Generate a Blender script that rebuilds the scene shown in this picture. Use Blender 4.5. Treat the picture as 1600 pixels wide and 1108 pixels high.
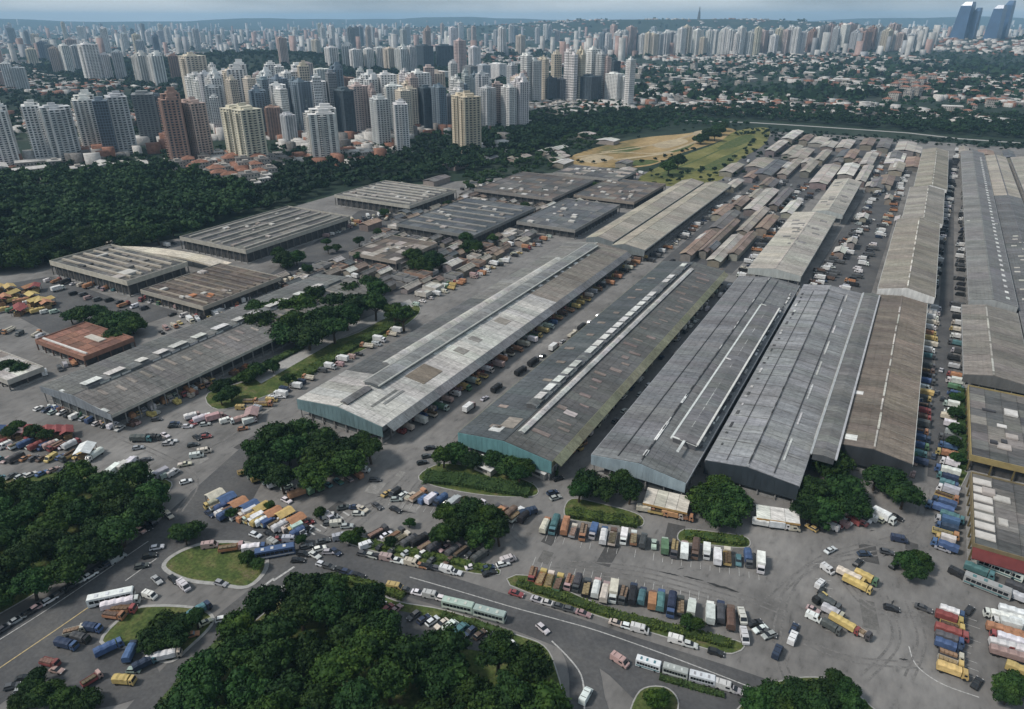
import bpy, math, random
import numpy as np
from mathutils import Vector

random.seed(7)
RNG = np.random.default_rng(11)
scene = bpy.context.scene
for o in list(bpy.data.objects):
    bpy.data.objects.remove(o, do_unlink=True)
COL = scene.collection

# ------------------------------------------------------------------ camera
# The long sheds run along +Y; the drone hangs 150 m up over the origin and looks 29.5 degrees to the left of them.
CAM_H = 150.0
PITCH = math.atan(526.0 / 1100.0)
YAW = math.atan2(690.0, 1100.0 * math.cos(PITCH) + 526.0 * math.sin(PITCH))
cd = bpy.data.cameras.new("camera")
cam = bpy.data.objects.new("camera", cd)
COL.objects.link(cam)
cd.sensor_width = 36.0
cd.lens = 36.0 * 1100.0 / 1600.0
cd.clip_start = 1.0
cd.clip_end = 60000.0
cam.location = (0, 0, CAM_H)
cam.rotation_euler = (math.pi / 2 - PITCH, 0, YAW)
scene.camera = cam

# ------------------------------------------------------------------ world, sun, exposure
SUN_EL, SUN_AZ = math.radians(48), math.radians(-132)      # azimuth measured from +Y towards +X
world = bpy.data.worlds.new("World")
scene.world = world
world.use_nodes = True
wt = world.node_tree
wt.nodes.clear()
w_out = wt.nodes.new("ShaderNodeOutputWorld")
w_bg = wt.nodes.new("ShaderNodeBackground")
w_sky = wt.nodes.new("ShaderNodeTexSky")
w_sky.sky_type = 'NISHITA'
w_sky.sun_disc = False
w_sky.sun_elevation = SUN_EL
w_sky.sun_rotation = SUN_AZ
w_sky.altitude = 700
w_sky.air_density = 1.0
w_sky.dust_density = 1.5
w_sky.ozone_density = 2.0
w_co = wt.nodes.new("ShaderNodeTexCoord")
w_map = wt.nodes.new("ShaderNodeMapping")
w_map.inputs['Scale'].default_value = (1.4, 1.4, 9.0)
w_noise = wt.nodes.new("ShaderNodeTexNoise")
w_noise.inputs['Scale'].default_value = 2.2
w_noise.inputs['Detail'].default_value = 5
w_ramp = wt.nodes.new("ShaderNodeValToRGB")
w_ramp.color_ramp.elements[0].position = 0.38
w_ramp.color_ramp.elements[0].color = (2.0, 2.5, 3.0, 1)
w_ramp.color_ramp.elements[1].position = 0.66
w_ramp.color_ramp.elements[1].color = (4.8, 5.3, 5.7, 1)
w_mix = wt.nodes.new("ShaderNodeMix")
w_mix.data_type = 'RGBA'
w_mix.inputs[0].default_value = 0.86                       # a nearly closed cloud deck
wt.links.new(w_co.outputs['Generated'], w_map.inputs['Vector'])
wt.links.new(w_map.outputs[0], w_noise.inputs['Vector'])
wt.links.new(w_noise.outputs[0], w_ramp.inputs[0])
wt.links.new(w_sky.outputs[0], w_mix.inputs[6])
wt.links.new(w_ramp.outputs[0], w_mix.inputs[7])
wt.links.new(w_mix.outputs[2], w_bg.inputs['Color'])
w_bg.inputs['Strength'].default_value = 0.062
wt.links.new(w_bg.outputs[0], w_out.inputs[0])

sl = bpy.data.lights.new("sun", 'SUN')
sun = bpy.data.objects.new("sun", sl)
COL.objects.link(sun)
sl.energy = 1.5
sl.angle = math.radians(10)
sl.color = (1.0, 0.94, 0.87)
_d = Vector((math.sin(SUN_AZ) * math.cos(SUN_EL), math.cos(SUN_AZ) * math.cos(SUN_EL), math.sin(SUN_EL)))
sun.rotation_euler = (-_d).to_track_quat('-Z', 'Y').to_euler()

scene.view_settings.view_transform = 'Standard'
scene.view_settings.look = 'None'
scene.view_settings.exposure = 1.08
scene.view_settings.gamma = 1.0
scene.view_settings.use_curve_mapping = False
scene.render.engine = 'CYCLES'
scene.cycles.max_bounces = 5
scene.cycles.diffuse_bounces = 2
scene.cycles.glossy_bounces = 2
scene.cycles.volume_bounces = 1
scene.cycles.use_denoising = True
HAZE_DENSITY = 0.000068

# ------------------------------------------------------------------ surveying: where a sight line meets the ground
_F, _cp, _sp, _ca, _sa = 1100.0, math.cos(PITCH), math.sin(PITCH), math.cos(YAW), math.sin(YAW)


def W(px, py, z=0.0):
    u, v = px - 800.0, py - 554.0
    t = (z - CAM_H) / -(v * _cp + _F * _sp)
    X, Y = u * t, (_F * _cp - v * _sp) * t
    return X * _ca - Y * _sa, X * _sa + Y * _ca


def PX(x, y, z=0.0):
    X, Y = x * _ca + y * _sa, -x * _sa + y * _ca
    dz = z - CAM_H
    zc = Y * _cp - dz * _sp
    if zc <= 1:
        return -9999, -9999
    return 800 + _F * X / zc, 554 + _F * (-dz * _cp - Y * _sp) / zc


def polar(px, dist):
    """a point seen in column px at a horizontal distance"""
    a = math.atan((px - 800) / (_F * _cp + 526 * _sp)) - YAW
    return math.sin(a) * dist, math.cos(a) * dist


BT = polar(1545, 4500)
RIDGE = polar(405, 2650)
MAST = polar(1092, 7000)
MOUNDS = [(BT[0], BT[1], 1100, 900, 60, -0.3), (RIDGE[0], RIDGE[1], 420, 330, 42, 0.2), (MAST[0], MAST[1], 2100, 700, 142, YAW - 0.21),
          (polar(760, 8200)[0], polar(760, 8200)[1], 2600, 900, 60, YAW)]


def zt(x, y):
    """height of the terrain"""
    x, y = np.asarray(x, float), np.asarray(y, float)
    r = np.hypot(x, y)
    az = np.arctan2(x, y)
    z = np.zeros_like(r)
    for mx, my, ax, ay, h, rot in MOUNDS:
        dx, dy = x - mx, y - my
        u, v = dx * math.cos(rot) + dy * math.sin(rot), -dx * math.sin(rot) + dy * math.cos(rot)
        z = z + h * np.exp(-(u / ax) ** 2 - (v / ay) ** 2)
    hill = 128 + 26 * np.sin(az * 9 + 1) + 17 * np.sin(az * 23 + 2) + 9 * np.sin(az * 51) + 5 * np.sin(az * 97)
    z = z + hill * np.exp(-((r - 15500) / 2300.0) ** 2)
    z = z + np.clip((r - 2200) / 4000, 0, 1) * 9 * (np.sin(x / 700) * np.cos(y / 900) + 0.6 * np.sin((x + y) / 410))
    return z


def WT(px, py):
    if py < 29.5:
        py = 29.5
    x1, y1 = W(px, py, -20)
    D = math.hypot(x1, y1)
    f = np.minimum(np.geomspace(120 / D, 1.0, 260), 1.0)
    zr = CAM_H + (-20 - CAM_H) * f
    hit = np.nonzero(zr <= zt(x1 * f, y1 * f))[0]
    i = hit[0] if len(hit) else len(f) - 1
    a, b = f[max(i - 1, 0)], f[i]
    for _ in range(20):
        m = (a + b) / 2
        if CAM_H + (-20 - CAM_H) * m <= float(zt(x1 * m, y1 * m)):
            b = m
        else:
            a = m
    return x1 * b, y1 * b, float(zt(x1 * b, y1 * b))


# ------------------------------------------------------------------ materials
def mat(name, color, rough=0.8, noise=None, obj_color=False, metal=0.0, spec=0.3, bump=None, emis=None, rand=0.0, stretch=None):
    """noise = (scale, dark factor, light factor[, second scale]); obj_color multiplies by the object's own colour"""
    m = bpy.data.materials.new(name)
    m.use_nodes = True
    nt = m.node_tree
    b = nt.nodes['Principled BSDF']
    b.inputs['Roughness'].default_value = rough
    b.inputs['Metallic'].default_value = metal
    b.inputs['Specular IOR Level'].default_value = spec
    src = None
    if obj_color:
        oi = nt.nodes.new("ShaderNodeObjectInfo")
        src = oi.outputs['Color']
    else:
        rgb = nt.nodes.new("ShaderNodeRGB")
        rgb.outputs[0].default_value = (*color, 1)
        src = rgb.outputs[0]
    if noise:
        geo = nt.nodes.new("ShaderNodeNewGeometry")
        vec = geo.outputs['Position']
        if stretch:
            mp = nt.nodes.new("ShaderNodeMapping")
            mp.inputs['Scale'].default_value = stretch
            nt.links.new(vec, mp.inputs['Vector'])
            vec = mp.outputs[0]
        for sc in noise[0] if isinstance(noise[0], (tuple, list)) else (noise[0],):
            tx = nt.nodes.new("ShaderNodeTexNoise")
            tx.inputs['Scale'].default_value = sc
            tx.inputs['Detail'].default_value = 5
            tx.inputs['Roughness'].default_value = 0.62
            nt.links.new(vec, tx.inputs['Vector'])
            mr = nt.nodes.new("ShaderNodeMapRange")
            mr.inputs['From Min'].default_value = 0.3
            mr.inputs['From Max'].default_value = 0.7
            mr.inputs['To Min'].default_value = noise[1]
            mr.inputs['To Max'].default_value = noise[2]
            nt.links.new(tx.outputs[0], mr.inputs['Value'])
            mx = nt.nodes.new("ShaderNodeVectorMath")
            mx.operation = 'SCALE'
            nt.links.new(src, mx.inputs[0])
            nt.links.new(mr.outputs[0], mx.inputs['Scale'])
            src = mx.outputs[0]
    if rand:
        oi2 = nt.nodes.new("ShaderNodeObjectInfo")
        mr = nt.nodes.new("ShaderNodeMapRange")
        mr.inputs['To Min'].default_value = 1 - rand
        mr.inputs['To Max'].default_value = 1 + rand
        nt.links.new(oi2.outputs['Random'], mr.inputs['Value'])
        mx = nt.nodes.new("ShaderNodeVectorMath")
        mx.operation = 'SCALE'
        nt.links.new(src, mx.inputs[0])
        nt.links.new(mr.outputs[0], mx.inputs['Scale'])
        src = mx.outputs[0]
    nt.links.new(src, b.inputs['Base Color'])
    if bump:
        geo = nt.nodes.new("ShaderNodeNewGeometry")
        tx = nt.nodes.new("ShaderNodeTexNoise")
        tx.inputs['Scale'].default_value = bump[0]
        nt.links.new(geo.outputs['Position'], tx.inputs['Vector'])
        bp = nt.nodes.new("ShaderNodeBump")
        bp.inputs['Strength'].default_value = bump[1]
        bp.inputs['Distance'].default_value = bump[2]
        nt.links.new(tx.outputs[0], bp.inputs['Height'])
        nt.links.new(bp.outputs[0], b.inputs['Normal'])
    return m


def mix_ramp(m, scale, stops, detail=6, stretch=None, rough=0.62):
    """base colour of m from a noise ramp in world space; returns the material"""
    nt = m.node_tree
    b = nt.nodes['Principled BSDF']
    geo = nt.nodes.new("ShaderNodeNewGeometry")
    vec = geo.outputs['Position']
    if stretch:
        mp = nt.nodes.new("ShaderNodeMapping")
        mp.inputs['Scale'].default_value = stretch
        nt.links.new(vec, mp.inputs['Vector'])
        vec = mp.outputs[0]
    tx = nt.nodes.new("ShaderNodeTexNoise")
    tx.inputs['Scale'].default_value = scale
    tx.inputs['Detail'].default_value = detail
    tx.inputs['Roughness'].default_value = rough
    nt.links.new(vec, tx.inputs['Vector'])
    rp = nt.nodes.new("ShaderNodeValToRGB")
    el = rp.color_ramp.elements
    while len(el) < len(stops):
        el.new(0.5)
    for e, (p, c) in zip(el, stops):
        e.position = p
        e.color = (*c, 1)
    nt.links.new(tx.outputs[0], rp.inputs[0])
    return nt, b, rp.outputs[0]


def ramp_mat(name, scale, stops, rough=0.9, **k):
    m = bpy.data.materials.new(name)
    m.use_nodes = True
    nt, b, s = mix_ramp(m, scale, stops, **k)
    nt.links.new(s, b.inputs['Base Color'])
    b.inputs['Roughness'].default_value = rough
    b.inputs['Specular IOR Level'].default_value = 0.2
    return m


def double_ramp(name, s1, st1, s2, st2, rough=0.9, stretch1=None, stretch2=None):
    """two noise ramps multiplied (st2 around 1)"""
    m = bpy.data.materials.new(name)
    m.use_nodes = True
    nt, b, a = mix_ramp(m, s1, st1, stretch=stretch1)
    nt, b, c = mix_ramp(m, s2, st2, stretch=stretch2)
    mx = nt.nodes.new("ShaderNodeMix")
    mx.data_type = 'RGBA'
    mx.blend_type = 'MULTIPLY'
    mx.inputs[0].default_value = 1.0
    nt.links.new(a, mx.inputs[6])
    nt.links.new(c, mx.inputs[7])
    nt.links.new(mx.outputs[2], b.inputs['Base Color'])
    b.inputs['Roughness'].default_value = rough
    b.inputs['Specular IOR Level'].default_value = 0.2
    return m


def g3(v, t=(1, 1, 1)):
    return (v * t[0], v * t[1], v * t[2])


M = {}
M['terrain'] = double_ramp('terrain_green', 0.004, [(0.3, (0.013, 0.026, 0.017)), (0.55, (0.02, 0.036, 0.021)), (0.68, (0.05, 0.058, 0.045)), (0.8, (0.15, 0.135, 0.115))],
                           0.05, [(0.3, (0.6, 0.6, 0.6)), (0.7, (1.3, 1.3, 1.3))])
M['yard'] = double_ramp('yard_concrete', 0.035, [(0.3, (0.108, 0.104, 0.099)), (0.5, (0.18, 0.173, 0.165)), (0.7, (0.24, 0.231, 0.219))],
                        0.45, [(0.28, (0.55, 0.55, 0.55)), (0.4, (0.9, 0.9, 0.9)), (0.52, (1, 1, 1)), (0.72, (1.16, 1.15, 1.13))], stretch2=(1, 0.4, 1))
M['asphalt'] = double_ramp('road_asphalt', 0.06, [(0.28, (0.062, 0.062, 0.064)), (0.5, (0.094, 0.094, 0.095)), (0.72, (0.125, 0.122, 0.117))],
                           0.9, [(0.3, (0.78, 0.78, 0.78)), (0.7, (1.12, 1.12, 1.12))])
M['kerb'] = mat('kerb_stone', g3(0.34, (1, .98, .93)), 0.9, noise=(0.8, 0.75, 1.15))
M['paint_line'] = mat('road_paint', g3(0.5, (1, .99, .95)), 0.8, noise=(1.6, 0.45, 1.15))
M['paint_yellow'] = mat('road_paint_yellow', (0.48, 0.38, 0.2), 0.8, noise=(1.6, 0.6, 1.15))
M['grass'] = double_ramp('grass', 0.2, [(0.3, (0.04, 0.066, 0.018)), (0.48, (0.072, 0.1, 0.028)), (0.6, (0.11, 0.118, 0.042)), (0.7, (0.16, 0.128, 0.08))], 1.1, [(0.3, (0.5, 0.5, 0.5)), (0.7, (1.35, 1.35, 1.35))])
M['dirt'] = double_ramp('sandy_earth', 0.018, [(0.3, (0.1, 0.105, 0.045)), (0.45, (0.26, 0.185, 0.08)), (0.7, (0.46, 0.33, 0.17))], 0.2, [(0.3, (0.7, 0.7, 0.7)), (0.7, (1.2, 1.2, 1.2))], stretch1=(1, 0.35, 1))
M['olive'] = double_ramp('olive_field', 0.02, [(0.3, (0.075, 0.085, 0.025)), (0.5, (0.15, 0.15, 0.045)), (0.7, (0.22, 0.2, 0.075))], 0.25, [(0.3, (0.7, 0.7, 0.7)), (0.7, (1.2, 1.2, 1.2))])
M['roof'] = mat('roof_sheet', g3(0.2), 0.75, noise=((0.08, 0.75, 2.6), 0.7, 1.28), obj_color=True, stretch=(0.22, 1.0, 1), spec=0.25)
M['plain'] = mat('painted_surface', g3(0.3), 0.75, noise=(0.35, 0.78, 1.15), obj_color=True)
M['concrete'] = mat('grey_concrete', g3(0.26, (1, .98, .94)), 0.9, noise=((0.25, 1.5), 0.72, 1.2))
M['darkwall'] = mat('dark_wall', g3(0.07), 0.9, noise=(0.5, 0.6, 1.3))  # mottled dark grey for the set-back walls and kiosk hatches
M['facade'] = mat('facade_sheet', g3(0.2), 0.6, noise=(0.4, 0.75, 1.2), obj_color=True, stretch=(1, 1, 0.25))
M['white'] = mat('white_metal', g3(0.62, (1, .98, .94)), 0.6, noise=(0.5, 0.7, 1.1))
M['glass'] = mat('dark_glass', (0.03, 0.042, 0.055), 0.12, spec=0.6)
M['vglass'] = mat('vehicle_glass', (0.015, 0.018, 0.022), 0.1, spec=0.6)
M['tyre'] = mat('tyre_rubber', g3(0.02), 0.9)
M['chassis'] = mat('chassis_dark', g3(0.03), 0.8)
M['lamp'] = mat('headlamp_lens', g3(0.6), 0.2)
M['vpaint'] = mat('vehicle_paint', g3(0.5), 0.38, obj_color=True, spec=0.5, noise=(0.9, 0.82, 1.08))
M['cargo'] = mat('cargo_cover', g3(0.5), 0.7, obj_color=True, noise=(0.7, 0.7, 1.15))
M['twall'] = mat('tower_render', g3(0.5), 0.85, obj_color=True, noise=((0.05, 0.3), 0.85, 1.1))
M['tglass'] = mat('tower_windows', (0.04, 0.052, 0.064), 0.3, spec=0.5, noise=(0.25, 0.45, 2.1))
M['bark'] = mat('bark', (0.06, 0.045, 0.032), 0.95, noise=(1.5, 0.6, 1.4))
M['terracotta'] = mat('terracotta_tiles', (0.25, 0.125, 0.085), 0.9, noise=((0.06, 0.4), 0.65, 1.3))
M['greyroof'] = mat('grey_tiles', (0.17, 0.16, 0.15), 0.9, noise=((0.06, 0.4), 0.65, 1.3))
M['whiteroof'] = mat('white_roof', (0.5, 0.48, 0.45), 0.9, noise=((0.06, 0.4), 0.75, 1.2))
M['hwall'] = mat('house_walls', (0.5, 0.46, 0.41), 0.9, noise=((0.03, 0.2), 0.6, 1.15))
M['farwall'] = mat('far_block_walls', (0.42, 0.4, 0.38), 0.9, noise=((0.004, 0.03), 0.55, 1.3))
M['blueglass'] = mat('blue_curtain_wall', (0.06, 0.13, 0.25), 0.25, spec=0.6, noise=(0.02, 0.8, 1.2))
M['steel'] = mat('mast_steel', (0.1, 0.1, 0.11), 0.6)


for _n, _c in (('patch_dark', (0.075, 0.073, 0.071)), ('patch_pale', (0.23, 0.222, 0.208)), ('patch_mid', (0.135, 0.13, 0.122))):
    M[_n] = mat(_n, _c, .9, noise=((.5, 2.5), .75, 1.2))


M['track'] = mat('worn_wheel_track', (0.15, 0.144, 0.137), .9, noise=((.25, 1.6), .72, 1.3))
M['patch_sand'] = mat('trodden_sand', (0.42, 0.34, 0.22), .95, noise=((.03, .2), .7, 1.2))


def leaf_mat(name, dark, mid, light, scale=0.22):
    m = bpy.data.materials.new(name)
    m.use_nodes = True
    nt, b, s = mix_ramp(m, scale, [(0.28, dark), (0.5, mid), (0.74, light)], detail=4)
    oi = nt.nodes.new("ShaderNodeObjectInfo")
    mr = nt.nodes.new("ShaderNodeMapRange")
    mr.inputs['To Min'].default_value = 0.52
    mr.inputs['To Max'].default_value = 1.16
    nt.links.new(oi.outputs['Random'], mr.inputs['Value'])
    mx = nt.nodes.new("ShaderNodeVectorMath")
    mx.operation = 'SCALE'
    nt.links.new(s, mx.inputs[0])
    nt.links.new(mr.outputs[0], mx.inputs['Scale'])
    hue = nt.nodes.new("ShaderNodeValToRGB")               # species: bluish, plain, olive
    he = hue.color_ramp.elements
    he[0].position, he[0].color = 0.0, (0.82, 1.0, 0.98, 1)
    he[1].position, he[1].color = 1.0, (1.25, 1.1, 0.72, 1)
    he.new(0.55).color = (1, 1, 1, 1)
    ml = nt.nodes.new("ShaderNodeMath")
    ml.operation = 'MULTIPLY'
    ml.inputs[1].default_value = 7.31
    fr = nt.nodes.new("ShaderNodeMath")
    fr.operation = 'FRACT'
    nt.links.new(oi.outputs['Random'], ml.inputs[0])
    nt.links.new(ml.outputs[0], fr.inputs[0])
    nt.links.new(fr.outputs[0], hue.inputs[0])
    mh = nt.nodes.new("ShaderNodeVectorMath")
    mh.operation = 'MULTIPLY'
    nt.links.new(mx.outputs[0], mh.inputs[0])
    nt.links.new(hue.outputs[0], mh.inputs[1])
    nt.links.new(mh.outputs[0], b.inputs['Base Color'])
    b.inputs['Roughness'].default_value = 0.7
    b.inputs['Specular IOR Level'].default_value = 0.15
    return m


M['leaf'] = leaf_mat('leaves', (0.009, 0.026, 0.007), (0.022, 0.054, 0.013), (0.055, 0.102, 0.022))
M['leaf_wood'] = leaf_mat('woodland_leaves', (0.006, 0.021, 0.009), (0.014, 0.04, 0.014), (0.034, 0.072, 0.022), 0.05)
M['hedge'] = leaf_mat('hedge_leaves', (0.03, 0.055, 0.018), (0.05, 0.082, 0.026), (0.085, 0.12, 0.036), 0.5)


# ------------------------------------------------------------------ mesh helpers
class MB:
    def __init__(s):
        s.v, s.f, s.m = [], [], []

    def face(s, pts, mi=0):
        n = len(s.v)
        s.v += [tuple(p) for p in pts]
        s.f.append(tuple(range(n, n + len(pts))))
        s.m.append(mi)

    def hexa(s, b, t, mi=0):
        """b, t: four bottom and four top points, anticlockwise from above"""
        n = len(s.v)
        s.v += [tuple(p) for p in b] + [tuple(p) for p in t]
        for q in ((3, 2, 1, 0), (4, 5, 6, 7), (0, 1, 5, 4), (1, 2, 6, 5), (2, 3, 7, 6), (3, 0, 4, 7)):
            s.f.append(tuple(n + i for i in q))
            s.m.append(mi)
        return s

    def box(s, x0, x1, y0, y1, z0, z1, mi=0):
        return s.hexa([(x0, y0, z0), (x1, y0, z0), (x1, y1, z0), (x0, y1, z0)], [(x0, y0, z1), (x1, y0, z1), (x1, y1, z1), (x0, y1, z1)], mi)

    def taper(s, x0, x1, y0, y1, z0, X0, X1, Y0, Y1, z1, mi=0):
        return s.hexa([(x0, y0, z0), (x1, y0, z0), (x1, y1, z0), (x0, y1, z0)], [(X0, Y0, z1), (X1, Y0, z1), (X1, Y1, z1), (X0, Y1, z1)], mi)

    def prism(s, poly, z0, z1, mi=0, side=None):
        n, k = len(s.v), len(poly)
        s.v += [(p[0], p[1], z0) for p in poly] + [(p[0], p[1], z1) for p in poly]
        s.f.append(tuple(range(n + k, n + 2 * k)))
        s.m.append(mi)
        s.f.append(tuple(range(n + k - 1, n - 1, -1)))
        s.m.append(mi)
        for i in range(k):
            j = (i + 1) % k
            s.f.append((n + i, n + j, n + k + j, n + k + i))
            s.m.append(mi if side is None else side)
        return s

    def extrude_x(s, prof, x0, x1, mi=0, inset=0.0):
        """a (y, z) profile, clockwise seen from +X reversed; extruded between x0 and x1"""
        n, k = len(s.v), len(prof)
        s.v += [(x0, p[0], p[1]) for p in prof] + [(x1, p[0], p[1]) for p in prof]
        s.f.append(tuple(range(n, n + k)))
        s.m.append(mi)
        s.f.append(tuple(range(n + 2 * k - 1, n + k - 1, -1)))
        s.m.append(mi)
        for i in range(k):
            j = (i + 1) % k
            s.f.append((n + j, n + i, n + k + i, n + k + j))
            s.m.append(mi)
        return s

    def cyl(s, a, b, r0, r1, n=8, mi=0):
        a, b = Vector(a), Vector(b)
        d = (b - a).normalized()
        u = d.orthogonal().normalized()
        w = d.cross(u)
        k = len(s.v)
        for c, r in ((a, r0), (b, r1)):
            for i in range(n):
                t = 2 * math.pi * i / n
                s.v.append(tuple(c + u * (r * math.cos(t)) + w * (r * math.sin(t))))
        for i in range(n):
            j = (i + 1) % n
            s.f.append((k + i, k + j, k + n + j, k + n + i))
            s.m.append(mi)
        s.f.append(tuple(range(k + n - 1, k - 1, -1)))
        s.f.append(tuple(range(k + n, k + 2 * n)))
        s.m += [mi, mi]
        return s

    def mesh(s, name, mats):
        me = bpy.data.meshes.new(name)
        me.from_pydata(s.v, [], s.f)
        for m in mats:
            me.materials.append(M[m] if isinstance(m, str) else m)
        if len(mats) > 1:
            me.polygons.foreach_set('material_index', s.m)
        me.update()
        return me


def link(name, data, parent=None, loc=None, rz=0.0, color=None, kind=None, label=None, scale=None):
    o = bpy.data.objects.new(name, data)
    COL.objects.link(o)
    if parent is not None:
        o.parent = parent
    if loc is not None:
        o.location = loc
    if rz:
        o.rotation_euler = (0, 0, rz)
    if color is not None:
        o.color = (*color[:3], 1)
    if kind:
        o['kind'] = kind
    if label:
        o['label'] = label
    if scale is not None:
        o.scale = scale if hasattr(scale, '__len__') else (scale,) * 3
    return o


THINGS = []


def tag(o, desc, cat, zone='', group=None, sort='left', at=None, same=False):
    """desc says what it looks like, zone where it stands; alike things of a zone are told apart by their order in it.
    same=True: nothing tells its like apart, and they share the label and the group"""
    o['category'] = cat
    if group:
        o['group'] = group
    THINGS.append((o, desc, zone, sort, at, same))
    return o


def thing(name, desc, cat, loc, rz=0.0, zone='', group=None, sort='left', same=False):
    o = link(name, None, loc=loc, rz=rz)
    o.empty_display_size = 0.5
    return tag(o, desc, cat, zone, group, sort, None, same)


def struct(name, mb, mats, kind='structure'):
    return link(name, mb if isinstance(mb, bpy.types.Mesh) else mb.mesh(name, mats), kind=kind)


def npmesh(name, verts, faces, mats, mi=None, n=4):
    me = bpy.data.meshes.new(name)
    nv, nf = len(verts), len(faces)
    me.vertices.add(nv)
    me.vertices.foreach_set('co', np.asarray(verts, np.float32).ravel())
    me.loops.add(nf * n)
    me.loops.foreach_set('vertex_index', np.asarray(faces, np.int32).ravel())
    me.polygons.add(nf)
    me.polygons.foreach_set('loop_start', np.arange(0, nf * n, n, dtype=np.int32))
    for m in mats:
        me.materials.append(M[m])
    if mi is not None:
        me.polygons.foreach_set('material_index', np.asarray(mi, np.int32))
    me.update(calc_edges=True)
    me.validate()
    return me


def in_poly(x, y, poly):
    c = False
    j = len(poly) - 1
    for i in range(len(poly)):
        xi, yi = poly[i]
        xj, yj = poly[j]
        if (yi > y) != (yj > y) and x < (xj - xi) * (y - yi) / (yj - yi) + xi:
            c = not c
        j = i
    return c


def scatter(poly, dmin, n, tries=30, avoid=()):
    xs, ys = [p[0] for p in poly], [p[1] for p in poly]
    cell = {}
    out = []
    for _ in range(n * tries):
        x, y = random.uniform(min(xs), max(xs)), random.uniform(min(ys), max(ys))
        if not in_poly(x, y, poly):
            continue
        d = dmin(x, y) if callable(dmin) else dmin
        k = (int(x // d), int(y // d))
        if any((px - x) ** 2 + (py - y) ** 2 < d * d for i in (-1, 0, 1) for j in (-1, 0, 1) for px, py in cell.get((k[0] + i, k[1] + j), ())):
            continue
        if any(in_poly(x, y, a) for a in avoid):
            continue
        cell.setdefault(k, []).append((x, y))
        out.append((x, y))
        if len(out) >= n:
            break
    return out


def wpoly(*pts, z=0.0):
    return [W(x, y, z) for x, y in pts]


# ------------------------------------------------------------------ terrain and sheets
def build_terrain():
    rr = np.concatenate([np.linspace(0, 1800, 25), np.geomspace(1900, 19500, 70)])
    na = 200
    aa = np.linspace(-math.pi, math.pi, na, endpoint=False)
    R, A = np.meshgrid(rr, aa, indexing='ij')
    X, Y = R * np.sin(A), R * np.cos(A)
    v = np.stack([X, Y, zt(X, Y)], -1).reshape(-1, 3)
    f = []
    for i in range(len(rr) - 1):
        a = np.arange(na)
        b = (a + 1) % na
        f.append(np.stack([i * na + a, i * na + b, (i + 1) * na + b, (i + 1) * na + a], -1))
    me = npmesh('terrain', v, np.concatenate(f), ['terrain'])
    link('terrain', me, kind='structure')


build_terrain()


def sheet(name, poly, z, m, kind='structure', thick=0.0):
    b = MB()
    if thick:
        b.prism(poly, z, z + thick)
    else:
        b.face([(x, y, z) for x, y in poly])
    return struct(name, b, [m], kind)


def ribbon(name, pts, width, z, m, kind='structure', h=0.0, off=0.0, closed=False):
    P = [Vector(p) for p in pts]
    if closed:
        P = P + [P[0], P[1]]
    b = MB()
    L, Rr = [], []
    for i, p in enumerate(P):
        d = (P[min(i + 1, len(P) - 1)] - P[max(i - 1, 0)]).normalized()
        if closed and i in (0, len(P) - 2):
            d = (P[1] - P[-3]).normalized()
        n = Vector((-d.y, d.x))
        L.append(p + n * (width / 2 + off))
        Rr.append(p + n * (-width / 2 + off))
    for i in range(len(P) - 2 if closed else len(P) - 1):
        q = [Rr[i], Rr[i + 1], L[i + 1], L[i]]
        if h:
            b.hexa([(*c, 0) for c in q], [(*c, z + h) for c in q])
        else:
            b.face([(*c, z) for c in q])
    return struct(name, b, [m], kind)


def smooth(pts, n=6, closed=False):
    P = [np.array(p, float) for p in pts]
    k = len(P)
    out = []
    for i in range(k if closed else k - 1):
        if closed:
            p0, p1, p2, p3 = P[i - 1], P[i], P[(i + 1) % k], P[(i + 2) % k]
        else:
            p0, p1, p2, p3 = P[max(i - 1, 0)], P[i], P[i + 1], P[min(i + 2, k - 1)]
        for t in np.linspace(0, 1, n, endpoint=False):
            out.append(tuple(0.5 * (2 * p1 + (p2 - p0) * t + (2 * p0 - 5 * p1 + 4 * p2 - p3) * t * t + (3 * p1 - p0 - 3 * p2 + p3) * t ** 3)))
    if not closed:
        out.append(tuple(P[-1]))
    return out


YARD = [(-60, -30), (150, 20), (190, 300), (215, 1120), (-60, 1132), (-205, 1118), (-225, 900), (-250, 745), (-330, 700), (-420, 580), (-470, 520), (-472, 330), (-505, 240), (-560, 150), (-420, 80), (-300, 40), (-230, 10)]
sheet('paved_yard', YARD, 0.03, 'yard')
sheet('asphalt_road', [(-193, -10), (-191, 55), (-192, 100), (-205, 150), (-190, 154), (-173, 124), (-166, 80), (-165, -10)], 0.06, 'asphalt')
sheet('asphalt_road', smooth(wpoly((300, 800), (360, 800), (480, 828), (560, 856), (700, 900), (820, 938), (1000, 998), (1170, 1052), (1330, 1115), (1400, 1180), (1150, 1180), (1010, 1108), (930, 1040), (800, 984), (680, 946), (600, 922), (510, 900), (430, 945), (360, 1010), (250, 1125), (170, 1150), (240, 1060), (330, 970), (400, 905), (300, 905), (230, 890)), 4, True), 0.09, 'asphalt')
sheet('asphalt_road', smooth(wpoly((790, 975), (855, 992), (885, 1036), (890, 1090), (890, 1150), (960, 1150), (945, 1090), (930, 1030), (880, 985)), 4, True), 0.11, 'asphalt')
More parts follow.
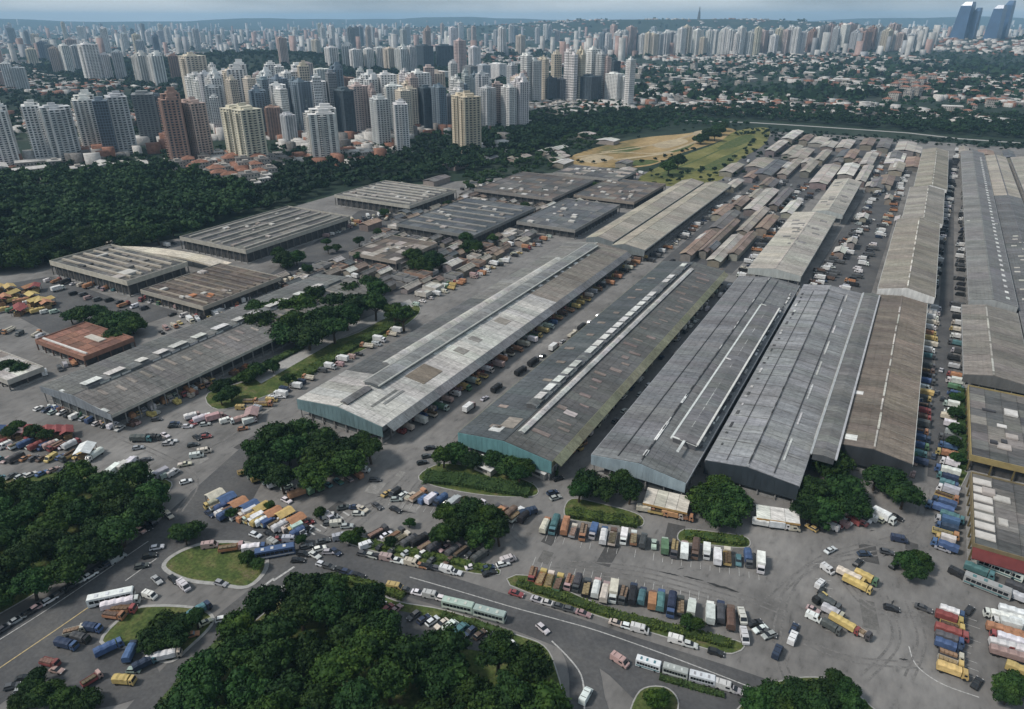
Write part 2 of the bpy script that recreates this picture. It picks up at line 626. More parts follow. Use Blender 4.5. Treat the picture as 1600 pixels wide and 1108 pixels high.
# the dark lane between the brown shed and the shed on its right, and the tarmac yard beside the far market
sheet('asphalt_road', [(27, 258), (35, 258), (36, 1000), (31, 1000)], 0.06, 'asphalt')
sheet('asphalt_road', [(-44, 445), (-8, 445), (-6, 900), (-34, 900)], 0.06, 'asphalt')
sheet('asphalt_road', wpoly((0, 445), (0, 480), (120, 545), (330, 470), (440, 440), (380, 425), (220, 480), (80, 432)), 0.06, 'asphalt')
sheet('asphalt_road', smooth(wpoly((60, 1000), (150, 975), (215, 1010), (250, 1060), (205, 1095), (120, 1108), (60, 1075)), 4, True), 0.12, 'asphalt')
for q in (((905, 249), (935, 242), (960, 247), (930, 255)), ((1020, 226), (1060, 217), (1075, 222), (1040, 232)), ((1085, 206), (1115, 202), (1120, 208), (1090, 213))):
    sheet('bare_patch', smooth(wpoly(*q), 4, True), .105, 'patch_sand')
for q in (((960, 256), (1000, 250), (1030, 252), (1000, 259)), ((950, 236), (990, 229), (1000, 233), (965, 240)), ((1040, 240), (1060, 232), (1085, 224), (1070, 234))):
    sheet('weedy_patch', smooth(wpoly(*q), 4, True), .11, 'grass')
for q in (((1030, 276), (1060, 262), (1085, 264), (1060, 278)), ((1100, 262), (1135, 243), (1150, 246), (1120, 266)), ((1120, 232), (1160, 212), (1180, 214), (1150, 230))):
    sheet('weedy_patch', smooth(wpoly(*q), 4, True), .115, 'grass')
# fields
sheet('sandy_field', smooth(wpoly((876, 256), (920, 234), (1000, 216), (1070, 209), (1130, 200), (1150, 206), (1120, 222), (1060, 241), (1015, 259), (950, 262)), 4, True), 0.08, 'dirt')
sheet('olive_field', smooth(wpoly((995, 284), (1062, 246), (1120, 224), (1150, 205), (1200, 200), (1195, 225), (1155, 250), (1112, 287)), 4, True), 0.1, 'olive')
sheet('sandy_field', wpoly((856, 278), (935, 274), (940, 290), (870, 296)), 0.08, 'dirt')
sheet('dark_yard', wpoly((380, 470), (420, 430), (560, 330), (740, 310), (900, 290), (980, 290), (900, 350), (760, 410), (640, 460), (480, 470)), 0.064, 'asphalt')
sheet('dark_yard', [(-138, 440), (-90, 450), (-84, 620), (-70, 800), (-40, 1090), (-190, 1100), (-185, 800), (-140, 690)], 0.066, 'asphalt')
for q in (((900, 246), (960, 238), (1020, 240), (1060, 232), (1110, 212)), ((940, 238), (1000, 230), (1050, 220), (1090, 208)), ((960, 250), (1010, 244), (1050, 238))):
    ribbon('field_path', smooth(wpoly(*q)), random.uniform(4, 9), .12, 'patch_sand')
for q in (((1030, 272), (1090, 250), (1150, 222), (1185, 204)), ((1060, 276), (1120, 252), (1180, 222))):
    ribbon('field_path', smooth(wpoly(*q)), 3, .13, 'grass')
# roads crossing the green belt
ribbon('pale_road', [WT(x, y)[:2] for x, y in ((1060, 188), (1180, 192), (1260, 197), (1350, 203), (1420, 208), (1500, 217), (1600, 224))], 9, 0.12, 'kerb')
# painted lines
ribbon('lane_line', wpoly((-60, 1085), (0, 1044), (90, 983), (178, 922)), 0.35, 0.125, 'paint_yellow')
ribbon('lane_line', wpoly((196, 908), (225, 887), (245, 873)), 0.3, 0.125, 'paint_line')
ribbon('lane_line', smooth(wpoly((640, 902), (720, 925), (800, 949), (870, 968), (933, 986), (1022, 1017), (1110, 1050), (1200, 1085))), 0.3, 0.125, 'paint_line')
ribbon('lane_line', smooth(wpoly((862, 1002), (890, 1030), (908, 1056), (913, 1090), (912, 1130))), 0.4, 0.13, 'paint_line')
for a, b in (((427, 908), (460, 886)), ((424, 932), (444, 915)), ((405, 922), (428, 904)), ((395, 950), (412, 936))):
    ribbon('crossing_stripe', wpoly(a, b), 0.7, 0.128, 'paint_line')
for k in range(7):
    x = 536 - k * 9
    ribbon('crossing_stripe', wpoly((x, 800 + k * 5), (x + 10, 806 + k * 5)), 0.6, 0.128, 'paint_line')
ribbon('edge_line', smooth(wpoly((-20, 1012), (60, 962), (150, 902), (232, 846))), 0.3, 0.125, 'paint_line')
ribbon('lane_line', smooth(wpoly((1420, 1010), (1432, 1040), (1470, 1068), (1530, 1090))), 0.3, 0.07, 'paint_line')


def island(pts, kerbw=0.35, grass='grass', n=5):
    poly = smooth(wpoly(*pts), n, True)
    ribbon('kerb', poly, kerbw, 0.0, 'kerb', h=0.2, closed=True)
    sheet('grass_verge', poly, 0.16, grass)
    return poly


ISL1 = island(((256, 886), (280, 863), (330, 848), (398, 852), (417, 884), (388, 917), (340, 913), (290, 906)), 1.3)
ISL2 = island(((158, 1003), (205, 955), (250, 947), (312, 952), (333, 972), (296, 1012), (262, 1035), (215, 1015)), 0.9)
island(((655, 750), (690, 725), (760, 735), (830, 755), (832, 776), (740, 772)))
island(((884, 808), (893, 780), (950, 790), (1000, 806), (998, 824), (930, 818)))
island(((1062, 846), (1068, 828), (1120, 832), (1166, 840), (1166, 856), (1110, 852)))
island(((797, 915), (830, 900), (960, 955), (1100, 990), (1160, 1005), (1150, 1020), (1110, 1016), (950, 968)), n=3)
island(((545, 850), (560, 838), (660, 862), (770, 885), (768, 900), (660, 880)), n=3)
island(((455, 925), (500, 903), (570, 918), (620, 940), (700, 955), (800, 990), (850, 1010), (870, 1050), (880, 1108), (850, 1180), (200, 1180), (250, 1108), (330, 1030)), n=4)
island(((325, 615), (400, 590), (480, 545), (560, 520), (640, 475), (655, 490), (600, 530), (480, 590), (400, 625), (340, 640)), n=4)
island(((1490, 605), (1510, 605), (1512, 740), (1490, 740)), n=2)
island(((1170, 1090), (1230, 1062), (1300, 1062), (1345, 1090), (1380, 1150), (1150, 1150)))
island(((1000, 1080), (1040, 1075), (1060, 1100), (1040, 1140), (985, 1130)))
island(((-60, 760), (60, 740), (160, 740), (260, 750), (262, 772), (235, 815), (150, 868), (60, 925), (-60, 985), (-200, 1000), (-200, 760)), n=4)
sheet('walkway', wpoly((395, 590), (520, 520), (640, 468), (648, 478), (530, 530), (408, 600)), 0.19, 'kerb')
sheet('car_park', smooth(wpoly((562, 950), (640, 958), (735, 985), (800, 1005), (815, 1025), (700, 1010), (590, 985)), 4, True), 0.19, 'asphalt')


def stain(px0, px1, w, n=9):
    a, b = Vector(W(*px0)), Vector(W(*px1))
    d = (b - a).normalized()
    nn = Vector((-d.y, d.x))
    L = (b - a).length
    up, dn = [], []
    for i in range(n + 1):
        p = a + d * (L * i / n)
        k = w * math.sin(math.pi * (i + .3) / (n + .6))
        up.append(tuple(p + nn * k * random.uniform(.3, 1)))
        dn.append(tuple(p - nn * k * random.uniform(.3, 1)))
    sheet('oil_stain', dn + up[::-1], 0.072, 'chassis')


for q in (((1028, 893), (1062, 900), .45), ((1066, 900), (1100, 908), .5), ((1104, 910), (1155, 926), .8), ((610, 795), (650, 803), .5), ((1180, 700), (1200, 690), .4), ((1380, 870), (1396, 862), .6)):
    stain(*q)
for _i in range(70):
    _x, _y = random.uniform(-200, 45), random.uniform(110, 260)
    if in_poly(_x, _y, [(-200, 150), (-165, 120), (-20, 152), (60, 168), (45, 260), (22, 250), (22, 225), (-12, 205), (-80, 190), (-130, 178), (-165, 165), (-255, 200), (-255, 130), (-200, 120)]):
        _p = PX(_x, _y)
        stain(_p, (_p[0] + random.uniform(4, 26), _p[1] + random.uniform(-7, 7)), random.uniform(.15, .55))
# resurfaced squares of paving
for _i in range(60):
    _x, _y = random.uniform(-270, 45), random.uniform(115, 245)
    if in_poly(_x, _y, [(-200, 150), (-165, 122), (-20, 154), (60, 168), (45, 245), (24, 245), (22, 218), (-12, 205), (-80, 190), (-130, 176), (-165, 165), (-255, 200), (-255, 130), (-200, 120)]):
        _a, _w, _l = random.uniform(-.1, .25), random.uniform(2, 7), random.uniform(3, 12)
        _c, _s = math.cos(_a), math.sin(_a)
        sheet('paving_patch', [(_x + u * _c - v * _s, _y + u * _s + v * _c) for u, v in ((0, 0), (_w, random.uniform(-.3, .3)), (_w + random.uniform(-.4, .4), _l), (random.uniform(-.3, .3), _l))], 0.045 + .0005 * _i, random.choice(['patch_dark', 'patch_pale', 'patch_mid']))
for q in (((880, 880), (1000, 890), (1150, 930), (1230, 960)), ((860, 890), (1000, 905), (1150, 945)), ((1230, 1060), (1215, 980), (1260, 890), (1400, 860)), ((1200, 940), (1290, 870), (1420, 830), (1450, 760)), ((1420, 940), (1440, 1000), (1420, 1060)), ((1380, 930), (1400, 1000), (1350, 1060)), ((620, 800), (700, 700), (800, 600)), ((640, 790), (720, 690), (830, 580)),
          ((600, 780), (560, 800), (500, 850)), ((640, 740), (560, 820), (480, 870)), ((250, 690), (330, 700), (420, 640)), ((180, 680), (300, 740), (280, 800)), ((1250, 1000), (1330, 1030), (1440, 1040)), ((820, 850), (760, 800), (700, 760)), ((1300, 880), (1360, 950), (1450, 960))):
    pts = smooth(wpoly(*q), 7)
    for off in (-.95, .95):
        ribbon('tyre_track', pts, .6, .068 + random.random() * .003, 'track', off=off)
# worn bay lines
for (pa, pb, n, ln) in (((852, 846), (1186, 906), 24, 4.5), ((832, 884), (1150, 950), 24, 4.0), ((1270, 880), (1290, 985), 9, 6), ((606, 790), (800, 826), 18, 4), ((1500, 962), (1498, 1050), 9, 5)):
    (xa, ya), (xb, yb) = W(*pa), W(*pb)
    th = math.atan2(yb - ya, xb - xa) + math.pi / 2
    for i in range(n):
        if random.random() < .75:
            x, y = xa + (xb - xa) * i / (n - 1), ya + (yb - ya) * i / (n - 1)
            k = random.uniform(.5, 1) * ln
            ribbon('bay_line', [(x, y), (x + k * math.cos(th), y + k * math.sin(th))], .14, .076, 'paint_line')


# ------------------------------------------------------------------ sheds
def vary(c, a=0.1):
    k = random.uniform(1 - a, 1 + a)
    return tuple(min(1, max(0, v * k * random.uniform(1 - a * 0.25, 1 + a * 0.25))) for v in c)


def shed(name, desc, x0, x1, y0, y1, eave, ridge, roofc, xr=None, bay=6.0, facade=(0.2, 0.24, 0.25), wall='darkwall', fascia=(0.2, 0.2, 0.2), fascia_h=0.7,
         recess=4.0, fz=4.2, dashes=None, cap=None, zone='', cat='shed', front_open=True, group=None):
    """gabled market shed along +Y; its base point is the front left corner"""
    root = thing(name, desc, cat, (x0, y0, 0), 0, zone, group)
    w, L = x1 - x0, y1 - y0
    xr = (x1 + x0) / 2 if xr is None else xr
    c = xr - x0
    nb = max(1, round(L / bay))
    bl = L / nb
    over = 0.8
    ml, mr = MB(), MB()
    sl_, sr_ = (ridge - eave) / c, (ridge - eave) / (w - c)
    t = 0.14
    for b, xa, za, xb, zb in ((ml, -over, eave - over * sl_, c - 0.02, ridge), (mr, c + 0.02, ridge, w + over, eave - over * sr_)):
        b.hexa([(xa, 0, za), (xb, 0, zb), (xb, bl - 0.1, zb), (xa, bl - 0.1, za)], [(xa, 0, za + t), (xb, 0, zb + t), (xb, bl - 0.1, zb + t), (xa, bl - 0.1, za + t)])
        for k in range(1, 6):                              # standing seams
            f = k / 6.0
            xs, zs = xa + (xb - xa) * f, za + (zb - za) * f + t
            b.box(xs - 0.09, xs + 0.09, 0, bl - 0.1, zs - 0.05, zs + 0.07)
    ml, mr = ml.mesh('roof_panel', ['roof']), mr.mesh('roof_panel', ['roof'])
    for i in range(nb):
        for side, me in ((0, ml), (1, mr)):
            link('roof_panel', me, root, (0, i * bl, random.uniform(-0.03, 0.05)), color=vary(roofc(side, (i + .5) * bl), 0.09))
    b = MB().box(c - 0.45, c + 0.45, 0, L, ridge + t - 0.08, ridge + t + 0.16)
    link('ridge_cap', b.mesh('ridge_cap', ['roof']), root, color=cap or vary(roofc(0, 10)))
    # underside, dark inner walls, columns, platform
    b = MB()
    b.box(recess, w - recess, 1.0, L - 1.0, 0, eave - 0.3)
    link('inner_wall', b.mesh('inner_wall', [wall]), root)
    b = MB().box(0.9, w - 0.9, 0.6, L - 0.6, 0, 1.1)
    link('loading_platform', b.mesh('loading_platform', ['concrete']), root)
    b = MB()
    for i in range(nb + 1):
        y = min(max(i * bl, 0.3), L - 0.3)
        for x in (0.3, w - 0.3):
            b.box(x - 0.2, x + 0.2, y - 0.2, y + 0.2, 0, eave - 0.05)
    n = max(3, int(w / 6))
    for i in range(1, n):
        for y in (0.3, L - 0.3):
            x = w * i / n
            b.box(x - 0.2, x + 0.2, y - 0.2, y + 0.2, 0, eave - 0.05)
    link('column', b.mesh('column', ['concrete']), root, kind='stuff')
    for x, s in ((-over, -1), (w + over, 1)):
        b = MB().box(min(x, x + s * 0.2), max(x, x + s * 0.2), 0, L, eave - fascia_h - 0.3, eave + 0.02)
        link('eave_fascia', b.mesh('eave_fascia', ['facade']), root, color=fascia)
    for y, nm in ((-0.28, 'front_gable'), (L + 0.02, 'rear_gable')):
        prof = [(-over, fz), (w + over, fz), (w + over, eave - over * sr_ - 0.02), (c, ridge - 0.02), (-over, eave - over * sl_ - 0.02)]
        b = MB()
        n0 = len(b.v)
        b.v = [(p[0], y, p[1]) for p in prof] + [(p[0], y + 0.24, p[1]) for p in prof]
        b.f = [(0, 1, 2, 3, 4), (9, 8, 7, 6, 5)] + [(i, i + 5, (i + 1) % 5 + 5, (i + 1) % 5) for i in range(5)]
        b.m = [0] * 7
        link(nm, b.mesh(nm, ['facade']), root, color=facade)
    # ribs on the front gable sheet
    b = MB()
    for i in range(int(w / 2.2)):
        x = 1 + i * 2.2
        zt_ = (eave + (ridge - eave) * (x / c if x < c else (w - x) / (w - c))) - 0.25
        b.box(x - 0.06, x + 0.06, -0.34, -0.27, fz + 0.05, zt_)
    link('gable_rib', b.mesh('gable_rib', ['facade']), root, color=vary(facade, .15), kind='stuff')
    if front_open:
        b = MB()
        for i in range(n):
            xa, xb = w * i / n + 0.7, w * (i + 1) / n - 0.7
            if xb < w - recess + 2 and xa > recess - 2:
                b.box(xa, xb, 0.86, 0.97, 1.1, fz - 0.3)
        link('loading_door', b.mesh('loading_door', ['facade']), root, color=(0.09, 0.1, 0.1), kind='stuff')
    if dashes:
        me = MB().box(-0.2, 0.2, 0, 3.6, 0, 0.4).mesh('ridge_vent', ['plain'])
        y = 4.0
        while y < L - 6:
            if random.random() < 0.8:
                link('ridge_vent', me, root, (c + random.uniform(-.1, .1), y, ridge + t + 0.1), color=random.choice(dashes), scale=(1, random.uniform(.5, 1.4), 1))
            y += random.uniform(4.5, 9)
    return dict(root=root, x0=x0, y0=y0, c=c, w=w, L=L, eave=eave, ridge=ridge, t=t, sl=sl_, sr=sr_)


def zroof(S, x):
    """roof height at shed-local x"""
    return (S['ridge'] - (S['c'] - x) * S['sl'] if x < S['c'] else S['ridge'] - (x - S['c']) * S['sr']) + S['t']


def monitor(S, xa, xb, ya, yb, h, roofc, sidec, pane=None, pane_side=-1, gap=0.12, edge=None, step=5.0, name='roof_monitor'):
    """raised lantern along the roof; panes stand in its side"""
    zb = min(zroof(S, xa), zroof(S, xb)) - 0.3
    zt_ = max(zroof(S, xa), zroof(S, xb)) + h
    b = MB()
    xm = (xa + xb) / 2
    b.v, b.f, b.m = [], [], []
    prof = [(xa, zb), (xb, zb), (xb, zt_ - 0.5), (xm, zt_), (xa, zt_ - 0.5)]
    b.v = [(p[0], 0, p[1]) for p in prof] + [(p[0], yb - ya, p[1]) for p in prof]
    b.f = [(0, 1, 2, 3, 4), (9, 8, 7, 6, 5)] + [(i, i + 5, (i + 1) % 5 + 5, (i + 1) % 5) for i in range(5)]
    b.m = [0] * 7
    mo = link(name, b.mesh(name, ['facade']), S['root'], (0, ya, 0), color=sidec)
    n = max(1, round((yb - ya) / step))
    st = (yb - ya) / n
    mb = MB()
    for s in (-1, 1):
        x_in, x_out = xm, (xa - 0.35 if s < 0 else xb + 0.35)
        zo = zt_ - 0.5 - 0.1
        p = [(x_in, 0, zt_ + 0.02), (x_out, 0, zo), (x_out, st - 0.15, zo), (x_in, st - 0.15, zt_ + 0.02)]
        mb.hexa([(q[0], q[1], q[2]) for q in p], [(q[0], q[1], q[2] + 0.12) for q in p])
    me = mb.mesh('roof_sheet', ['roof'])
    for i in range(n):
        link('roof_sheet', me, mo, (0, i * st, random.uniform(-0.02, 0.06)), color=vary(roofc, .12))
    if pane:
        xs = xa - 0.1 if pane_side < 0 else xb + 0.02
        me = MB().box(xs, xs + 0.08, 0.3, st - 0.5, zb + 0.6, zt_ - 0.75).mesh('glazing_panel', ['plain'])
        for i in range(n):
            if random.random() > gap:
                link('glazing_panel', me, mo, (0, i * st, 0), color=vary(pane, .12))
    if edge:
        for xs in (xa - 0.75, xb + 0.37):
            me = MB().box(xs - .25, xs + 0.5, 0, yb - ya, zt_ - 0.75, zt_ - 0.3).mesh('gutter', ['plain'])
            link('gutter', me, mo, color=vary(edge, .1))
    return mo


def flat_panels(S, name, spots, c, lift=0.05):
    """panels lying on the roof slope: (x, y, width, length, colour)"""
    for x, y, w, l, col in spots:
        z0, z1 = zroof(S, x - w / 2) + lift + 0.06, zroof(S, x + w / 2) + lift + 0.06
        b = MB().hexa([(-w / 2, -l / 2, z0 - .12), (w / 2, -l / 2, z1 - .12), (w / 2, l / 2, z1 - .12), (-w / 2, l / 2, z0 - .12)],
                      [(-w / 2, -l / 2, z0 + .08), (w / 2, -l / 2, z1 + .08), (w / 2, l / 2, z1 + .08), (-w / 2, l / 2, z0 + .08)])
        link(name, b.mesh(name, ['roof']), S['root'], (x, y, 0), color=vary(col or c, .1))


DK, DK2 = (0.105, 0.108, 0.105), (0.085, 0.09, 0.09)
PALE, MIDG, BRN, TAN = (0.4, 0.39, 0.36), (0.185, 0.187, 0.188), (0.185, 0.163, 0.14), (0.26, 0.235, 0.195)
TEAL = (0.13, 0.2, 0.21)

# dark shed with white roof lights, left
S1 = shed('market_shed', 'long dark shed with white roof lights and parked cars at its end wall', -306, -258, 132, 300, 8, 10.2,
          lambda s, y: (0.13, 0.13, 0.125) if s == 0 else (0.155, 0.15, 0.14), facade=(0.2, 0.22, 0.24), fascia=(0.42, 0.4, 0.35), fascia_h=1.1, fz=5.2)
monitor(S1, 20, 25, 6, 160, 1.6, (0.17, 0.17, 0.165), (0.16, 0.165, 0.165), pane=(0.62, 0.61, 0.57), pane_side=1, gap=0.3)
flat_panels(S1, 'skylight', [(22.5, 9 + i * 11 + random.uniform(-2, 2), 4.4, random.uniform(4, 8), None) for i in range(13)], (0.52, 0.51, 0.48), 2.1)
flat_panels(S1, 'skylight', [(33 + random.uniform(-2, 2), 8 + i * 6.5, random.uniform(5, 8), 1.6, None) for i in range(22)], (0.24, 0.21, 0.185))
flat_panels(S1, 'front_gutter', [(30, 0.6, 32, 1.4, None)], (0.6, 0.6, 0.58), 0.12)

# white roofed twin shed
S2 = shed('market_shed', 'long shed with a whitish roof turning brown at its far end', -201, -158, 177, 436, 8.6, 11.2,
          lambda s, y: (PALE if y < 32 else ((0.11, 0.112, 0.11) if y < 130 else (0.21, 0.205, 0.19))) if s == 0 else ((0.43, 0.42, 0.39) if y < 150 else (0.2, 0.18, 0.155)),
          facade=TEAL, fascia=(0.15, 0.16, 0.165), fascia_h=1.6, fz=4.0)
monitor(S2, 18.5, 25.5, 20, 250, 1.8, (0.2, 0.205, 0.2), (0.11, 0.12, 0.125), pane=(0.3, 0.31, 0.3), pane_side=1, edge=(0.36, 0.36, 0.34))
monitor(S2, 12, 15.5, 40, 215, 1.2, (0.42, 0.41, 0.38), (0.2, 0.2, 0.2), gap=0.3)
monitor(S2, 20.5, 24, 3, 18, 1.0, (0.13, 0.13, 0.13), (0.09, 0.09, 0.09))
flat_panels(S2, 'roof_patch', [(33, 42, 10, 14, (0.17, 0.145, 0.115)), (34, 70, 6, 5, (0.2, 0.19, 0.17)), (33, 84, 6, 4, (0.2, 0.19, 0.17)), (32, 16, 1.2, 16, (0.16, 0.16, 0.15)), (34.5, 19, 1.2, 13, (0.18, 0.18, 0.17)), (33, 110, 7, 6, (0.24, 0.22, 0.19))], PALE)
flat_panels(S2, 'skylight', [(26.8 + random.uniform(-.4, .4), 60 + i * 9.5, 1.6, random.uniform(2, 5), None) for i in range(19)], (0.6, 0.59, 0.55))

# dark shed with pinkish patches
S3 = shed('market_shed', 'dark-roofed shed with pinkish patches, a white-glazed lantern and a teal gable', -129, -91, 188, 427, 8.6, 11.0,
          lambda s, y: (0.085, 0.094, 0.096) if s == 0 else (0.108, 0.108, 0.103), facade=(0.12, 0.25, 0.26), fascia=(0.19, 0.19, 0.12), fascia_h=2.2, fz=3.6)
monitor(S3, 14.5, 18.5, 26, 232, 1.7, (0.14, 0.145, 0.145), (0.1, 0.1, 0.1), pane=(0.6, 0.6, 0.57), pane_side=1, gap=0.12, step=4.0)
flat_panels(S3, 'skylight', [(16.5, 26 + i * 8.3, 3.2, random.uniform(5.5, 7.8), None) for i in range(25) if random.random() > .15], (0.55, 0.55, 0.52), 2.0)
monitor(S3, 21, 23, 8, 225, 0.9, (0.44, 0.43, 0.41), (0.2, 0.2, 0.2))
flat_panels(S3, 'roof_patch', [(random.uniform(26, 34), 12 + i * 7.2 + random.uniform(-2, 2), random.uniform(3, 8), random.uniform(.8, 2.6), None) for i in range(30)], (0.205, 0.168, 0.152))
flat_panels(S3, 'roof_patch', [(random.uniform(3, 12), 10 + i * 19 + random.uniform(-5, 5), random.uniform(3, 5), 2.2, None) for i in range(11)], (0.24, 0.2, 0.17))
flat_panels(S3, 'roof_patch', [(15, 13, 6, 8, (0.3, 0.26, 0.22)), (12, 7, 5, 4, (0.6, 0.6, 0.58)), (31, 32, 5, 3, (0.5, 0.45, 0.42))], PALE)

def side_canopy(S, c, y0, y1, w=3.6, drop=1.9, n=24):
    x = S['w'] + 1.05
    z = S['eave'] - .1
    st = (y1 - y0) / n
    me = MB().hexa([(x, 0, z), (x + w, 0, z - drop), (x + w, st - .12, z - drop), (x, st - .12, z)], [(x, 0, z + .14), (x + w, 0, z - drop + .14), (x + w, st - .12, z - drop + .14), (x, st - .12, z + .14)]).mesh('canopy_panel', ['roof'])
    for i in range(n):
        link('canopy_panel', me, S['root'], (0, y0 + i * st, 0), color=vary(c, .12))


side_canopy(S2, (0.16, 0.165, 0.17), 2, 257)
side_canopy(S3, (0.185, 0.185, 0.125), 1, 237, 3.0, 1.6)
# grey shed
S4 = shed('market_shed', 'mid-grey shed with white dashes on its ridge and a wide white-edged lantern', -79, -46, 199, 422, 8.6, 10.8,
          lambda s, y: (0.17, 0.172, 0.175) if s == 0 else (0.16, 0.162, 0.162), facade=(0.26, 0.32, 0.35), fascia=(0.3, 0.31, 0.32), fz=4.6, dashes=[(0.05, 0.05, 0.05), (0.07, 0.07, 0.07), (0.5, 0.5, 0.48)], xr=-62)
monitor(S4, 22.5, 31, 20, 172, 1.9, (0.15, 0.15, 0.15), (0.1, 0.1, 0.105), edge=(0.62, 0.62, 0.6))
for xx, yy, ww, ll in ((26.75, 20.3, 9.4, .8), (26.75, 96, 9.6, .9), (26.75, 171.6, 9.4, .8)):
    flat_panels(S4, 'lantern_edge', [(xx, yy, ww, ll, None)], (0.62, 0.62, 0.6), 2.0)
flat_panels(S4, 'ridge_strip', [(26.75, 20 + i * 19, 0.9, 17, None) for i in range(8)], (0.56, 0.56, 0.54), 2.4)
flat_panels(S4, 'ridge_strip', [(17, 7, 1.2, 4, None), (17, 24, 1.0, 15, None), (17, 52, .9, 8, None)], (0.66, 0.66, 0.64), 0.25)

# pale ribbed shed
S5 = shed('market_shed', 'pale grey ribbed shed with dark dashes on its ridge and a dark gable', -42.5, -12.5, 216, 426, 8.4, 10.2,
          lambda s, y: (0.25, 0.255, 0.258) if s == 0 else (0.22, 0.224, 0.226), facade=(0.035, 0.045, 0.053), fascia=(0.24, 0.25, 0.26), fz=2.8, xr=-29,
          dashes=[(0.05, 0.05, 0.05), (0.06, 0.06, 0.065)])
flat_panels(S4, 'dark_gutter', [(17.2, 110, .35, 216, None), (8.5, 110, .25, 216, None), (22, 190, .3, 60, None)], (.06, .06, .062), .2)
flat_panels(S5, 'dark_gutter', [(13.6, 100, .5, 196, None), (22.2, 100, .4, 196, None), (6, 100, .25, 196, None)], (.055, .055, .058), .12)
flat_panels(S6, 'dark_gutter', [(10.2, 90, .5, 174, None), (24, 90, .25, 174, None)], (.06, .055, .05), .1) if False else None
flat_panels(S5, 'seam_strip', [(xx, 6 + i * 10.2, ww, 0.3, None) for i in range(20) for xx, ww in ((6.7, 13), (21.6, 16))], (0.165, 0.165, 0.165), 0.02)
flat_panels(S5, 'ridge_strip', [(23.5, 20 + i * 25, 0.7, random.uniform(8, 20), None) for i in range(8)], (0.5, 0.5, 0.48), 0.1)
flat_panels(S5, 'roof_vent', [(1.3 + random.uniform(-.5, .6), 14 + i * 7.5 + random.uniform(-3, 3), random.uniform(.5, 1.3), random.uniform(.8, 5), random.choice([(.05, .05, .055), (.08, .08, .08), (.5, .5, .48)])) for i in range(25)], (0.1, 0.1, 0.1), 0.12)

flat_panels(S4, 'roof_vent', [(32.2 + random.uniform(-.4, .3), 24 + i * 4.4 + random.uniform(-2, 2), random.uniform(.4, 1.0), random.uniform(.8, 4.5), random.choice([(.6, .6, .57), (.06, .06, .065), (.06, .06, .065), (.4, .39, .36)])) for i in range(42)], DK, 0.5)
for i in range(9):
    link('rib_beam', MB().box(0.5, 29.5, -.12, .12, 0, .1).mesh('rib_beam', ['roof']), S5['root'], (0, 0, 0), color=(0.3, 0.3, 0.3)) if False else None
# brown shed with its raised strip
S6 = shed('market_shed', 'brown-roofed shed with a white ridge strip and a raised lantern along its left edge', -11, 20, 249, 426, 8.6, 10.6,
          lambda s, y: (0.158, 0.134, 0.11) if s == 0 else (0.19, 0.158, 0.126), facade=(0.04, 0.045, 0.05), fascia=(0.5, 0.5, 0.47), fz=3.0, xr=8)
monitor(S6, 0.4, 7.5, -14, 172, 1.6, (0.15, 0.148, 0.142), (0.08, 0.085, 0.09), edge=(0.4, 0.41, 0.41))
flat_panels(S6, 'ridge_strip', [(19 + random.uniform(-.15, .15), 8 + i * 14.5, random.uniform(.5, .8), random.uniform(7, 14), None) for i in range(11)], (0.48, 0.46, 0.41), 0.2)
flat_panels(S6, 'seam_strip', [(27, 8 + i * 5.0, 6.5, 0.5, None) for i in range(32)], (0.24, 0.21, 0.18), 0.03)
flat_panels(S6, 'roof_patch', [(11, 6, 4, 4, (0.6, 0.6, 0.57)), (10, 45, 3, 3, (0.55, 0.55, 0.52))], PALE)

# its continuation beyond the white gable, in three lengths
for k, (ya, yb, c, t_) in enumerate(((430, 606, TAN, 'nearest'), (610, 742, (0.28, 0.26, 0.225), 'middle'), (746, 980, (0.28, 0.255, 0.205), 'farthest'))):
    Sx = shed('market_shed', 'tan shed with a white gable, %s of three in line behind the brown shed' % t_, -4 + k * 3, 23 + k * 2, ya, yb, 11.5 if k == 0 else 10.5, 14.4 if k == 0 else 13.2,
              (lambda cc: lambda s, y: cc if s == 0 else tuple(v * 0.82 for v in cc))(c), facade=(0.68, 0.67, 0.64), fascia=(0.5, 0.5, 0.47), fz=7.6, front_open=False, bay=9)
    flat_panels(Sx, 'ridge_strip', [(13.5, 8 + i * 15, 0.7, random.uniform(6, 13), None) for i in range(int((yb - ya - 10) / 15))], (0.6, 0.57, 0.5), 0.2)

# far sheds beyond the white roof
for xa, xb, xr, t_ in ((-194, -175, -186, 'left one'), (-171, -149, -163, 'right one')):
    shed('market_shed', 'long pale tan shed of a far pair, the %s' % t_, xa, xb, 452 if xa < -180 else 444, 680, 8.6, 10.6,
         lambda s, y: (0.36, 0.325, 0.26) if s == 0 else (0.31, 0.285, 0.24), facade=(0.2, 0.22, 0.22), fascia=(0.35, 0.35, 0.32), fz=4, bay=12, xr=xr, front_open=False, zone='beyond the white-roofed shed')
for xa, xb, ya, yb, t_ in ((-78, -48, 440, 602, 'near'), (-66, -44, 612, 756, 'far')):
    Sx = shed('market_shed', '%s length of the cream-roofed shed in the middle of the far market' % t_, xa, xb, ya, yb, 8.6, 10.6,
              lambda s, y: (0.43, 0.4, 0.34) if s == 0 else (0.35, 0.33, 0.29), facade=(0.42, 0.44, 0.42), fascia=(0.35, 0.35, 0.32), fz=5, bay=9, front_open=False)
    flat_panels(Sx, 'roof_patch', [(random.uniform(3, 25) if xb - xa > 25 else random.uniform(3, 18), random.uniform(10, yb - ya - 10), 5, 4, (0.2, 0.19, 0.18)) for i in range(14)], PALE)

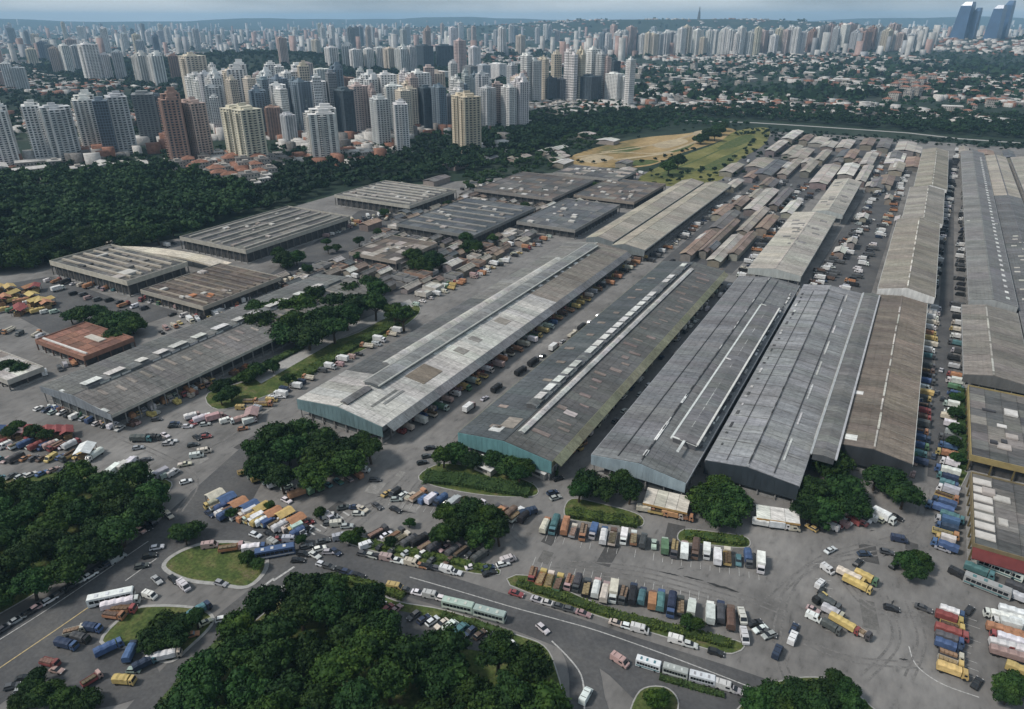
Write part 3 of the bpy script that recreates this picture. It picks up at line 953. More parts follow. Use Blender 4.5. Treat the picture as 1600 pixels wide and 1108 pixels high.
# sheds on the right edge
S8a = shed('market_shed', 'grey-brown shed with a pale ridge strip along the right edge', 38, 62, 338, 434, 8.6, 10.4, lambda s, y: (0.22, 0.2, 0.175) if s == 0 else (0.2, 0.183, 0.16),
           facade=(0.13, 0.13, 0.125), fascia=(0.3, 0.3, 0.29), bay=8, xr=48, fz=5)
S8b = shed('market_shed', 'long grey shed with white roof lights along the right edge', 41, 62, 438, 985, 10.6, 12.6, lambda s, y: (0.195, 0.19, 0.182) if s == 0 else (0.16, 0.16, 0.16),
           facade=(0.36, 0.37, 0.36), fascia=(0.3, 0.3, 0.29), bay=13, xr=51, fz=6, front_open=False)
flat_panels(S8b, 'skylight', [(17.5, 10 + i * 11, 1.8, 3.6, None) for i in range(46)], (0.6, 0.6, 0.57))
flat_panels(S8b, 'cross_gutter', [(10.5, 190, 20, 1.6, None)], (0.5, 0.49, 0.46), .3)
flat_panels(S8a, 'ridge_strip', [(10, 12 + i * 18, 0.8, 15, None) for i in range(5)], (0.4, 0.38, 0.34), .2)
S8c = shed('market_shed', 'dark grey shed with cluttered roof at the right edge', 65, 84, 338, 985, 8, 9.6, lambda s, y: (0.13, 0.13, 0.13) if y < 420 else (0.34, 0.31, 0.26), facade=(0.2, 0.2, 0.2), bay=13, fz=5, front_open=False)
flat_panels(S8c, 'skylight', [(random.uniform(2, 12), 5 + i * 9, 3, 2.5, None) for i in range(30)], (0.42, 0.4, 0.36))
shed('market_shed', 'pale shed running off the right edge at the back', 90, 112, 420, 985, 8, 9.8, lambda s, y: (0.3, 0.28, 0.24), facade=(0.2, 0.2, 0.2), bay=16, fz=5, front_open=False)


def low_block(x0, x1, y0, y1, h, desc, wallc, roofc, band, npx=6, npy=7, zone='', patches=(), name='market_hall', openc='darkwall', parapet=0.5, cat='market hall', rz=0.0):
    """flat-roofed hall: dark open ground floor under a coloured band, roof of single panels, parapet"""
    root = thing(name, desc, cat, (x0, y0, 0), rz, zone)
    w, L = x1 - x0, y1 - y0
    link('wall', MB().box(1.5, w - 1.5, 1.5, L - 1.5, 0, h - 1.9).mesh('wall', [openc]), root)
    b = MB()
    nx, ny = max(2, int(w / 6)), max(2, int(L / 6))
    for i in range(nx + 1):
        for y in (0.25, L - 0.25):
            x = 0.25 + (w - 0.5) * i / nx
            b.box(x - .25, x + .25, y - .25, y + .25, 0, h - 1.9)
    for i in range(1, ny):
        for x in (0.25, w - 0.25):
            y = L * i / ny
            b.box(x - .25, x + .25, y - .25, y + .25, 0, h - 1.9)
    link('column', b.mesh('column', ['plain']), root, color=tuple(v * .45 for v in wallc), kind='stuff')
    link('floor_slab', MB().box(-.2, w + .2, -.2, L + .2, 0.0, 0.5).mesh('floor_slab', ['concrete']), root)
    link('fascia', MB().box(0, w, 0, 0.3, h - 1.9, h + parapet).box(0, w, L - .3, L, h - 1.9, h + parapet).box(0, .3, .3, L - .3, h - 1.9, h + parapet).box(w - .3, w, .3, L - .3, h - 1.9, h + parapet).mesh('fascia', ['plain']), root, color=band)
    pw, pl = (w - .6) / npx, (L - .6) / npy
    me = MB().box(0.04, pw - 0.04, 0.04, pl - .04, -0.25, 0).box(0.04, .25, .04, pl - .04, 0, .12).mesh('roof_panel', ['roof'])
    for i in range(npx):
        for j in range(npy):
            link('roof_panel', me, root, (.3 + i * pw, .3 + j * pl, h + random.uniform(-.06, .06)), color=vary(random.choice(roofc), .12))
    for nm, x, y, sx, sy, sz, c in patches:
        link(nm, MB().box(-sx / 2, sx / 2, -sy / 2, sy / 2, 0, sz).box(-sx / 2 + .2, sx / 2 - .2, -sy / 2 + .2, sy / 2 - .2, sz, sz + .12).mesh(nm, ['plain']), root, (x, y, h + 0.08), color=c)
    return root


def rnd_patches(n, w, L, cols, names=('roof_patch', 'skylight', 'water_tank'), big=5):
    return [(random.choice(names), random.uniform(4, w - 4), random.uniform(4, L - 4), random.uniform(1.5, big), random.uniform(1.5, big), random.uniform(.15, 1.2), random.choice(cols)) for _ in range(n)]


GR = [(0.115, 0.112, 0.107), (0.145, 0.138, 0.128), (0.09, 0.089, 0.088), (0.19, 0.178, 0.16)]
BR = [(0.125, 0.102, 0.087), (0.165, 0.132, 0.108), (0.1, 0.088, 0.08)]
LT = [(0.5, 0.48, 0.44), (0.4, 0.36, 0.33), (0.3, 0.26, 0.23), (0.58, 0.56, 0.53)]
rf = thing('canopy_walk', 'long cream curved roof between the two flat halls by the wood', 'canopy', (0, 0, 0))
pts = smooth(wpoly((172, 390), (230, 392), (300, 402), (352, 416), z=6), 4)
for a, b in zip(pts[:-1], pts[1:]):
    d = Vector((b[0] - a[0], b[1] - a[1]))
    n = Vector((-d.y, d.x)).normalized() * 5
    link('roof_panel', MB().hexa([(a[0] - n.x, a[1] - n.y, 5.4), (b[0] - n.x, b[1] - n.y, 5.4), (b[0] + n.x, b[1] + n.y, 6.6), (a[0] + n.x, a[1] + n.y, 6.6)], [(a[0] - n.x, a[1] - n.y, 6.6), (b[0] - n.x, b[1] - n.y, 6.6), (b[0] + n.x, b[1] + n.y, 7.0), (a[0] + n.x, a[1] + n.y, 7.0)]).mesh('roof_panel', ['roof']), rf, color=vary((.52, .47, .38), .1))
b = MB()
for p in pts[::2]:
    b.cyl((p[0], p[1], 0), (p[0], p[1], 5.6), .3, .3, 6)
link('post', b.mesh('post', ['concrete']), rf, kind='stuff')
x, y = W(178, 384, 3)
dm = thing('dome_hall', 'low round pale dome behind the cream parapet hall', 'dome', (x, y, 0))
b = MB()
for k in range(5):
    r0, r1 = 11 * math.cos(k * .3), 11 * math.cos((k + 1) * .3)
    b.cyl((0, 0, 2 + 4.6 * math.sin(k * .3)), (0, 0, 2 + 4.6 * math.sin((k + 1) * .3)), r0, r1, 20)
link('roof', b.mesh('roof', ['roof']), dm, color=(.48, .45, .38))
link('wall', MB().cyl((0, 0, 0), (0, 0, 2.1), 10.6, 10.6, 20).mesh('wall', ['concrete']), dm)
# two halls and the red-fronted one, lower right
low_block(39, 74, 268, 330, 7, 'yellow-walled hall with dark roof patches, the upper of two at the right edge', (0.3, 0.24, 0.1), GR, (0.32, 0.25, 0.11), 6, 9, patches=rnd_patches(16, 34, 60, LT + [(0.06, 0.06, 0.065)] * 3))
low_block(39, 76, 214, 257, 6.5, 'hall with white roof patches and a dark red front at the right edge', (0.28, 0.22, 0.1), GR, (0.2, 0.16, 0.09), 6, 7,
          patches=[('skylight', 3.2, 6 + i * 5.3, 5.4, 3.6, .3, (0.55, 0.52, 0.48)) for i in range(7)] + rnd_patches(7, 34, 40, LT))
sh = thing('shop_awning', 'dark red awning along the front of the right-hand hall', 'awning', (39, 210.2, 0))
b = MB().hexa([(0, 0, 4.0), (37, 0, 4.0), (37, 3.6, 5.6), (0, 3.6, 5.6)], [(0, 0, 4.25), (37, 0, 4.25), (37, 3.6, 5.85), (0, 3.6, 5.85)])
link('canopy_sheet', b.mesh('canopy_sheet', ['plain']), sh, color=(0.13, 0.03, 0.028))
b = MB()
for i in range(8):
    b.box(i * 5.2 + .1, i * 5.2 + .3, .1, .3, 0, 4.05)
link('post', b.mesh('post', ['concrete']), sh, kind='stuff')

# halls on the left
low_block(-470, -391, 230, 272, 9, 'flat-roofed hall with a wide cream parapet beside the wood', (0.3, 0.28, 0.25), GR, (0.46, 0.43, 0.36), 12, 7, patches=[('roof_beam', 38, 7 + i * 7, 70, 1.5, 1.0, (.4, .36, .3)) for i in range(5)] + [('court_shade_panel', random.uniform(10, 66), random.uniform(6, 36), 14, 4, .1, (.05, .055, .06)) for i in range(5)] + rnd_patches(14, 76, 40, GR + LT, big=9), parapet=1.2)  # flat dark panels: the shade of sunken courts put into their colour
low_block(-378, -324, 229, 286, 7, 'brown-roofed hall with cream eaves in front of the cream parapet hall', (0.25, 0.22, 0.2), BR, (0.36, 0.33, 0.28), 8, 8, patches=[('roof_beam', 27, 5 + i * 5.6, 50, 1.2, .6, random.choice([(.3, .26, .21), (.2, .17, .14), (.12, .1, .09)])) for i in range(9)] + rnd_patches(12, 50, 54, LT + [(0.45, 0.2, 0.1)] * 2))
low_block(-446, -379, 308, 412, 9, 'long flat hall with pale beams along its roof edge by the wood', (0.28, 0.27, 0.25), GR, (0.38, 0.36, 0.31), 8, 12, parapet=0.9,
          patches=[('roof_beam', 6 + i * 11, 52, 2.0, 96, .9, (0.3, 0.285, 0.25)) for i in range(6)] + rnd_patches(12, 60, 98, LT))
low_block(-441, -359, 462, 532, 9, 'flat hall with white roof ribs in front of the far trees', (0.28, 0.27, 0.25), GR, (0.4, 0.38, 0.33), 9, 8, parapet=0.8,
          patches=[('roof_beam', 40, 8 + i * 9, 74, 1.6, .8, (0.42, 0.4, 0.36)) for i in range(7)] + rnd_patches(14, 76, 64, LT))
low_block(-337, -268, 416, 514, 8, 'dark bluish-roofed hall behind the round tree', (0.2, 0.2, 0.2), [(0.085, 0.095, 0.105), (0.11, 0.115, 0.12), (0.07, 0.078, 0.085)], (0.2, 0.2, 0.19), 7, 10,
          patches=[('roof_beam', 34, 12 + i * 14, 62, 2, .7, (0.25, 0.24, 0.22)) for i in range(6)] + rnd_patches(16, 64, 90, LT))
low_block(-322, -282, 345, 392, 7, 'small brown-roofed hall between the two round trees', (0.25, 0.22, 0.2), BR + LT[1:3], (0.3, 0.26, 0.22), 6, 6, patches=rnd_patches(8, 38, 44, LT))
low_block(-350, -270, 548, 640, 8, 'wide dark hall behind the bluish-roofed hall', (0.2, 0.2, 0.2), GR[:3] + BR, (0.24, 0.22, 0.2), 8, 9, patches=rnd_patches(20, 76, 88, LT))
low_block(-262, -212, 470, 560, 7, 'narrow dark hall beside the pair of tan sheds', (0.2, 0.2, 0.2), [(0.1, 0.105, 0.11), (0.13, 0.13, 0.13)], (0.26, 0.25, 0.23), 6, 9, patches=rnd_patches(14, 46, 86, LT))
low_block(-320, -250, 650, 700, 8, 'grey-roofed hall just before the sandy field', (0.2, 0.2, 0.2), GR + LT[2:3], (0.3, 0.29, 0.27), 7, 6, patches=rnd_patches(14, 66, 46, LT))
low_block(-262, -205, 575, 660, 7, 'brown hall with a sandy yard before the olive field', (0.2, 0.2, 0.2), BR + GR, (0.27, 0.23, 0.19), 6, 8, patches=rnd_patches(14, 54, 80, LT))
# ------------------------------------------------------------------ vegetation
def quads(centers, normals, size, jitter=0.6):
    """leaf clumps: one bent quad each, turned roughly along the given normals"""
    n = len(centers)
    nn = normals + RNG.normal(0, jitter, (n, 3))
    nn /= np.linalg.norm(nn, axis=1, keepdims=True) + 1e-9
    a = np.cross(nn, RNG.normal(0, 1, (n, 3)))
    a /= np.linalg.norm(a, axis=1, keepdims=True) + 1e-9
    b = np.cross(nn, a)
    s = (size * RNG.uniform(0.55, 1.3, n))[:, None]
    q = RNG.uniform(0.6, 1.0, (n, 1))
    v = np.stack([centers - a * s - b * s * q * .4, centers + b * s * -q, centers + a * s * .9 + b * s * .3 * q, centers + b * s * q], 1)
    return v.reshape(-1, 3), np.arange(n * 4).reshape(n, 4)


_t = (1 + 5 ** .5) / 2
ICO_V = np.array([(-1, _t, 0), (1, _t, 0), (-1, -_t, 0), (1, -_t, 0), (0, -1, _t), (0, 1, _t), (0, -1, -_t), (0, 1, -_t), (_t, 0, -1), (_t, 0, 1), (-_t, 0, -1), (-_t, 0, 1)], float)
ICO_V /= np.linalg.norm(ICO_V[0])
ICO_F = np.array([(0, 11, 5), (0, 5, 1), (0, 1, 7), (0, 7, 10), (0, 10, 11), (1, 5, 9), (5, 11, 4), (11, 10, 2), (10, 7, 6), (7, 1, 8), (3, 9, 4), (3, 4, 2), (3, 2, 6), (3, 6, 8), (3, 8, 9), (4, 9, 5), (2, 4, 11), (6, 2, 10), (8, 6, 7), (9, 8, 1)])
ICO_Q = np.concatenate([ICO_F, ICO_F[:, 2:3]], 1)


def crown_arrays(R, H, nl, nq, qs, core=0.78, flat=0.85):
    """crown of lobes around (0, 0, H): leaf quads on the lobes' outer sides round a dark core"""
    cs, rs = [], []
    for i in range(nl):
        if i == 0:
            p, r = np.array([0, 0, R * .12]), R * .52
        else:
            a = 2.399 * i + RNG.uniform(-.4, .4)
            q = math.sqrt(i / nl) * RNG.uniform(.72, .98)
            r = R * RNG.uniform(.2, .36)
            rad = q * (R - r * 0.8)
            p = np.array([rad * math.cos(a), rad * math.sin(a), R * flat * (math.sqrt(max(0, 1 - q * q)) * RNG.uniform(.35, 1.0) - .3)])
        cs.append(p)
        rs.append(r)
    cs, rs = np.array(cs), np.array(rs)
    w = rs ** 2 / (rs ** 2).sum()
    V, Fq = [], []
    k = 0
    idx = RNG.choice(nl, nq, p=w)
    d = RNG.normal(0, 1, (nq, 3))
    d[:, 2] = np.abs(d[:, 2]) * 1.0 - 0.4
    d /= np.linalg.norm(d, axis=1, keepdims=True)
    rad = rs[idx] * RNG.uniform(.82, 1.1, nq)
    sc = np.array([1, 1, .8])
    c = cs[idx] + d * rad[:, None] * sc
    v, f = quads(c, d, np.full(nq, qs))
    V.append(v)
    Fq.append(f)
    k += len(v)
    for p, r in zip(cs, rs):
        v = ICO_V * (r * core) * RNG.uniform(.85, 1.12, (12, 1)) * sc + p
        V.append(v)
        Fq.append(ICO_Q + k)
        k += 12
    v = np.concatenate(V)
    v[:, 2] += H
    return v, np.concatenate(Fq)


def tri_fix(me):
    return me


def arrays_mesh(name, v, f, mats):
    """quads, with triangles written as quads whose last corner repeats the third"""
    tri = f[:, 2] == f[:, 3]
    q, t = f[~tri], f[tri][:, :3]
    me = bpy.data.meshes.new(name)
    me.vertices.add(len(v))
    me.vertices.foreach_set('co', np.asarray(v, np.float32).ravel())
    loops = np.concatenate([q.ravel(), t.ravel()]).astype(np.int32)
    me.loops.add(len(loops))
    me.loops.foreach_set('vertex_index', loops)
    st = np.concatenate([np.arange(len(q)) * 4, len(q) * 4 + np.arange(len(t)) * 3]).astype(np.int32)
    me.polygons.add(len(q) + len(t))
    me.polygons.foreach_set('loop_start', st)
    for m in mats:
        me.materials.append(M[m])
    me.update(calc_edges=True)
    return me


CROWNS = [arrays_mesh('crown', *crown_arrays(1.0, 0.0, n, 3200, 0.058), ['leaf']) for n in (26, 30, 34, 28, 38, 24, 32)]


def trunk_mesh():
    b = MB()
    b.cyl((0, 0, -.1), (.05, .03, .55), .05, .036, 8)
    for i in range(5):
        a = i * 1.26 + .3
        b.cyl((.05, .03, .42), (.05 + .34 * math.cos(a), .03 + .34 * math.sin(a), .8), .026, .012, 6)
    return b.mesh('trunk', ['bark'])


TRUNK = trunk_mesh()
N_TREES = 0


def tree(x, y, diam, h, zone, desc='broad dark green tree', z=0.0, group='trees around the market', same=False, sort='left'):
    """trunk and crown; diam and h in metres"""
    global N_TREES
    N_TREES += 1
    R = diam / 2
    t = thing('leafy_tree', desc, 'tree', (x, y, z), random.uniform(0, 6.28), zone, group, sort, same)
    ch = max(R * 0.95, h * 0.62)
    link('trunk', TRUNK, t, (0, 0, 0), scale=(h * .9, h * .9, h * .75))
    hz = h - R * .78
    link('crown', random.choice(CROWNS), t, (0, 0, max(hz, h * .36)), random.uniform(0, 6.28), scale=(R, R * random.uniform(.88, 1.12), R * random.uniform(.85, 1.1)))
    return t


def trees_px(lst, zone, h=11, **k):
    """crown centres seen at pixels, with crown widths in metres"""
    grow = k.pop('grow', 1.22)
    for px, py, d in lst:
        d *= grow
        hh = h * random.uniform(.9, 1.12)
        x, y = W(px, py, hh * .62)
        tree(x, y, d, hh, zone, **k)


# clumps near the camera, one by one
trees_px([(600, 330, 9), (560, 375, 8), (700, 318, 10), (620, 372, 8), (820, 320, 9), (850, 300, 10), (770, 372, 9), (690, 408, 8), (480, 420, 8), (900, 318, 8), (640, 312, 9), (930, 288, 9), (500, 345, 8), (600, 285, 10), (735, 290, 9), (560, 400, 7), (780, 290, 9), (590, 362, 7)], 'scattered among the halls of the old market', 8, desc='dark tree', group='trees among the old halls')
trees_px([(432, 680, 15), (470, 668, 12), (505, 684, 11), (450, 700, 14), (412, 725, 14), (500, 705, 15), (545, 696, 13), (566, 690, 8), (540, 720, 14), (490, 740, 13), (578, 700, 10), (440, 745, 10), (398, 705, 9)],
         'in the clump before the white-roofed shed', 12, group='clump before the white-roofed shed')
trees_px([(712, 705, 11), (735, 716, 9), (800, 726, 14), (772, 716, 9), (822, 728, 8), (692, 712, 9), (812, 740, 8)], 'before the teal gable', 8, grow=1.1, group='trees before the teal gable')
trees_px([(918, 748, 12), (945, 760, 10), (985, 765, 9), (970, 750, 8), (905, 765, 8)], 'before the grey shed gable', 9, group='trees before the grey shed')
trees_px([(1105, 775, 14), (1145, 775, 14), (1125, 755, 12), (1128, 800, 12)], 'beside the cream lorries before the pale ribbed shed', 9, group='trees before the pale ribbed shed')
trees_px([(1305, 720, 13), (1275, 765, 13), (1320, 760, 14), (1290, 795, 12), (1335, 790, 11), (1265, 795, 10), (1395, 745, 13), (1415, 770, 11), (1370, 745, 9)], 'before the brown-roofed shed', 10, group='trees before the brown shed')
trees_px([(1418, 875, 7), (1440, 872, 7.5), (1428, 890, 7)], 'alone on the open yard', 6, desc='small round tree crown', group='trees on the open yard')
trees_px([(700, 800, 11), (735, 795, 12), (765, 808, 12), (715, 825, 12), (750, 832, 12), (780, 830, 8), (690, 835, 9), (742, 812, 9)], 'in the car park below the teal gable', 9, grow=1.02, group='trees in the car park')
trees_px([(278, 826, 7), (300, 825, 7), (288, 836, 6)], 'at the tip of the kerbed grass island', 6, desc='low bushy tree', group='trees at the grass island')
trees_px([(255, 975, 9), (238, 995, 8), (272, 988, 8), (305, 965, 5), (285, 970, 6)], 'on the grass island beside the blue trucks', 7, group='trees on the lower grass island')
trees_px([(660, 408, 19), (645, 398, 13), (676, 402, 14)], 'forming the round dark canopy by the bluish hall', 13, group='round canopy by the bluish hall')
trees_px([(736, 380, 16), (728, 372, 10), (745, 388, 9)], 'forming the smaller round canopy by the bluish hall', 12, group='smaller round canopy by the bluish hall')
trees_px([(445, 403, 15), (462, 400, 13), (435, 395, 10)], 'beside the small hall at the long flat hall', 10, group='canopy at the long flat hall')
trees_px([(525, 385, 8), (510, 378, 7), (512, 388, 6)], 'behind the small brown-roofed hall', 7, group='trees behind the small hall')
trees_px([(405, 500, 16), (440, 515, 16), (430, 480, 15), (470, 475, 16), (500, 495, 16), (520, 470, 15), (545, 450, 15), (575, 440, 14), (560, 470, 14), (590, 455, 10), (480, 520, 14), (520, 510, 12), (400, 480, 11), (455, 500, 14), (540, 490, 13), (490, 460, 12), (585, 475, 11), (615, 485, 11), (630, 492, 9)],
         'in the dense clump beside the left market shed', 15, grow=1.5, group='dense clump beside the left shed')
trees_px([(345, 600, 10), (360, 612, 9), (400, 575, 10), (385, 585, 9), (425, 570, 8), (450, 590, 7), (345, 620, 7)], 'along the green strip with a pale walkway', 7, group='trees along the green strip')
trees_px([(165, 495, 12), (190, 500, 14), (205, 505, 12), (130, 488, 11), (180, 520, 11), (150, 485, 9), (110, 492, 8)], 'behind the left shed by the terracotta hall', 10, grow=1.45, group='trees behind the left shed')
trees_px([(10, 570, 10), (30, 575, 9), (-8, 578, 10)], 'on the left edge beside the shed', 8, group='trees on the left edge')
trees_px([(25, 665, 7), (50, 672, 7), (70, 678, 6), (15, 675, 6)], 'over the parked cars at the left edge', 6, desc='small dark tree', group='small trees at the left edge')
trees_px([(65, 1085, 7), (45, 1070, 6), (100, 1090, 7), (135, 1092, 7), (60, 1055, 4), (85, 1075, 5), (30, 1092, 6)], 'in the bottom left corner by the trucks', 5, desc='low light green tree', group='low trees in the bottom left corner')
trees_px([(1215, 1085, 9), (1250, 1085, 9), (1290, 1080, 9), (1320, 1075, 6), (1185, 1092, 8), (1270, 1098, 9), (1305, 1060, 5), (1330, 1095, 7), (1225, 1100, 8)], 'at the bottom edge by the open yard', 6, desc='bright green bushy tree', group='trees at the bottom edge')
trees_px([(1580, 1068, 7), (1598, 1065, 7), (1575, 1085, 6)], 'in the bottom right corner', 6, group='trees in the bottom right corner')
trees_px([(1022, 1090, 5), (1035, 1088, 4)], 'on the small bed below the coaches', 4, desc='small low tree', group='trees below the coaches')
trees_px([(1495, 620, 6), (1493, 645, 6), (1494, 668, 6), (1490, 690, 5), (1496, 715, 5)], 'in the hedge line beside the yellow-walled hall', 6, desc='small dark tree', group='trees by the yellow hall')
trees_px([(500, 915, 6), (475, 920, 5), (1075, 970, 5), (1090, 975, 4)], 'on the verge of the cross road', 4.5, desc='small roadside tree', group='small roadside trees')
trees_px([(1095, 214, 20), (1108, 207, 20), (1122, 200, 22), (1130, 195, 18), (1118, 209, 17), (1045, 258, 20), (1060, 250, 18)], 'between the sandy and the olive field', 16, desc='dark tree', group='trees between the two fields')
trees_px([(470, 842, 4), (545, 838, 5), (560, 830, 4), (420, 790, 4), (360, 800, 4), (500, 800, 4), (610, 845, 4), (385, 870, 5), (402, 880, 4), (640, 815, 4)], 'by the traffic of the left junction', 4, desc='small roadside tree', group='small trees at the left junction')
# the two woods at the bottom
BW = wpoly((262, 1095), (300, 1040), (355, 985), (440, 925), (520, 905), (572, 925), (600, 975), (665, 1000), (735, 1000), (800, 1015), (850, 1035), (880, 1085), (886, 1150), (220, 1150), z=7)
for x, y in sorted(scatter(BW, 7.4, 90), key=lambda p: p[1]):
    tree(x, y, random.uniform(12, 16.5), random.uniform(9, 13), 'in the dense wood at the bottom edge', group='dense wood at the bottom edge', same=True, desc='dark green tree')
LW = wpoly((-160, 800), (-20, 760), (60, 752), (150, 735), (225, 738), (246, 765), (215, 815), (140, 868), (60, 915), (-10, 950), (-160, 1010), z=6)
for x, y in sorted(scatter(LW, 7.6, 70), key=lambda p: p[1]):
    tree(x, y, random.uniform(12, 16.5), random.uniform(9, 12.5), 'in the wood along the road at the left edge', group='wood along the left road', same=True, desc='dark green tree')
# the front of the wood behind the halls, tree by tree
WA = wpoly((-150, 440), (0, 425), (70, 418), (150, 402), (240, 388), (300, 368), (392, 330), (385, 300), (300, 280), (200, 272), (100, 285), (0, 290), (-150, 300))
_wa = scatter(WA, 10.5, 700, 20)
_wa.sort(key=lambda p: p[0] ** 2 + p[1] ** 2)
_front = _wa[: max(0, 292 - N_TREES)]
for x, y in _front:
    tree(x, y, random.uniform(16, 25), random.uniform(10, 20), 'at the near edge of the great wood behind the halls', group='near edge of the great wood', same=True, desc='dark green tree')


SMALL_CROWNS = {}


def wood(name, pts, lod, hs=(9, 13), ds=(11, 16), label=None):
    """one mass of trees: real crowns joined in one mesh"""
    R0 = {3: (8, 200, .14), 2: (5, 64, .22), 1: (3, 26, .36), 0: (2, 10, .5)}[lod]
    if lod not in SMALL_CROWNS:
        SMALL_CROWNS[lod] = [crown_arrays(1.0, 0.0, *R0, core=.85) for _ in range(6)]
    V, Fq, k = [], [], 0
    for x, y in pts:
        v, f = random.choice(SMALL_CROWNS[lod])
        R, h, a = random.uniform(*ds) / 2, random.uniform(*hs), random.uniform(0, 6.28)
        c, s = math.cos(a), math.sin(a)
        z0 = float(zt(x, y))
        vv = np.empty_like(v)
        vv[:, 0] = (v[:, 0] * c - v[:, 1] * s) * R + x
        vv[:, 1] = (v[:, 0] * s + v[:, 1] * c) * R + y
        vv[:, 2] = v[:, 2] * R * .9 + z0 + max(h - R * .8, h * .4)
        V.append(vv)
        Fq.append(f + k)
        k += len(v)
    if V:
        link(name, arrays_mesh(name, np.concatenate(V), np.concatenate(Fq), ['leaf_wood']), kind='stuff')


wood('woodland', _wa[len(_front):], 3, (9, 21), (17, 27))
GAPS = [wpoly((270, 245), (425, 250), (425, 300), (275, 290))]
WB = wpoly((395, 330), (405, 290), (430, 268), (520, 262), (600, 255), (690, 235), (760, 232), (830, 215), (880, 210), (860, 232), (760, 262), (690, 275), (620, 290), (520, 292), (450, 322))
wood('woodland', scatter(WB, 10.5, 600, 20), 2, (8, 17), (13, 21))
WC = wpoly((740, 222), (830, 200), (900, 188), (1000, 176), (1150, 168), (1300, 172), (1450, 180), (1700, 190), (1700, 222), (1500, 212), (1330, 198), (1180, 187), (1060, 182), (1010, 200), (900, 208), (830, 222))
wood('woodland', scatter(WC, 11.5, 1300, 20), 2, (9, 17), (14, 22))
WD = wpoly((-100, 300), (60, 268), (180, 255), (280, 242), (360, 235), (520, 240), (640, 225), (700, 205), (760, 196), (860, 172), (1000, 150), (1000, 172), (880, 188), (760, 230), (690, 236), (600, 252), (430, 268), (275, 282), (200, 274), (100, 287))
wood('woodland', [p for p in scatter(WD, 12, 1000, 20) if not in_poly(*p, GAPS[0])], 2)
WG = wpoly((725, 300), (740, 240), (830, 222), (890, 206), (960, 202), (1000, 206), (930, 228), (885, 246), (850, 270), (800, 285))
wood('woodland', scatter(WG, 12, 190, 30), 2, (6, 12), (9, 15))
wood('woodland', scatter(wpoly((890, 196), (960, 186), (1060, 183), (1120, 190), (1170, 196), (1060, 200), (1000, 208), (930, 222), (900, 212)), 12, 170, 30), 2, (6, 12), (9, 15))
_edge = []
for q in (((890, 252), (960, 256), (1015, 254), (1062, 240), (1100, 224)), ((1015, 278), (1060, 282), (1105, 280)), ((1195, 228), (1202, 202), (1150, 198)), ((885, 248), (930, 232), (1000, 216), (1070, 205), (1130, 197)), ((1062, 242), (1040, 258), (1018, 272))):
    for x, y in smooth(wpoly(*q), 9):
        if random.random() < .3:
            _edge.append((x + random.uniform(-6, 6), y + random.uniform(-9, 9)))
for px in range(1150, 1620, 5):
    for _ in range(2):
        _edge.append(WT(px + random.uniform(-3, 3), 206 + (px - 1180) * .052 + random.uniform(-3, 9))[:2])
wood('low_shrubbery', _edge, 2, (2.5, 6), (4, 9))
WM = wpoly((1000, 290), (1100, 262), (1160, 238), (1180, 215), (1280, 215), (1230, 250), (1100, 300))
wood('low_shrubbery', scatter(WM, 14, 60, 20), 2, (4, 7), (6, 10))
# the park belt on the right, and the green between the towers and the hills
WE = [WT(x, y)[:2] for x, y in ((960, 165), (1000, 135), (1010, 100), (1200, 88), (1450, 82), (1750, 85), (1750, 190), (1450, 178), (1300, 170), (1150, 166))]
wood('park_woodland', scatter(WE, 17, 1500, 14), 1, (9, 14), (13, 20))
WF = [WT(x, y)[:2] for x, y in ((-150, 200), (-150, 120), (100, 112), (350, 112), (620, 100), (820, 110), (960, 120), (960, 150), (760, 185), (560, 205), (330, 205), (100, 225))]
wood('park_woodland', scatter(WF, 21, 2300, 10), 1, (9, 13), (13, 20))
WR = [(RIDGE[0] + 900 * math.cos(t) * 1.0, RIDGE[1] + 750 * math.sin(t)) for t in np.linspace(0, 6.2, 14)]
wood('ridge_woodland', scatter(WR, 20, 2200, 8), 1, (10, 15), (16, 24))
far = []
for _ in range(5200):
    d = 1500 * (6.0 ** random.random())
    x, y = polar(random.uniform(-240, 1840), d)
    if math.sin(x / 310 + 1) * math.cos(y / 420) + .5 * math.sin((x - y) / 170) > -.1:
        far.append((x, y))
wood('far_greenery', far, 0, (8, 14), (20, 46))


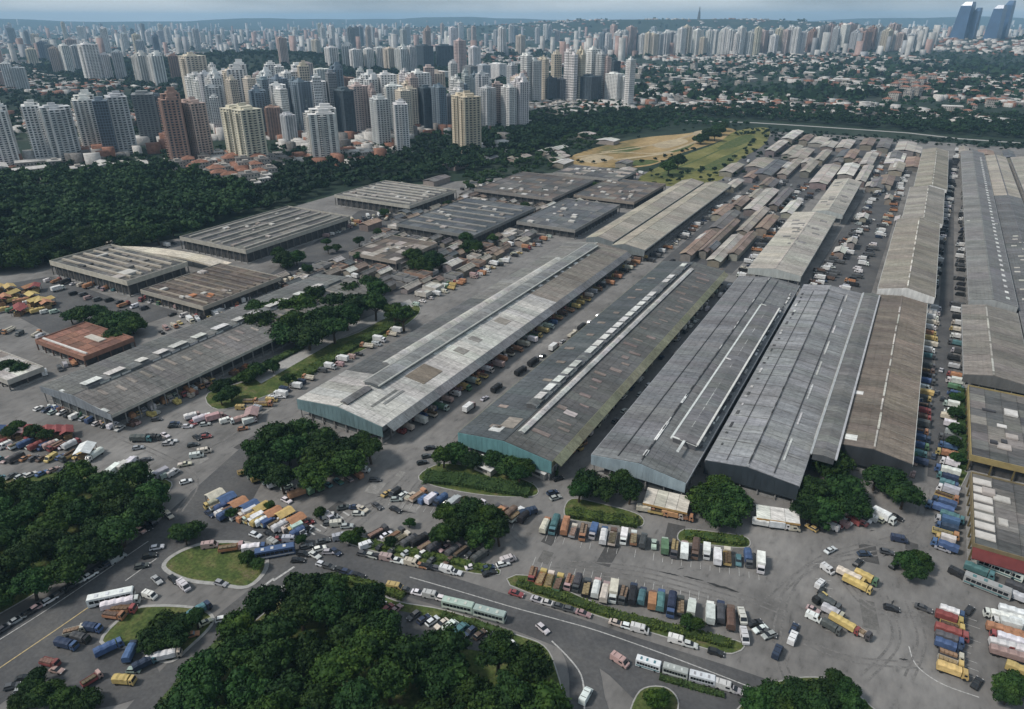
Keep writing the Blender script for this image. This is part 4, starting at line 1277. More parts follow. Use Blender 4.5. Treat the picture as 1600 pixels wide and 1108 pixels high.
# hedges: a box of leaves along a line
def hedge(pts, width, h, zone, desc='clipped green hedge', z=0.16, dens=5.0):
    V, Fq, k = [], [], 0
    P = [Vector((*p, 0)) for p in pts]
    o = P[0].copy()
    core = MB()
    for a, b in zip(P[:-1], P[1:]):
        L = (b - a).length
        d = (b - a) / L
        n = Vector((-d.y, d.x, 0))
        cnt = int(L * (width + 2 * h) * dens)
        t = RNG.uniform(-.02, 1.02, cnt)
        s = RNG.uniform(-1, 1, cnt)
        zz = RNG.uniform(0.1, 1, cnt)
        m = RNG.random(cnt) < width / (width + 2 * h)
        s = np.where(m, s, np.sign(s) * RNG.uniform(.85, 1.08, cnt))
        zz = np.where(m, RNG.uniform(.82, 1.12, cnt), zz)
        c = np.outer(t * L, d) + np.outer(s * width / 2, n) + np.array(a - o)
        c[:, 2] = zz * h * (1 + .16 * np.sin(t * L * .9 + a.x))
        nn = np.where(m[:, None], np.array([0, 0, 1.0]), np.outer(np.sign(s), n) + np.array([0, 0, .3]))
        v, f = quads(c, nn, np.full(cnt, .34))
        V.append(v)
        Fq.append(f + k)
        k += len(v)
        q = [a - o - n * width * .44, b - o - n * width * .44, b - o + n * width * .44, a - o + n * width * .44]
        core.hexa([(p.x, p.y, 0) for p in q], [(p.x, p.y, h * .86) for p in q])
    hd = link('hedge', arrays_mesh('hedge', np.concatenate(V), np.concatenate(Fq), ['hedge']), loc=(o.x, o.y, z))
    tag(hd, desc, 'hedge', zone)
    link('hedge_core', core.mesh('hedge_core', ['hedge']), hd)
    return hd


hedge(wpoly((664, 748), (720, 752), (775, 762), (828, 770)), 7, 1.6, 'below the trees at the teal gable', 'wide dark green hedge bed')
hedge(wpoly((890, 804), (940, 812), (996, 820)), 4.5, 1.5, 'behind the middle row of vehicles below the grey gable', 'clipped green hedge with yellowish top')
hedge(wpoly((1070, 838), (1115, 843), (1162, 849)), 3.5, 1.4, 'below the trees of the pale ribbed shed', 'short dark clipped hedge')
hedge(wpoly((808, 912), (880, 935), (960, 963), (1050, 985), (1140, 1008)), 3.0, 1.1, 'along the lorry row by the cross road', 'long green hedge with earthy gaps')
hedge(wpoly((552, 846), (600, 856), (680, 872), (765, 892)), 2.6, 1.2, 'between the car park and the cross road', 'ragged green hedge')
hedge(wpoly((690, 962), (740, 975), (800, 995)), 2, .9, 'between the bus lane and the wood', 'low yellow-green hedge')
hedge(wpoly((460, 918), (520, 905), (575, 915), (630, 935)), 2.4, 1.4, 'at the corner of the wood', 'dark green hedge')
hedge(wpoly((470, 590), (540, 548), (600, 515), (645, 488)), 7, 1.5, 'beside the white-roofed shed', 'bright green planted strip')
hedge(wpoly((330, 612), (400, 580), (470, 545)), 4, 1.4, 'beside the pale walkway', 'green planted strip')
hedge(wpoly((1500, 612), (1501, 660), (1502, 735)), 2.6, 2.2, 'beside the yellow-walled hall', 'tall dark hedge')
hedge(wpoly((1030, 1060), (1080, 1074), (1130, 1088)), 1.6, .8, 'below the coaches', 'low bright green hedge')
hedge(wpoly((870, 745), (872, 690), (930, 620), (1010, 530), (1100, 440)), 0.9, .8, 'along the foot of the dark shed with pink patches', 'thin line of low shrubs', dens=3)
hedge(wpoly((250, 1108), (300, 1050), (350, 1000), (410, 950)), 2.0, 1.2, 'on the left border of the bottom wood', 'dark border hedge')
# ------------------------------------------------------------------ vehicles
COLS = dict(w=('white', (0.72, 0.72, 0.70)), s=('silver', (0.42, 0.43, 0.44)), k=('black', (0.025, 0.027, 0.03)), g=('charcoal', (0.085, 0.09, 0.095)), b=('blue', (0.04, 0.11, 0.28)),
            d=('navy', (0.025, 0.05, 0.11)), t=('teal', (0.06, 0.2, 0.22)), r=('red', (0.32, 0.045, 0.04)), y=('yellow', (0.62, 0.42, 0.07)), o=('orange', (0.5, 0.2, 0.06)),
            n=('brown', (0.16, 0.09, 0.06)), p=('pinkish', (0.45, 0.27, 0.25)), c=('cream', (0.6, 0.53, 0.4)), e=('green', (0.09, 0.22, 0.1)), l=('mint', (0.4, 0.5, 0.42)))
NAMES = dict(C=('parked_car', 'car'), V=('delivery_van', 'van'), P=('pickup_truck', 'pickup'), T=('box_truck', 'truck'), K=('covered_truck', 'truck'), L=('long_lorry', 'lorry'), B=('city_bus', 'bus'), F=('flatbed_truck', 'truck'))
WHAT = dict(C='car', V='van', P='pickup', T='box truck', K='covered truck', L='long lorry', B='bus', F='open truck')


def wheel_mesh(r, w):
    b = MB()
    b.cyl((-w / 2, 0, 0), (w / 2, 0, 0), r, r, 10, 0)
    b.cyl((-w / 2 - .015, 0, 0), (w / 2 + .015, 0, 0), r * .5, r * .5, 8, 1)
    return b.mesh('wheel', ['tyre', 'chassis'])


WH = {'c': wheel_mesh(.32, .22), 't': wheel_mesh(.48, .34)}


def shell(prof, hw, inset=.08):
    """car hull: side profile given hull-width below and slightly pinched on top"""
    b = MB()
    zs = [p[1] for p in prof]
    zl, zh = min(zs), max(zs)
    k = len(prof)
    for sgn in (-1, 1):
        for y, z in prof:
            f = (z - zl) / (zh - zl)
            b.v.append((sgn * (hw - inset * max(0, f - .45) / .55 - (.05 if f < .2 else 0)), y, z))
    b.f = [tuple(range(k)), tuple(range(2 * k - 1, k - 1, -1))] + [((i + 1) % k, i, k + i, k + (i + 1) % k) for i in range(k)]
    b.m = [0] * len(b.f)
    return b


def car_parts(kind):
    """[(name, mesh, colour slot or None)], wheel positions; front is +Y"""
    out = []
    if kind in ('C', 'C2'):
        L = 2.1 if kind == 'C' else 2.25
        b = shell([(-L, .28), (-L - .03, .62), (-L + .08, .88), (-L + .5, .95), (.75, .95), (1.7, .84), (L - .05, .66), (L, .45), (L - .06, .28)], .87)
        if kind == 'C':
            b.taper(-.63, .63, -1.55, .12, 1.40, -.58, .58, -1.45, 0.0, 1.46)
        else:
            b.taper(-.62, .62, -1.15, .02, 1.36, -.57, .57, -1.05, -.1, 1.42)
        body = b.mesh('body', ['vpaint'])
        if kind == 'C':
            w = MB().taper(-.77, .77, -1.95, .98, .93, -.62, .62, -1.52, .1, 1.41)
        else:
            w = MB().taper(-.76, .76, -1.65, .92, .93, -.61, .61, -1.12, .02, 1.37)
        out = [('body', body, 0), ('window', w.mesh('window', ['vglass']), None)]
        for s in (-.8, .45):
            out.append(('headlight', MB().box(s, s + .35, L - .16, L + .015, .56, .7).mesh('headlight', ['lamp']), None))
        wh = [('c', sx * .76, y, .32) for sx in (-1, 1) for y in (-1.3, 1.32)]
    elif kind == 'V':
        b = shell([(-2.5, .3), (-2.52, 1.9), (-2.4, 2.12), (1.15, 2.12), (1.45, 1.95), (2.05, 1.12), (2.45, .95), (2.5, .32)], .95, .1)
        w = MB().hexa([(-.86, 1.33, 1.98), (.86, 1.33, 1.98), (.88, 1.99, 1.17), (-.88, 1.99, 1.17)], [(-.8, 1.44, 2.0), (.8, 1.44, 2.0), (.82, 2.06, 1.2), (-.82, 2.06, 1.2)])
        w.box(-.965, -.93, .2, 1.2, 1.2, 1.75).box(.93, .965, .2, 1.2, 1.2, 1.75)
        out = [('body', b.mesh('body', ['vpaint']), 0), ('window', w.mesh('window', ['vglass']), None), ('roof_bar', MB().box(-.7, .7, -1.6, -1.5, 2.12, 2.2).box(-.7, .7, .2, .3, 2.12, 2.2).mesh('roof_bar', ['chassis']), None)]
        wh = [('c', sx * .84, y, .34) for sx in (-1, 1) for y in (-1.55, 1.6)]
    elif kind == 'P':
        b = shell([(-2.4, .4), (-2.42, .95), (.95, .98), (1.9, .92), (2.35, .78), (2.38, .42)], .88, .05)
        b.taper(-.65, .65, -.35, .55, 1.5, -.6, .6, -.3, .45, 1.56)
        w = MB().taper(-.8, .8, -.55, 1.1, .96, -.64, .64, -.38, .5, 1.51)
        out = [('body', b.mesh('body', ['vpaint']), 0), ('window', w.mesh('window', ['vglass']), None), ('cargo_bed', MB().box(-.72, .72, -2.3, -.7, .965, 1.28).mesh('cargo_bed', ['cargo']), 1)]
        wh = [('c', sx * .78, y, .35) for sx in (-1, 1) for y in (-1.5, 1.5)]
    elif kind in 'TKFL':
        L0 = {'T': 5.6, 'K': 6.4, 'F': 6.0, 'L': 11.2}[kind]
        fy = (L0 + 2.3) / 2
        cb = shell([(fy - 1.9, .6), (fy - 1.9, 2.35), (fy - 1.7, 2.62), (fy - .45, 2.58), (fy - .1, 1.6), (fy, 1.4), (fy, .5), (fy - .5, .45)], 1.12, .12)
        w = MB().hexa([(-.95, fy - .38, 2.45), (.95, fy - .38, 2.45), (1.0, fy - .09, 1.62), (-1.0, fy - .09, 1.62)], [(-.95, fy - .34, 2.47), (.95, fy - .34, 2.47), (1.0, fy - .03, 1.64), (-1.0, fy - .03, 1.64)])
        w.box(-1.11, -1.05, fy - 1.3, fy - .5, 1.55, 2.2).box(1.05, 1.11, fy - 1.3, fy - .5, 1.55, 2.2)
        ya, yb = fy - 2.2 - L0, fy - 2.15
        ch = MB().box(-.5, .5, ya + .1, fy - .4, .55, .85).box(-1.0, 1.0, ya, ya + .12, .5, .75)
        out = [('cab', cb.mesh('cab', ['vpaint']), 0), ('windscreen', w.mesh('windscreen', ['vglass']), None), ('chassis', ch.mesh('chassis', ['chassis']), None)]
        if kind == 'T':
            c = MB().box(-1.2, 1.2, ya, yb, .9, 3.2)
            c.box(-1.23, 1.23, ya - .03, ya + .1, .88, 3.23).box(-1.23, 1.23, yb - .1, yb + .03, .88, 3.23)
            for i in range(1, 4):
                c.box(-1.22, 1.22, ya + L0 * i / 4 - .04, ya + L0 * i / 4 + .04, 3.15, 3.225)
            out.append(('cargo_box', c.mesh('cargo_box', ['cargo']), 1))
        elif kind in 'KL':
            c = MB()
            n = 7 if kind == 'K' else 12
            for i in range(n):
                a, e = ya + (yb - ya) * i / n, ya + (yb - ya) * (i + 1) / n
                za, ze = 2.75 + .12 * ((i * 7) % 3), 2.75 + .12 * (((i + 1) * 7) % 3)
                c.hexa([(-1.2, a, .95), (1.2, a, .95), (1.2, e, .95), (-1.2, e, .95)], [(-1.12, a, za - .25), (1.12, a, za - .25), (1.12, e, ze - .25), (-1.12, e, ze - .25)])
                c.hexa([(-1.12, a, za - .25), (1.12, a, za - .25), (1.12, e, ze - .25), (-1.12, e, ze - .25)], [(-.6, a, za + .12), (.6, a, za + .12), (.6, e, ze + .12), (-.6, e, ze + .12)])
            out.append(('tarpaulin', c.mesh('tarpaulin', ['cargo']), 1))
        else:
            c = MB().box(-1.2, 1.2, ya, yb, .9, 1.1).box(-1.2, -1.12, ya, yb, 1.1, 1.75).box(1.12, 1.2, ya, yb, 1.1, 1.75).box(-1.12, 1.12, ya, ya + .08, 1.1, 1.75).box(-1.12, 1.12, yb - .08, yb, 1.1, 2.0)
            out.append(('stake_body', c.mesh('stake_body', ['cargo']), 1))
            ld = MB()
            for i in range(4):
                for j in range(2):
                    y = ya + .3 + i * 1.4
                    ld.box(-1.0 + j * 1.02, -.02 + j * 1.02, y, y + 1.25, 1.12, 1.7 + .3 * ((i * 3 + j * 2) % 3))
            out.append(('crate_load', ld.mesh('crate_load', ['cargo']), 2))
        ax = [fy - 1.0, ya + 1.3] if kind != 'L' else [fy - 1.0, ya + 1.2, ya + 2.5, fy - 4.0]
        wh = [('t', sx * .95, y, .48) for sx in (-1, 1) for y in ax]
    else:                                                   # bus
        b = shell([(-5.9, .35), (-5.95, 2.9), (-5.75, 3.1), (5.6, 3.1), (5.85, 2.9), (5.95, 1.3), (5.9, .35)], 1.25, .06)
        w = MB()
        for i in range(8):
            y = -5.3 + i * 1.33
            w.box(-1.265, -1.2, y, y + 1.15, 1.5, 2.45).box(1.2, 1.265, y, y + 1.15, 1.5, 2.45)
        w.box(-1.1, 1.1, 5.86, 5.97, 1.35, 2.6)
        v = MB()
        for y in (-4, -1.2, 2.4):
            v.box(-.55, .55, y, y + .9, 3.1, 3.24)
        out = [('body', b.mesh('body', ['vpaint']), 0), ('window', w.mesh('window', ['vglass']), None), ('roof_hatch', v.mesh('roof_hatch', ['cargo']), 1),
               ('side_band', MB().box(-1.27, 1.27, -5.6, 5.6, .75, 1.15).mesh('side_band', ['vpaint']), 2)]
        wh = [('t', sx * 1.08, y, .48) for sx in (-1, 1) for y in (-3.4, 3.5)]
    return out, wh


for _k, (_n, _c) in list(COLS.items()):
    _l = sum(_c) / 3
    COLS[_k] = (_n, tuple((v * .7 + _l * .3) * .95 for v in _c))
PROTO = {k: car_parts(k) for k in ('C', 'C2', 'V', 'P', 'T', 'K', 'F', 'L', 'B')}


def merged(kind):
    """the same vehicle joined, for those that stand too far off to show their parts; trailing material slots keep their own colours"""
    b, mats = MB(), []
    parts, wh = PROTO[kind]
    for nm, me, slot in parts:
        k0 = len(b.v)
        mn = me.materials[0].name
        key = (mn, slot)
        if key not in mats:
            mats.append(key)
        mi = mats.index(key)
        b.v += [tuple(v.co) for v in me.vertices]
        for p in me.polygons:
            b.f.append(tuple(k0 + i for i in p.vertices))
            b.m.append(mi)
    key = ('tyre_rubber', None)
    mats.append(key)
    for t, x, y, z in wh:
        r = .32 if t == 'c' else .48
        b.box(x - .15, x + .15, y - r * .9, y + r * .9, 0, 2 * r, len(mats) - 1)
    return b, mats


MERGED = {k: merged(k) for k in PROTO}
N_VEH = {}
_mcache = {}
TINT = {}


def tint(base, col):
    """a paint of one fixed colour, for the cargo of a joined vehicle"""
    key = (base, col)
    if key not in TINT:
        m = bpy.data.materials[base].copy()
        nt = m.node_tree
        for n in nt.nodes:
            if n.type == 'OBJECT_INFO':
                r = nt.nodes.new("ShaderNodeRGB")
                r.outputs[0].default_value = (*COLS[col][1], 1)
                for l in list(n.outputs['Color'].links):
                    nt.links.new(r.outputs[0], l.to_socket)
        TINT[key] = m
    return TINT[key]


def vehicle(code, x, y, head, zone, group, near=True, sort='left', same=False, size=1.0):
    """code: type letter, body colour, optional cargo colour; head: direction of its front from +Y, clockwise"""
    k, c1 = code[0], code[1]
    while N_VEH.get(k, 0) >= 296:                           # no kind past what one could still tell apart
        k = {'C': 'V', 'V': 'P', 'K': 'T', 'T': 'F', 'F': 'P', 'P': 'T'}[k]
        code = k + code[1:]
    N_VEH[k] = N_VEH.get(k, 0) + 1
    c2 = code[2] if len(code) > 2 else c1
    cat = NAMES[k][1]
    kk = k
    if k == 'C' and random.random() < .4:
        kk = 'C2'
    n1, n2 = COLS[c1][0], COLS[c2][0]
    desc = n1 + ' ' + WHAT[k] if c1 == c2 or k in 'CV' else '%s %s with %s %s' % (n1, {'K': 'truck', 'T': 'truck', 'F': 'truck', 'L': 'lorry'}.get(k, WHAT[k]), n2, {'P': 'load', 'T': 'box', 'K': 'cover', 'L': 'cover', 'F': 'sides', 'B': 'hatches'}[k])
    nm = NAMES[k][0]
    col1, col2 = vary(COLS[c1][1], .2), vary(COLS[c2][1], .22)
    loc = (x, y, 0.13)
    parts, wh = PROTO[kk]
    if k in 'TKF':
        size *= random.uniform(.68, .97)
    if k == 'L':
        size *= .74
    sx = min(1.0, size ** .35)
    if near:
        t = thing(nm, desc, cat, loc, -head, zone, group, sort, same)
        t.scale = (sx, size, sx)
        for pn, me, slot in parts:
            link(pn, me, t, (0, 0, 0), color=None if slot is None else col1 if slot == 0 else col2 if slot == 1 else vary((.2, .14, .09), .6) if k == 'F' else col2)
        for c_ in t.children:
            if c_.name.startswith('roof_hatch') or c_.name.startswith('roof_bar'):
                c_['kind'] = 'stuff'
        for w, wx, wy, wz in wh:
            link('wheel', WH[w], t, (wx, wy, wz))
        return t
    key = (kk, c2)
    if key not in _mcache:
        b, mats = MERGED[kk]
        _mcache[key] = b.mesh(nm, [bpy.data.materials[mn] if slot in (None, 0) else tint(mn, c2) for mn, slot in mats])
    o = link(nm, _mcache[key], None, loc, -head, color=col1, scale=(sx, size, sx))
    return tag(o, desc, cat, zone, group, sort, None, same)


def row(a, b, codes, zone, group=None, head=0.0, n=None, along=False, near=True, sort='left', jit=.25, same=False, px=True, skip=0.0, size=1.0):
    """vehicles from a to b, standing across the row (head 0: their front towards the far side) or along it. codes: list, or a string of choices when n is given"""
    (xa, ya), (xb, yb) = (W(*a), W(*b)) if px else (a, b)
    n = n or len(codes)
    th = math.atan2(xb - xa, yb - ya)
    base = th if along else th - math.pi / 2
    for i in range(n):
        code = codes[i] if isinstance(codes, (list, tuple)) and len(codes) == n else random.choice(codes)
        if code == '-' or random.random() < skip:
            continue
        f = i / max(1, n - 1)
        s = random.uniform(-jit, jit)
        nx, ny = math.sin(base), math.cos(base)
        h = base + head + random.uniform(-.07, .07) + (math.pi if random.random() < .3 and not along else 0)
        vehicle(code, xa + (xb - xa) * f + nx * s * 3.2 + random.uniform(-.25, .25), ya + (yb - ya) * f + ny * s * 3.2, h, zone, group, near, sort, same, size)


def one(px, py, code, deg, zone, group='vehicles on the move', near=True, size=1.0):
    x, y = W(px, py)
    vehicle(code, x, y, math.radians(deg), zone, group, near, size=size)


ROADDEG = 12        # the left road's bearing
# the middle row below the hedge, left to right
row((852, 824), (1186, 884), ['Koc', 'Ktt', 'Koo', 'Fcs', 'Fon', 'Tsb', 'Kbw', 'Fnc', 'Tww', 'Fwo', 'Kgg', 'Pll', 'Tle', 'Fgg', 'Tpw', 'Knn', 'Tww', 'Tww', 'Fcy', 'Ptt', 'Kgb', 'Tww'],
    'in the row below the clipped hedge', 'row of lorries below the clipped hedge', jit=.3)
# lorry row by the cross road
row((832, 905), (1140, 968), ['Frr', 'Fyo', 'Fcy', 'Fye', 'Fpc', 'Kgg', 'Fgk', 'Kpw', 'Kpc', 'Twc', 'Fgg', 'Kdk', 'Kdt', 'Tno', 'Kbt', 'Kbd', 'Fgg', 'Tww', '-', 'Tww', 'Kdg', 'Knn'],
    'in the lorry row by the cross road', 'lorry row by the cross road', jit=.25)
row((1160, 968), (1162, 998), ['Vw', 'Vw'], 'at the right end of the lorry row', 'vans at the end of the lorry row', head=1.4)
row((1182, 975), (1200, 995), ['Ck', 'Cw', 'Cs'], 'on the paving at the right end of the lorry row', 'cars at the end of the lorry row')
# car park below the teal gable
row((606, 772), (820, 812), ['Cyy', 'Vk', 'Cw', 'Pcc', 'Foc', 'Vb', 'Tbw', 'Kdb', 'Cw', 'Tss', 'Foo', 'Kww', 'Kwp', 'Cw', 'Kgg', 'Tno', 'Kon', 'Fww', 'Kbk'], 'in the top row below the teal gable', 'top row of the car park', head=.35)
row((590, 838), (750, 872), ['Fgk', 'Cw', 'Fgc', 'Fcc', 'Kkg', 'Kkk', 'Fgp', 'Kgg', 'Cp', 'Kpg', 'Fgg', 'Ck', 'Kgg'], 'in the lower row below the teal gable', 'lower row of the car park', head=.45)
row((598, 855), (700, 880), ['Ck', 'Cg', 'Cs', 'Cw', 'Cg', 'Cn'], 'in the lower car park behind the ragged hedge', 'cars behind the ragged hedge', head=.4)
row((568, 868), (712, 897), ['Cg', 'Cs', 'Ck', 'Vp', 'Cw', '-', 'Vcw', 'Co', 'Ck', 'Cg', 'Vw', 'Cw'], 'queuing along the ragged hedge', 'cars along the ragged hedge', along=True, jit=.1)
row((618, 921), (692, 938), ['Vy', 'Cg', 'Cw', 'Vs', 'Cw'], 'in the bus lane above the wood', 'cars in the bus lane', along=True, jit=.05)
row((716, 952), (766, 966), ['Blwt', 'Blwt'], 'in the bus lane above the wood', 'buses in the bus lane', along=True, jit=.05, size=.78)
row((505, 885), (560, 902), ['Cw', 'Cg', 'Ck', 'Cd', 'Ck'], 'turning at the corner of the wood', 'cars turning at the wood', along=True, jit=.3)
# kerbside cars by the long hedge
row((806, 930), (1118, 1022), ['Cr', '-', 'Cs', 'Cw', 'Cg', 'Cg', 'Cp', '-', '-', 'Cc', 'Cw', 'Vw', '-', '-', 'Vw', 'Cw', '-', 'Ck'], 'at the kerb of the long hedge', 'cars at the kerb of the long hedge', along=True, jit=.1)
# coaches at the bottom
row((1012, 1043), (1096, 1066), ['Bwts', 'Bsws', 'Bwse'], 'in the file of coaches at the bottom', 'file of coaches at the bottom', along=True, jit=.05, size=.53)
one(968, 1036, 'Vp', 102, 'behind the file of coaches at the bottom')
row((1130, 1076), (1150, 1082), ['Vw', 'Cs'], 'in front of the file of coaches at the bottom', 'cars ahead of the coaches', along=True)
# car park at the wood
row((592, 948), (765, 1000), ['Cw', 'Cr', 'Cp', '-', 'Cg', 'Cd', 'Cw', 'Cc', 'Vw', 'Vt', 'Cd', 'Cn', 'Cg'], 'in the car park at the edge of the wood', 'cars at the edge of the wood', head=.35, jit=.08)
one(795, 1010, 'Vw', 100, 'alone on the verge of the bottom wood')
# triangle car park, bottom left
one(176, 940, 'Bwws', 42, 'beside the left road', 'vehicles of the lower left car park')
one(190, 948, 'Lww', 42, 'next to the white bus by the left road', 'vehicles of the lower left car park')
for px, py, code, dg in ((146, 986, 'Kbd', 70), (118, 990, 'Fcc', 40), (128, 1002, 'Kkg', 75), (106, 1012, 'Kbd', 75), (172, 1018, 'Kbb', 20), (206, 1024, 'Kdb', -35), (228, 1042, 'Ktd', 20), (210, 1050, 'Clw', 60), (80, 1040, 'Frr', 75), (90, 1050, 'Cp', 75),
                         (145, 1066, 'Fpr', 10), (196, 1068, 'Kyy', 65), (258, 1030, 'Lcw', 44), (180, 966, 'Foo', 70), (195, 957, 'Fro', 60), (208, 946, 'Ck', 60), (235, 934, 'Vw', 80), (312, 960, 'Kdt', 10), (300, 995, 'Poo', 42), (20, 1075, 'Cg', 40), (38, 1062, 'Ck', 45), (35, 1082, 'Cs', 50), (322, 975, 'Cc', 20)):
    one(px, py, code, dg, 'in the lower left car park', 'vehicles of the lower left car park', size=.85)
# along the kerb of the left wood
row((-10, 994), (200, 866), ['Vw', 'Cg', 'Cs', 'Ck', 'Cp', 'Cw', 'Cg', 'Ck', 'Cs', 'Cw', 'Cg', 'Cd', 'Vs', 'Ck'], 'at the kerb along the left wood', 'cars along the left wood', along=True, jit=.08, skip=.15)
row((222, 832), (240, 820), ['Cp', 'Vk'], 'at the top end of the left wood', 'cars at the top of the left wood')
for px, py, code, dg, zn in ((246, 858, 'Cw', 42, 'on the left road beside the kerbed island'), (234, 871, 'Ck', 42, 'on the left road beside the kerbed island'), (222, 887, 'Cg', 42, 'on the left road beside the kerbed island'), (288, 919, 'Vw', 100, 'below the kerbed grass island'), (272, 908, 'Ck', 100, 'below the kerbed grass island'),
                             (246, 909, 'Cs', 100, 'below the kerbed grass island'), (346, 914, 'Cs', 80, 'below the kerbed grass island'), (350, 970, 'Cw', 45, 'at the corner of the bottom wood'), (291, 755, 'Cw', 30, 'on the open paving left of the clump'),
                             (434, 828, 'Cw', 100, 'on the cross road by the market stalls'), (452, 836, 'Ck', 100, 'on the cross road by the market stalls'), (505, 848, 'Cg', 40, 'on the cross road by the market stalls'), (528, 822, 'Vc', 50, 'on the paving by the car park'), (560, 805, 'Cw', 60, 'on the paving by the car park'), (556, 795, 'Cd', 60, 'on the paving by the car park'), (515, 820, 'Cg', 50, 'on the paving by the car park'),
                             (475, 868, 'Ck', 70, 'waiting on the cross road at the crossing'), (492, 870, 'Cw', 95, 'waiting on the cross road at the crossing'), (466, 878, 'Ck', 60, 'waiting on the cross road at the crossing'), (525, 865, 'Cd', 100, 'waiting on the cross road at the crossing'),
                             (762, 890, 'Cd', 40, 'at the end of the ragged hedge'), (738, 888, 'Cw', 40, 'at the end of the ragged hedge'), (786, 884, 'Cw', 40, 'at the end of the ragged hedge'), (794, 878, 'Vw', 35, 'at the end of the ragged hedge'), (765, 898, 'Ck', 40, 'at the end of the ragged hedge'),
                             (863, 772, 'Cd', 35, 'in the lane between the pink-patched and grey sheds'), (868, 780, 'Cs', 35, 'in the lane between the pink-patched and grey sheds'), (872, 750, 'Ck', 35, 'in the lane between the pink-patched and grey sheds'), (825, 805, 'Kdd', 35, 'at the mouth of the lane beside the grey shed'), (814, 812, 'Cw', 35, 'at the mouth of the lane beside the grey shed'),
                             (586, 752, 'Cg', 60, 'on the paving right of the clump'), (568, 737, 'Vw', 70, 'at the right foot of the clump'), (660, 725, 'Ck', 40, 'on the paving before the white-roofed shed'), (667, 715, 'Cg', 40, 'on the paving before the white-roofed shed'), (672, 702, 'Ck', 40, 'on the paving before the white-roofed shed'),
                             (1214, 1022, 'Vd', 6, 'on the paving by the yellow trucks'), (1238, 1000, 'Vw', 6, 'on the paving by the yellow trucks'), (1240, 985, 'Cd', 6, 'on the paving by the yellow trucks'), (1200, 992, 'Cg', 90, 'on the paving by the yellow trucks'),
                             (1340, 882, 'Ck', 20, 'on the open yard left of the small round tree'), (1350, 868, 'Cd', 60, 'on the open yard left of the small round tree'), (1404, 846, 'Vd', 80, 'on the open yard left of the small round tree'), (1385, 865, 'Cg', 80, 'on the open yard left of the small round tree'), (1396, 885, 'Ck', 20, 'on the open yard left of the small round tree'),
                             (1392, 953, 'Ck', 80, 'on the bare yard below the small round tree'), (1442, 953, 'Cg', 95, 'on the bare yard below the small round tree'), (1513, 956, 'Ck', 20, 'on the bare yard below the small round tree'), (915, 1091, 'Vw', 0, 'on the branch road at the bottom'), (848, 985, 'Cw', 110, 'on the cross road above the branch road'), (1297, 862, 'Cw', 30, 'on the open yard before the cream lorries'),
                             (1458, 715, 'Cd', 5, 'in the lane by the yellow-walled hall'), (1472, 625, 'Ck', 5, 'in the lane by the yellow-walled hall'), (1450, 662, 'Ck', 5, 'in the lane by the yellow-walled hall'), (1463, 615, 'Cg', 5, 'in the lane by the yellow-walled hall'), (1470, 580, 'Cs', 5, 'in the lane by the yellow-walled hall')):
    one(px, py, code, dg, zn)
# colourful stalls and trucks in the middle left
row((332, 792), (470, 835), ['Kyc', 'Fbw', 'Kdb', 'Foy', 'Vw', 'Fyw', 'Tcw', 'Kly', 'Tww', 'Kbw', 'Tbb', 'Foc', 'Kyw', 'Vc', 'Tyl', 'Kkb'], 'in the crowded middle row above the cross road', 'crowded middle row above the cross road', head=.4, size=.85)
row((345, 806), (482, 830), ['Vw', 'Kbb', 'Cs', 'Vo', 'Foy', 'Kcy', 'Fyl', 'Cy', 'Vw', 'Fbb', 'Pyy', 'Cw'], 'in front of the crowded middle row', 'second crowded middle row', head=.4, size=.85)
row((330, 855), (432, 866), ['Vpw', 'Fpo', 'Kbw', 'Bbwb'], 'on top of the kerbed grass island', 'vehicles on the island edge', head=1.2)
row((388, 740), (470, 775), ['Fey', 'Vl', 'Kly', 'Vw', 'Kbw', 'Cl', 'Cp', 'Koo'], 'under the left side of the clump', 'vehicles under the clump', head=.5)
row((480, 770), (560, 745), ['Kee', 'Foe', 'Ctt', 'Pte', 'Cp', 'Vo'], 'under the right side of the clump', 'vehicles under the clump right side', head=-.3)
# in front of and beside the left shed
row((62, 640), (188, 672), ['Cw', 'Cd', 'Cl', 'Cw', 'Ck', 'Vw', 'Cs', 'Vb', 'Cw', 'Ck', 'Vw', 'Cs'], 'before the end wall of the left shed', 'cars before the left shed end')
row((204, 652), (330, 598), ['Kyo', 'Fyy', 'Vw', 'Tww', 'Fyc', 'Kyo', 'Tcc', 'Vl', 'Fro', 'Kpo', 'Vw', 'Foo', 'Kpc', 'Fyy'], 'beside the long side of the left shed', 'trucks beside the left shed', head=.1, sort='near')
row((300, 655), (392, 662), ['Kpw', 'Kww', 'Tpp', 'Vw', 'Kwp', 'Tww'], 'at the stalls between the left shed and the clump', 'pale trucks by the left shed', head=.8)
for px, py, code, dg in ((320, 708, 'Vc', 40), (308, 715, 'Vw', 42), (268, 692, 'Cw', 40), (216, 702, 'Cs', 40), (222, 690, 'Ktg', 60), (240, 688, 'Kgk', 60), (272, 668, 'Ck', 50), (380, 672, 'Co', 40), (318, 682, 'Ck', 0), (378, 640, 'Vy', 60), (392, 630, 'Foy', 60), (425, 628, 'Vyw', 60), (440, 622, 'Cw', 60), (412, 635, 'Foy', 60)):
    one(px, py, code, dg, 'between the left shed and the clump', 'vehicles between left shed and clump')
row((182, 738), (208, 728), ['Tww', 'Tww', 'Tsw'], 'above the left wood near the road', 'white trucks above the left wood', head=1.0)
row((228, 752), (272, 742), ['Vc', 'Tww', 'Tws', 'Vl', 'Vw'], 'at the top right corner of the left wood', 'trucks at the corner of the left wood', head=1.0)
row((0, 698), (112, 700), ['Krr', 'Vw', 'Cp', 'Frw', 'Kdb', 'Cw', 'Krr', 'Vb', 'Kwp', 'Frr', 'Cw', 'Krw'], 'in the red and white row at the left edge', 'red and white row at the left edge', head=.5)
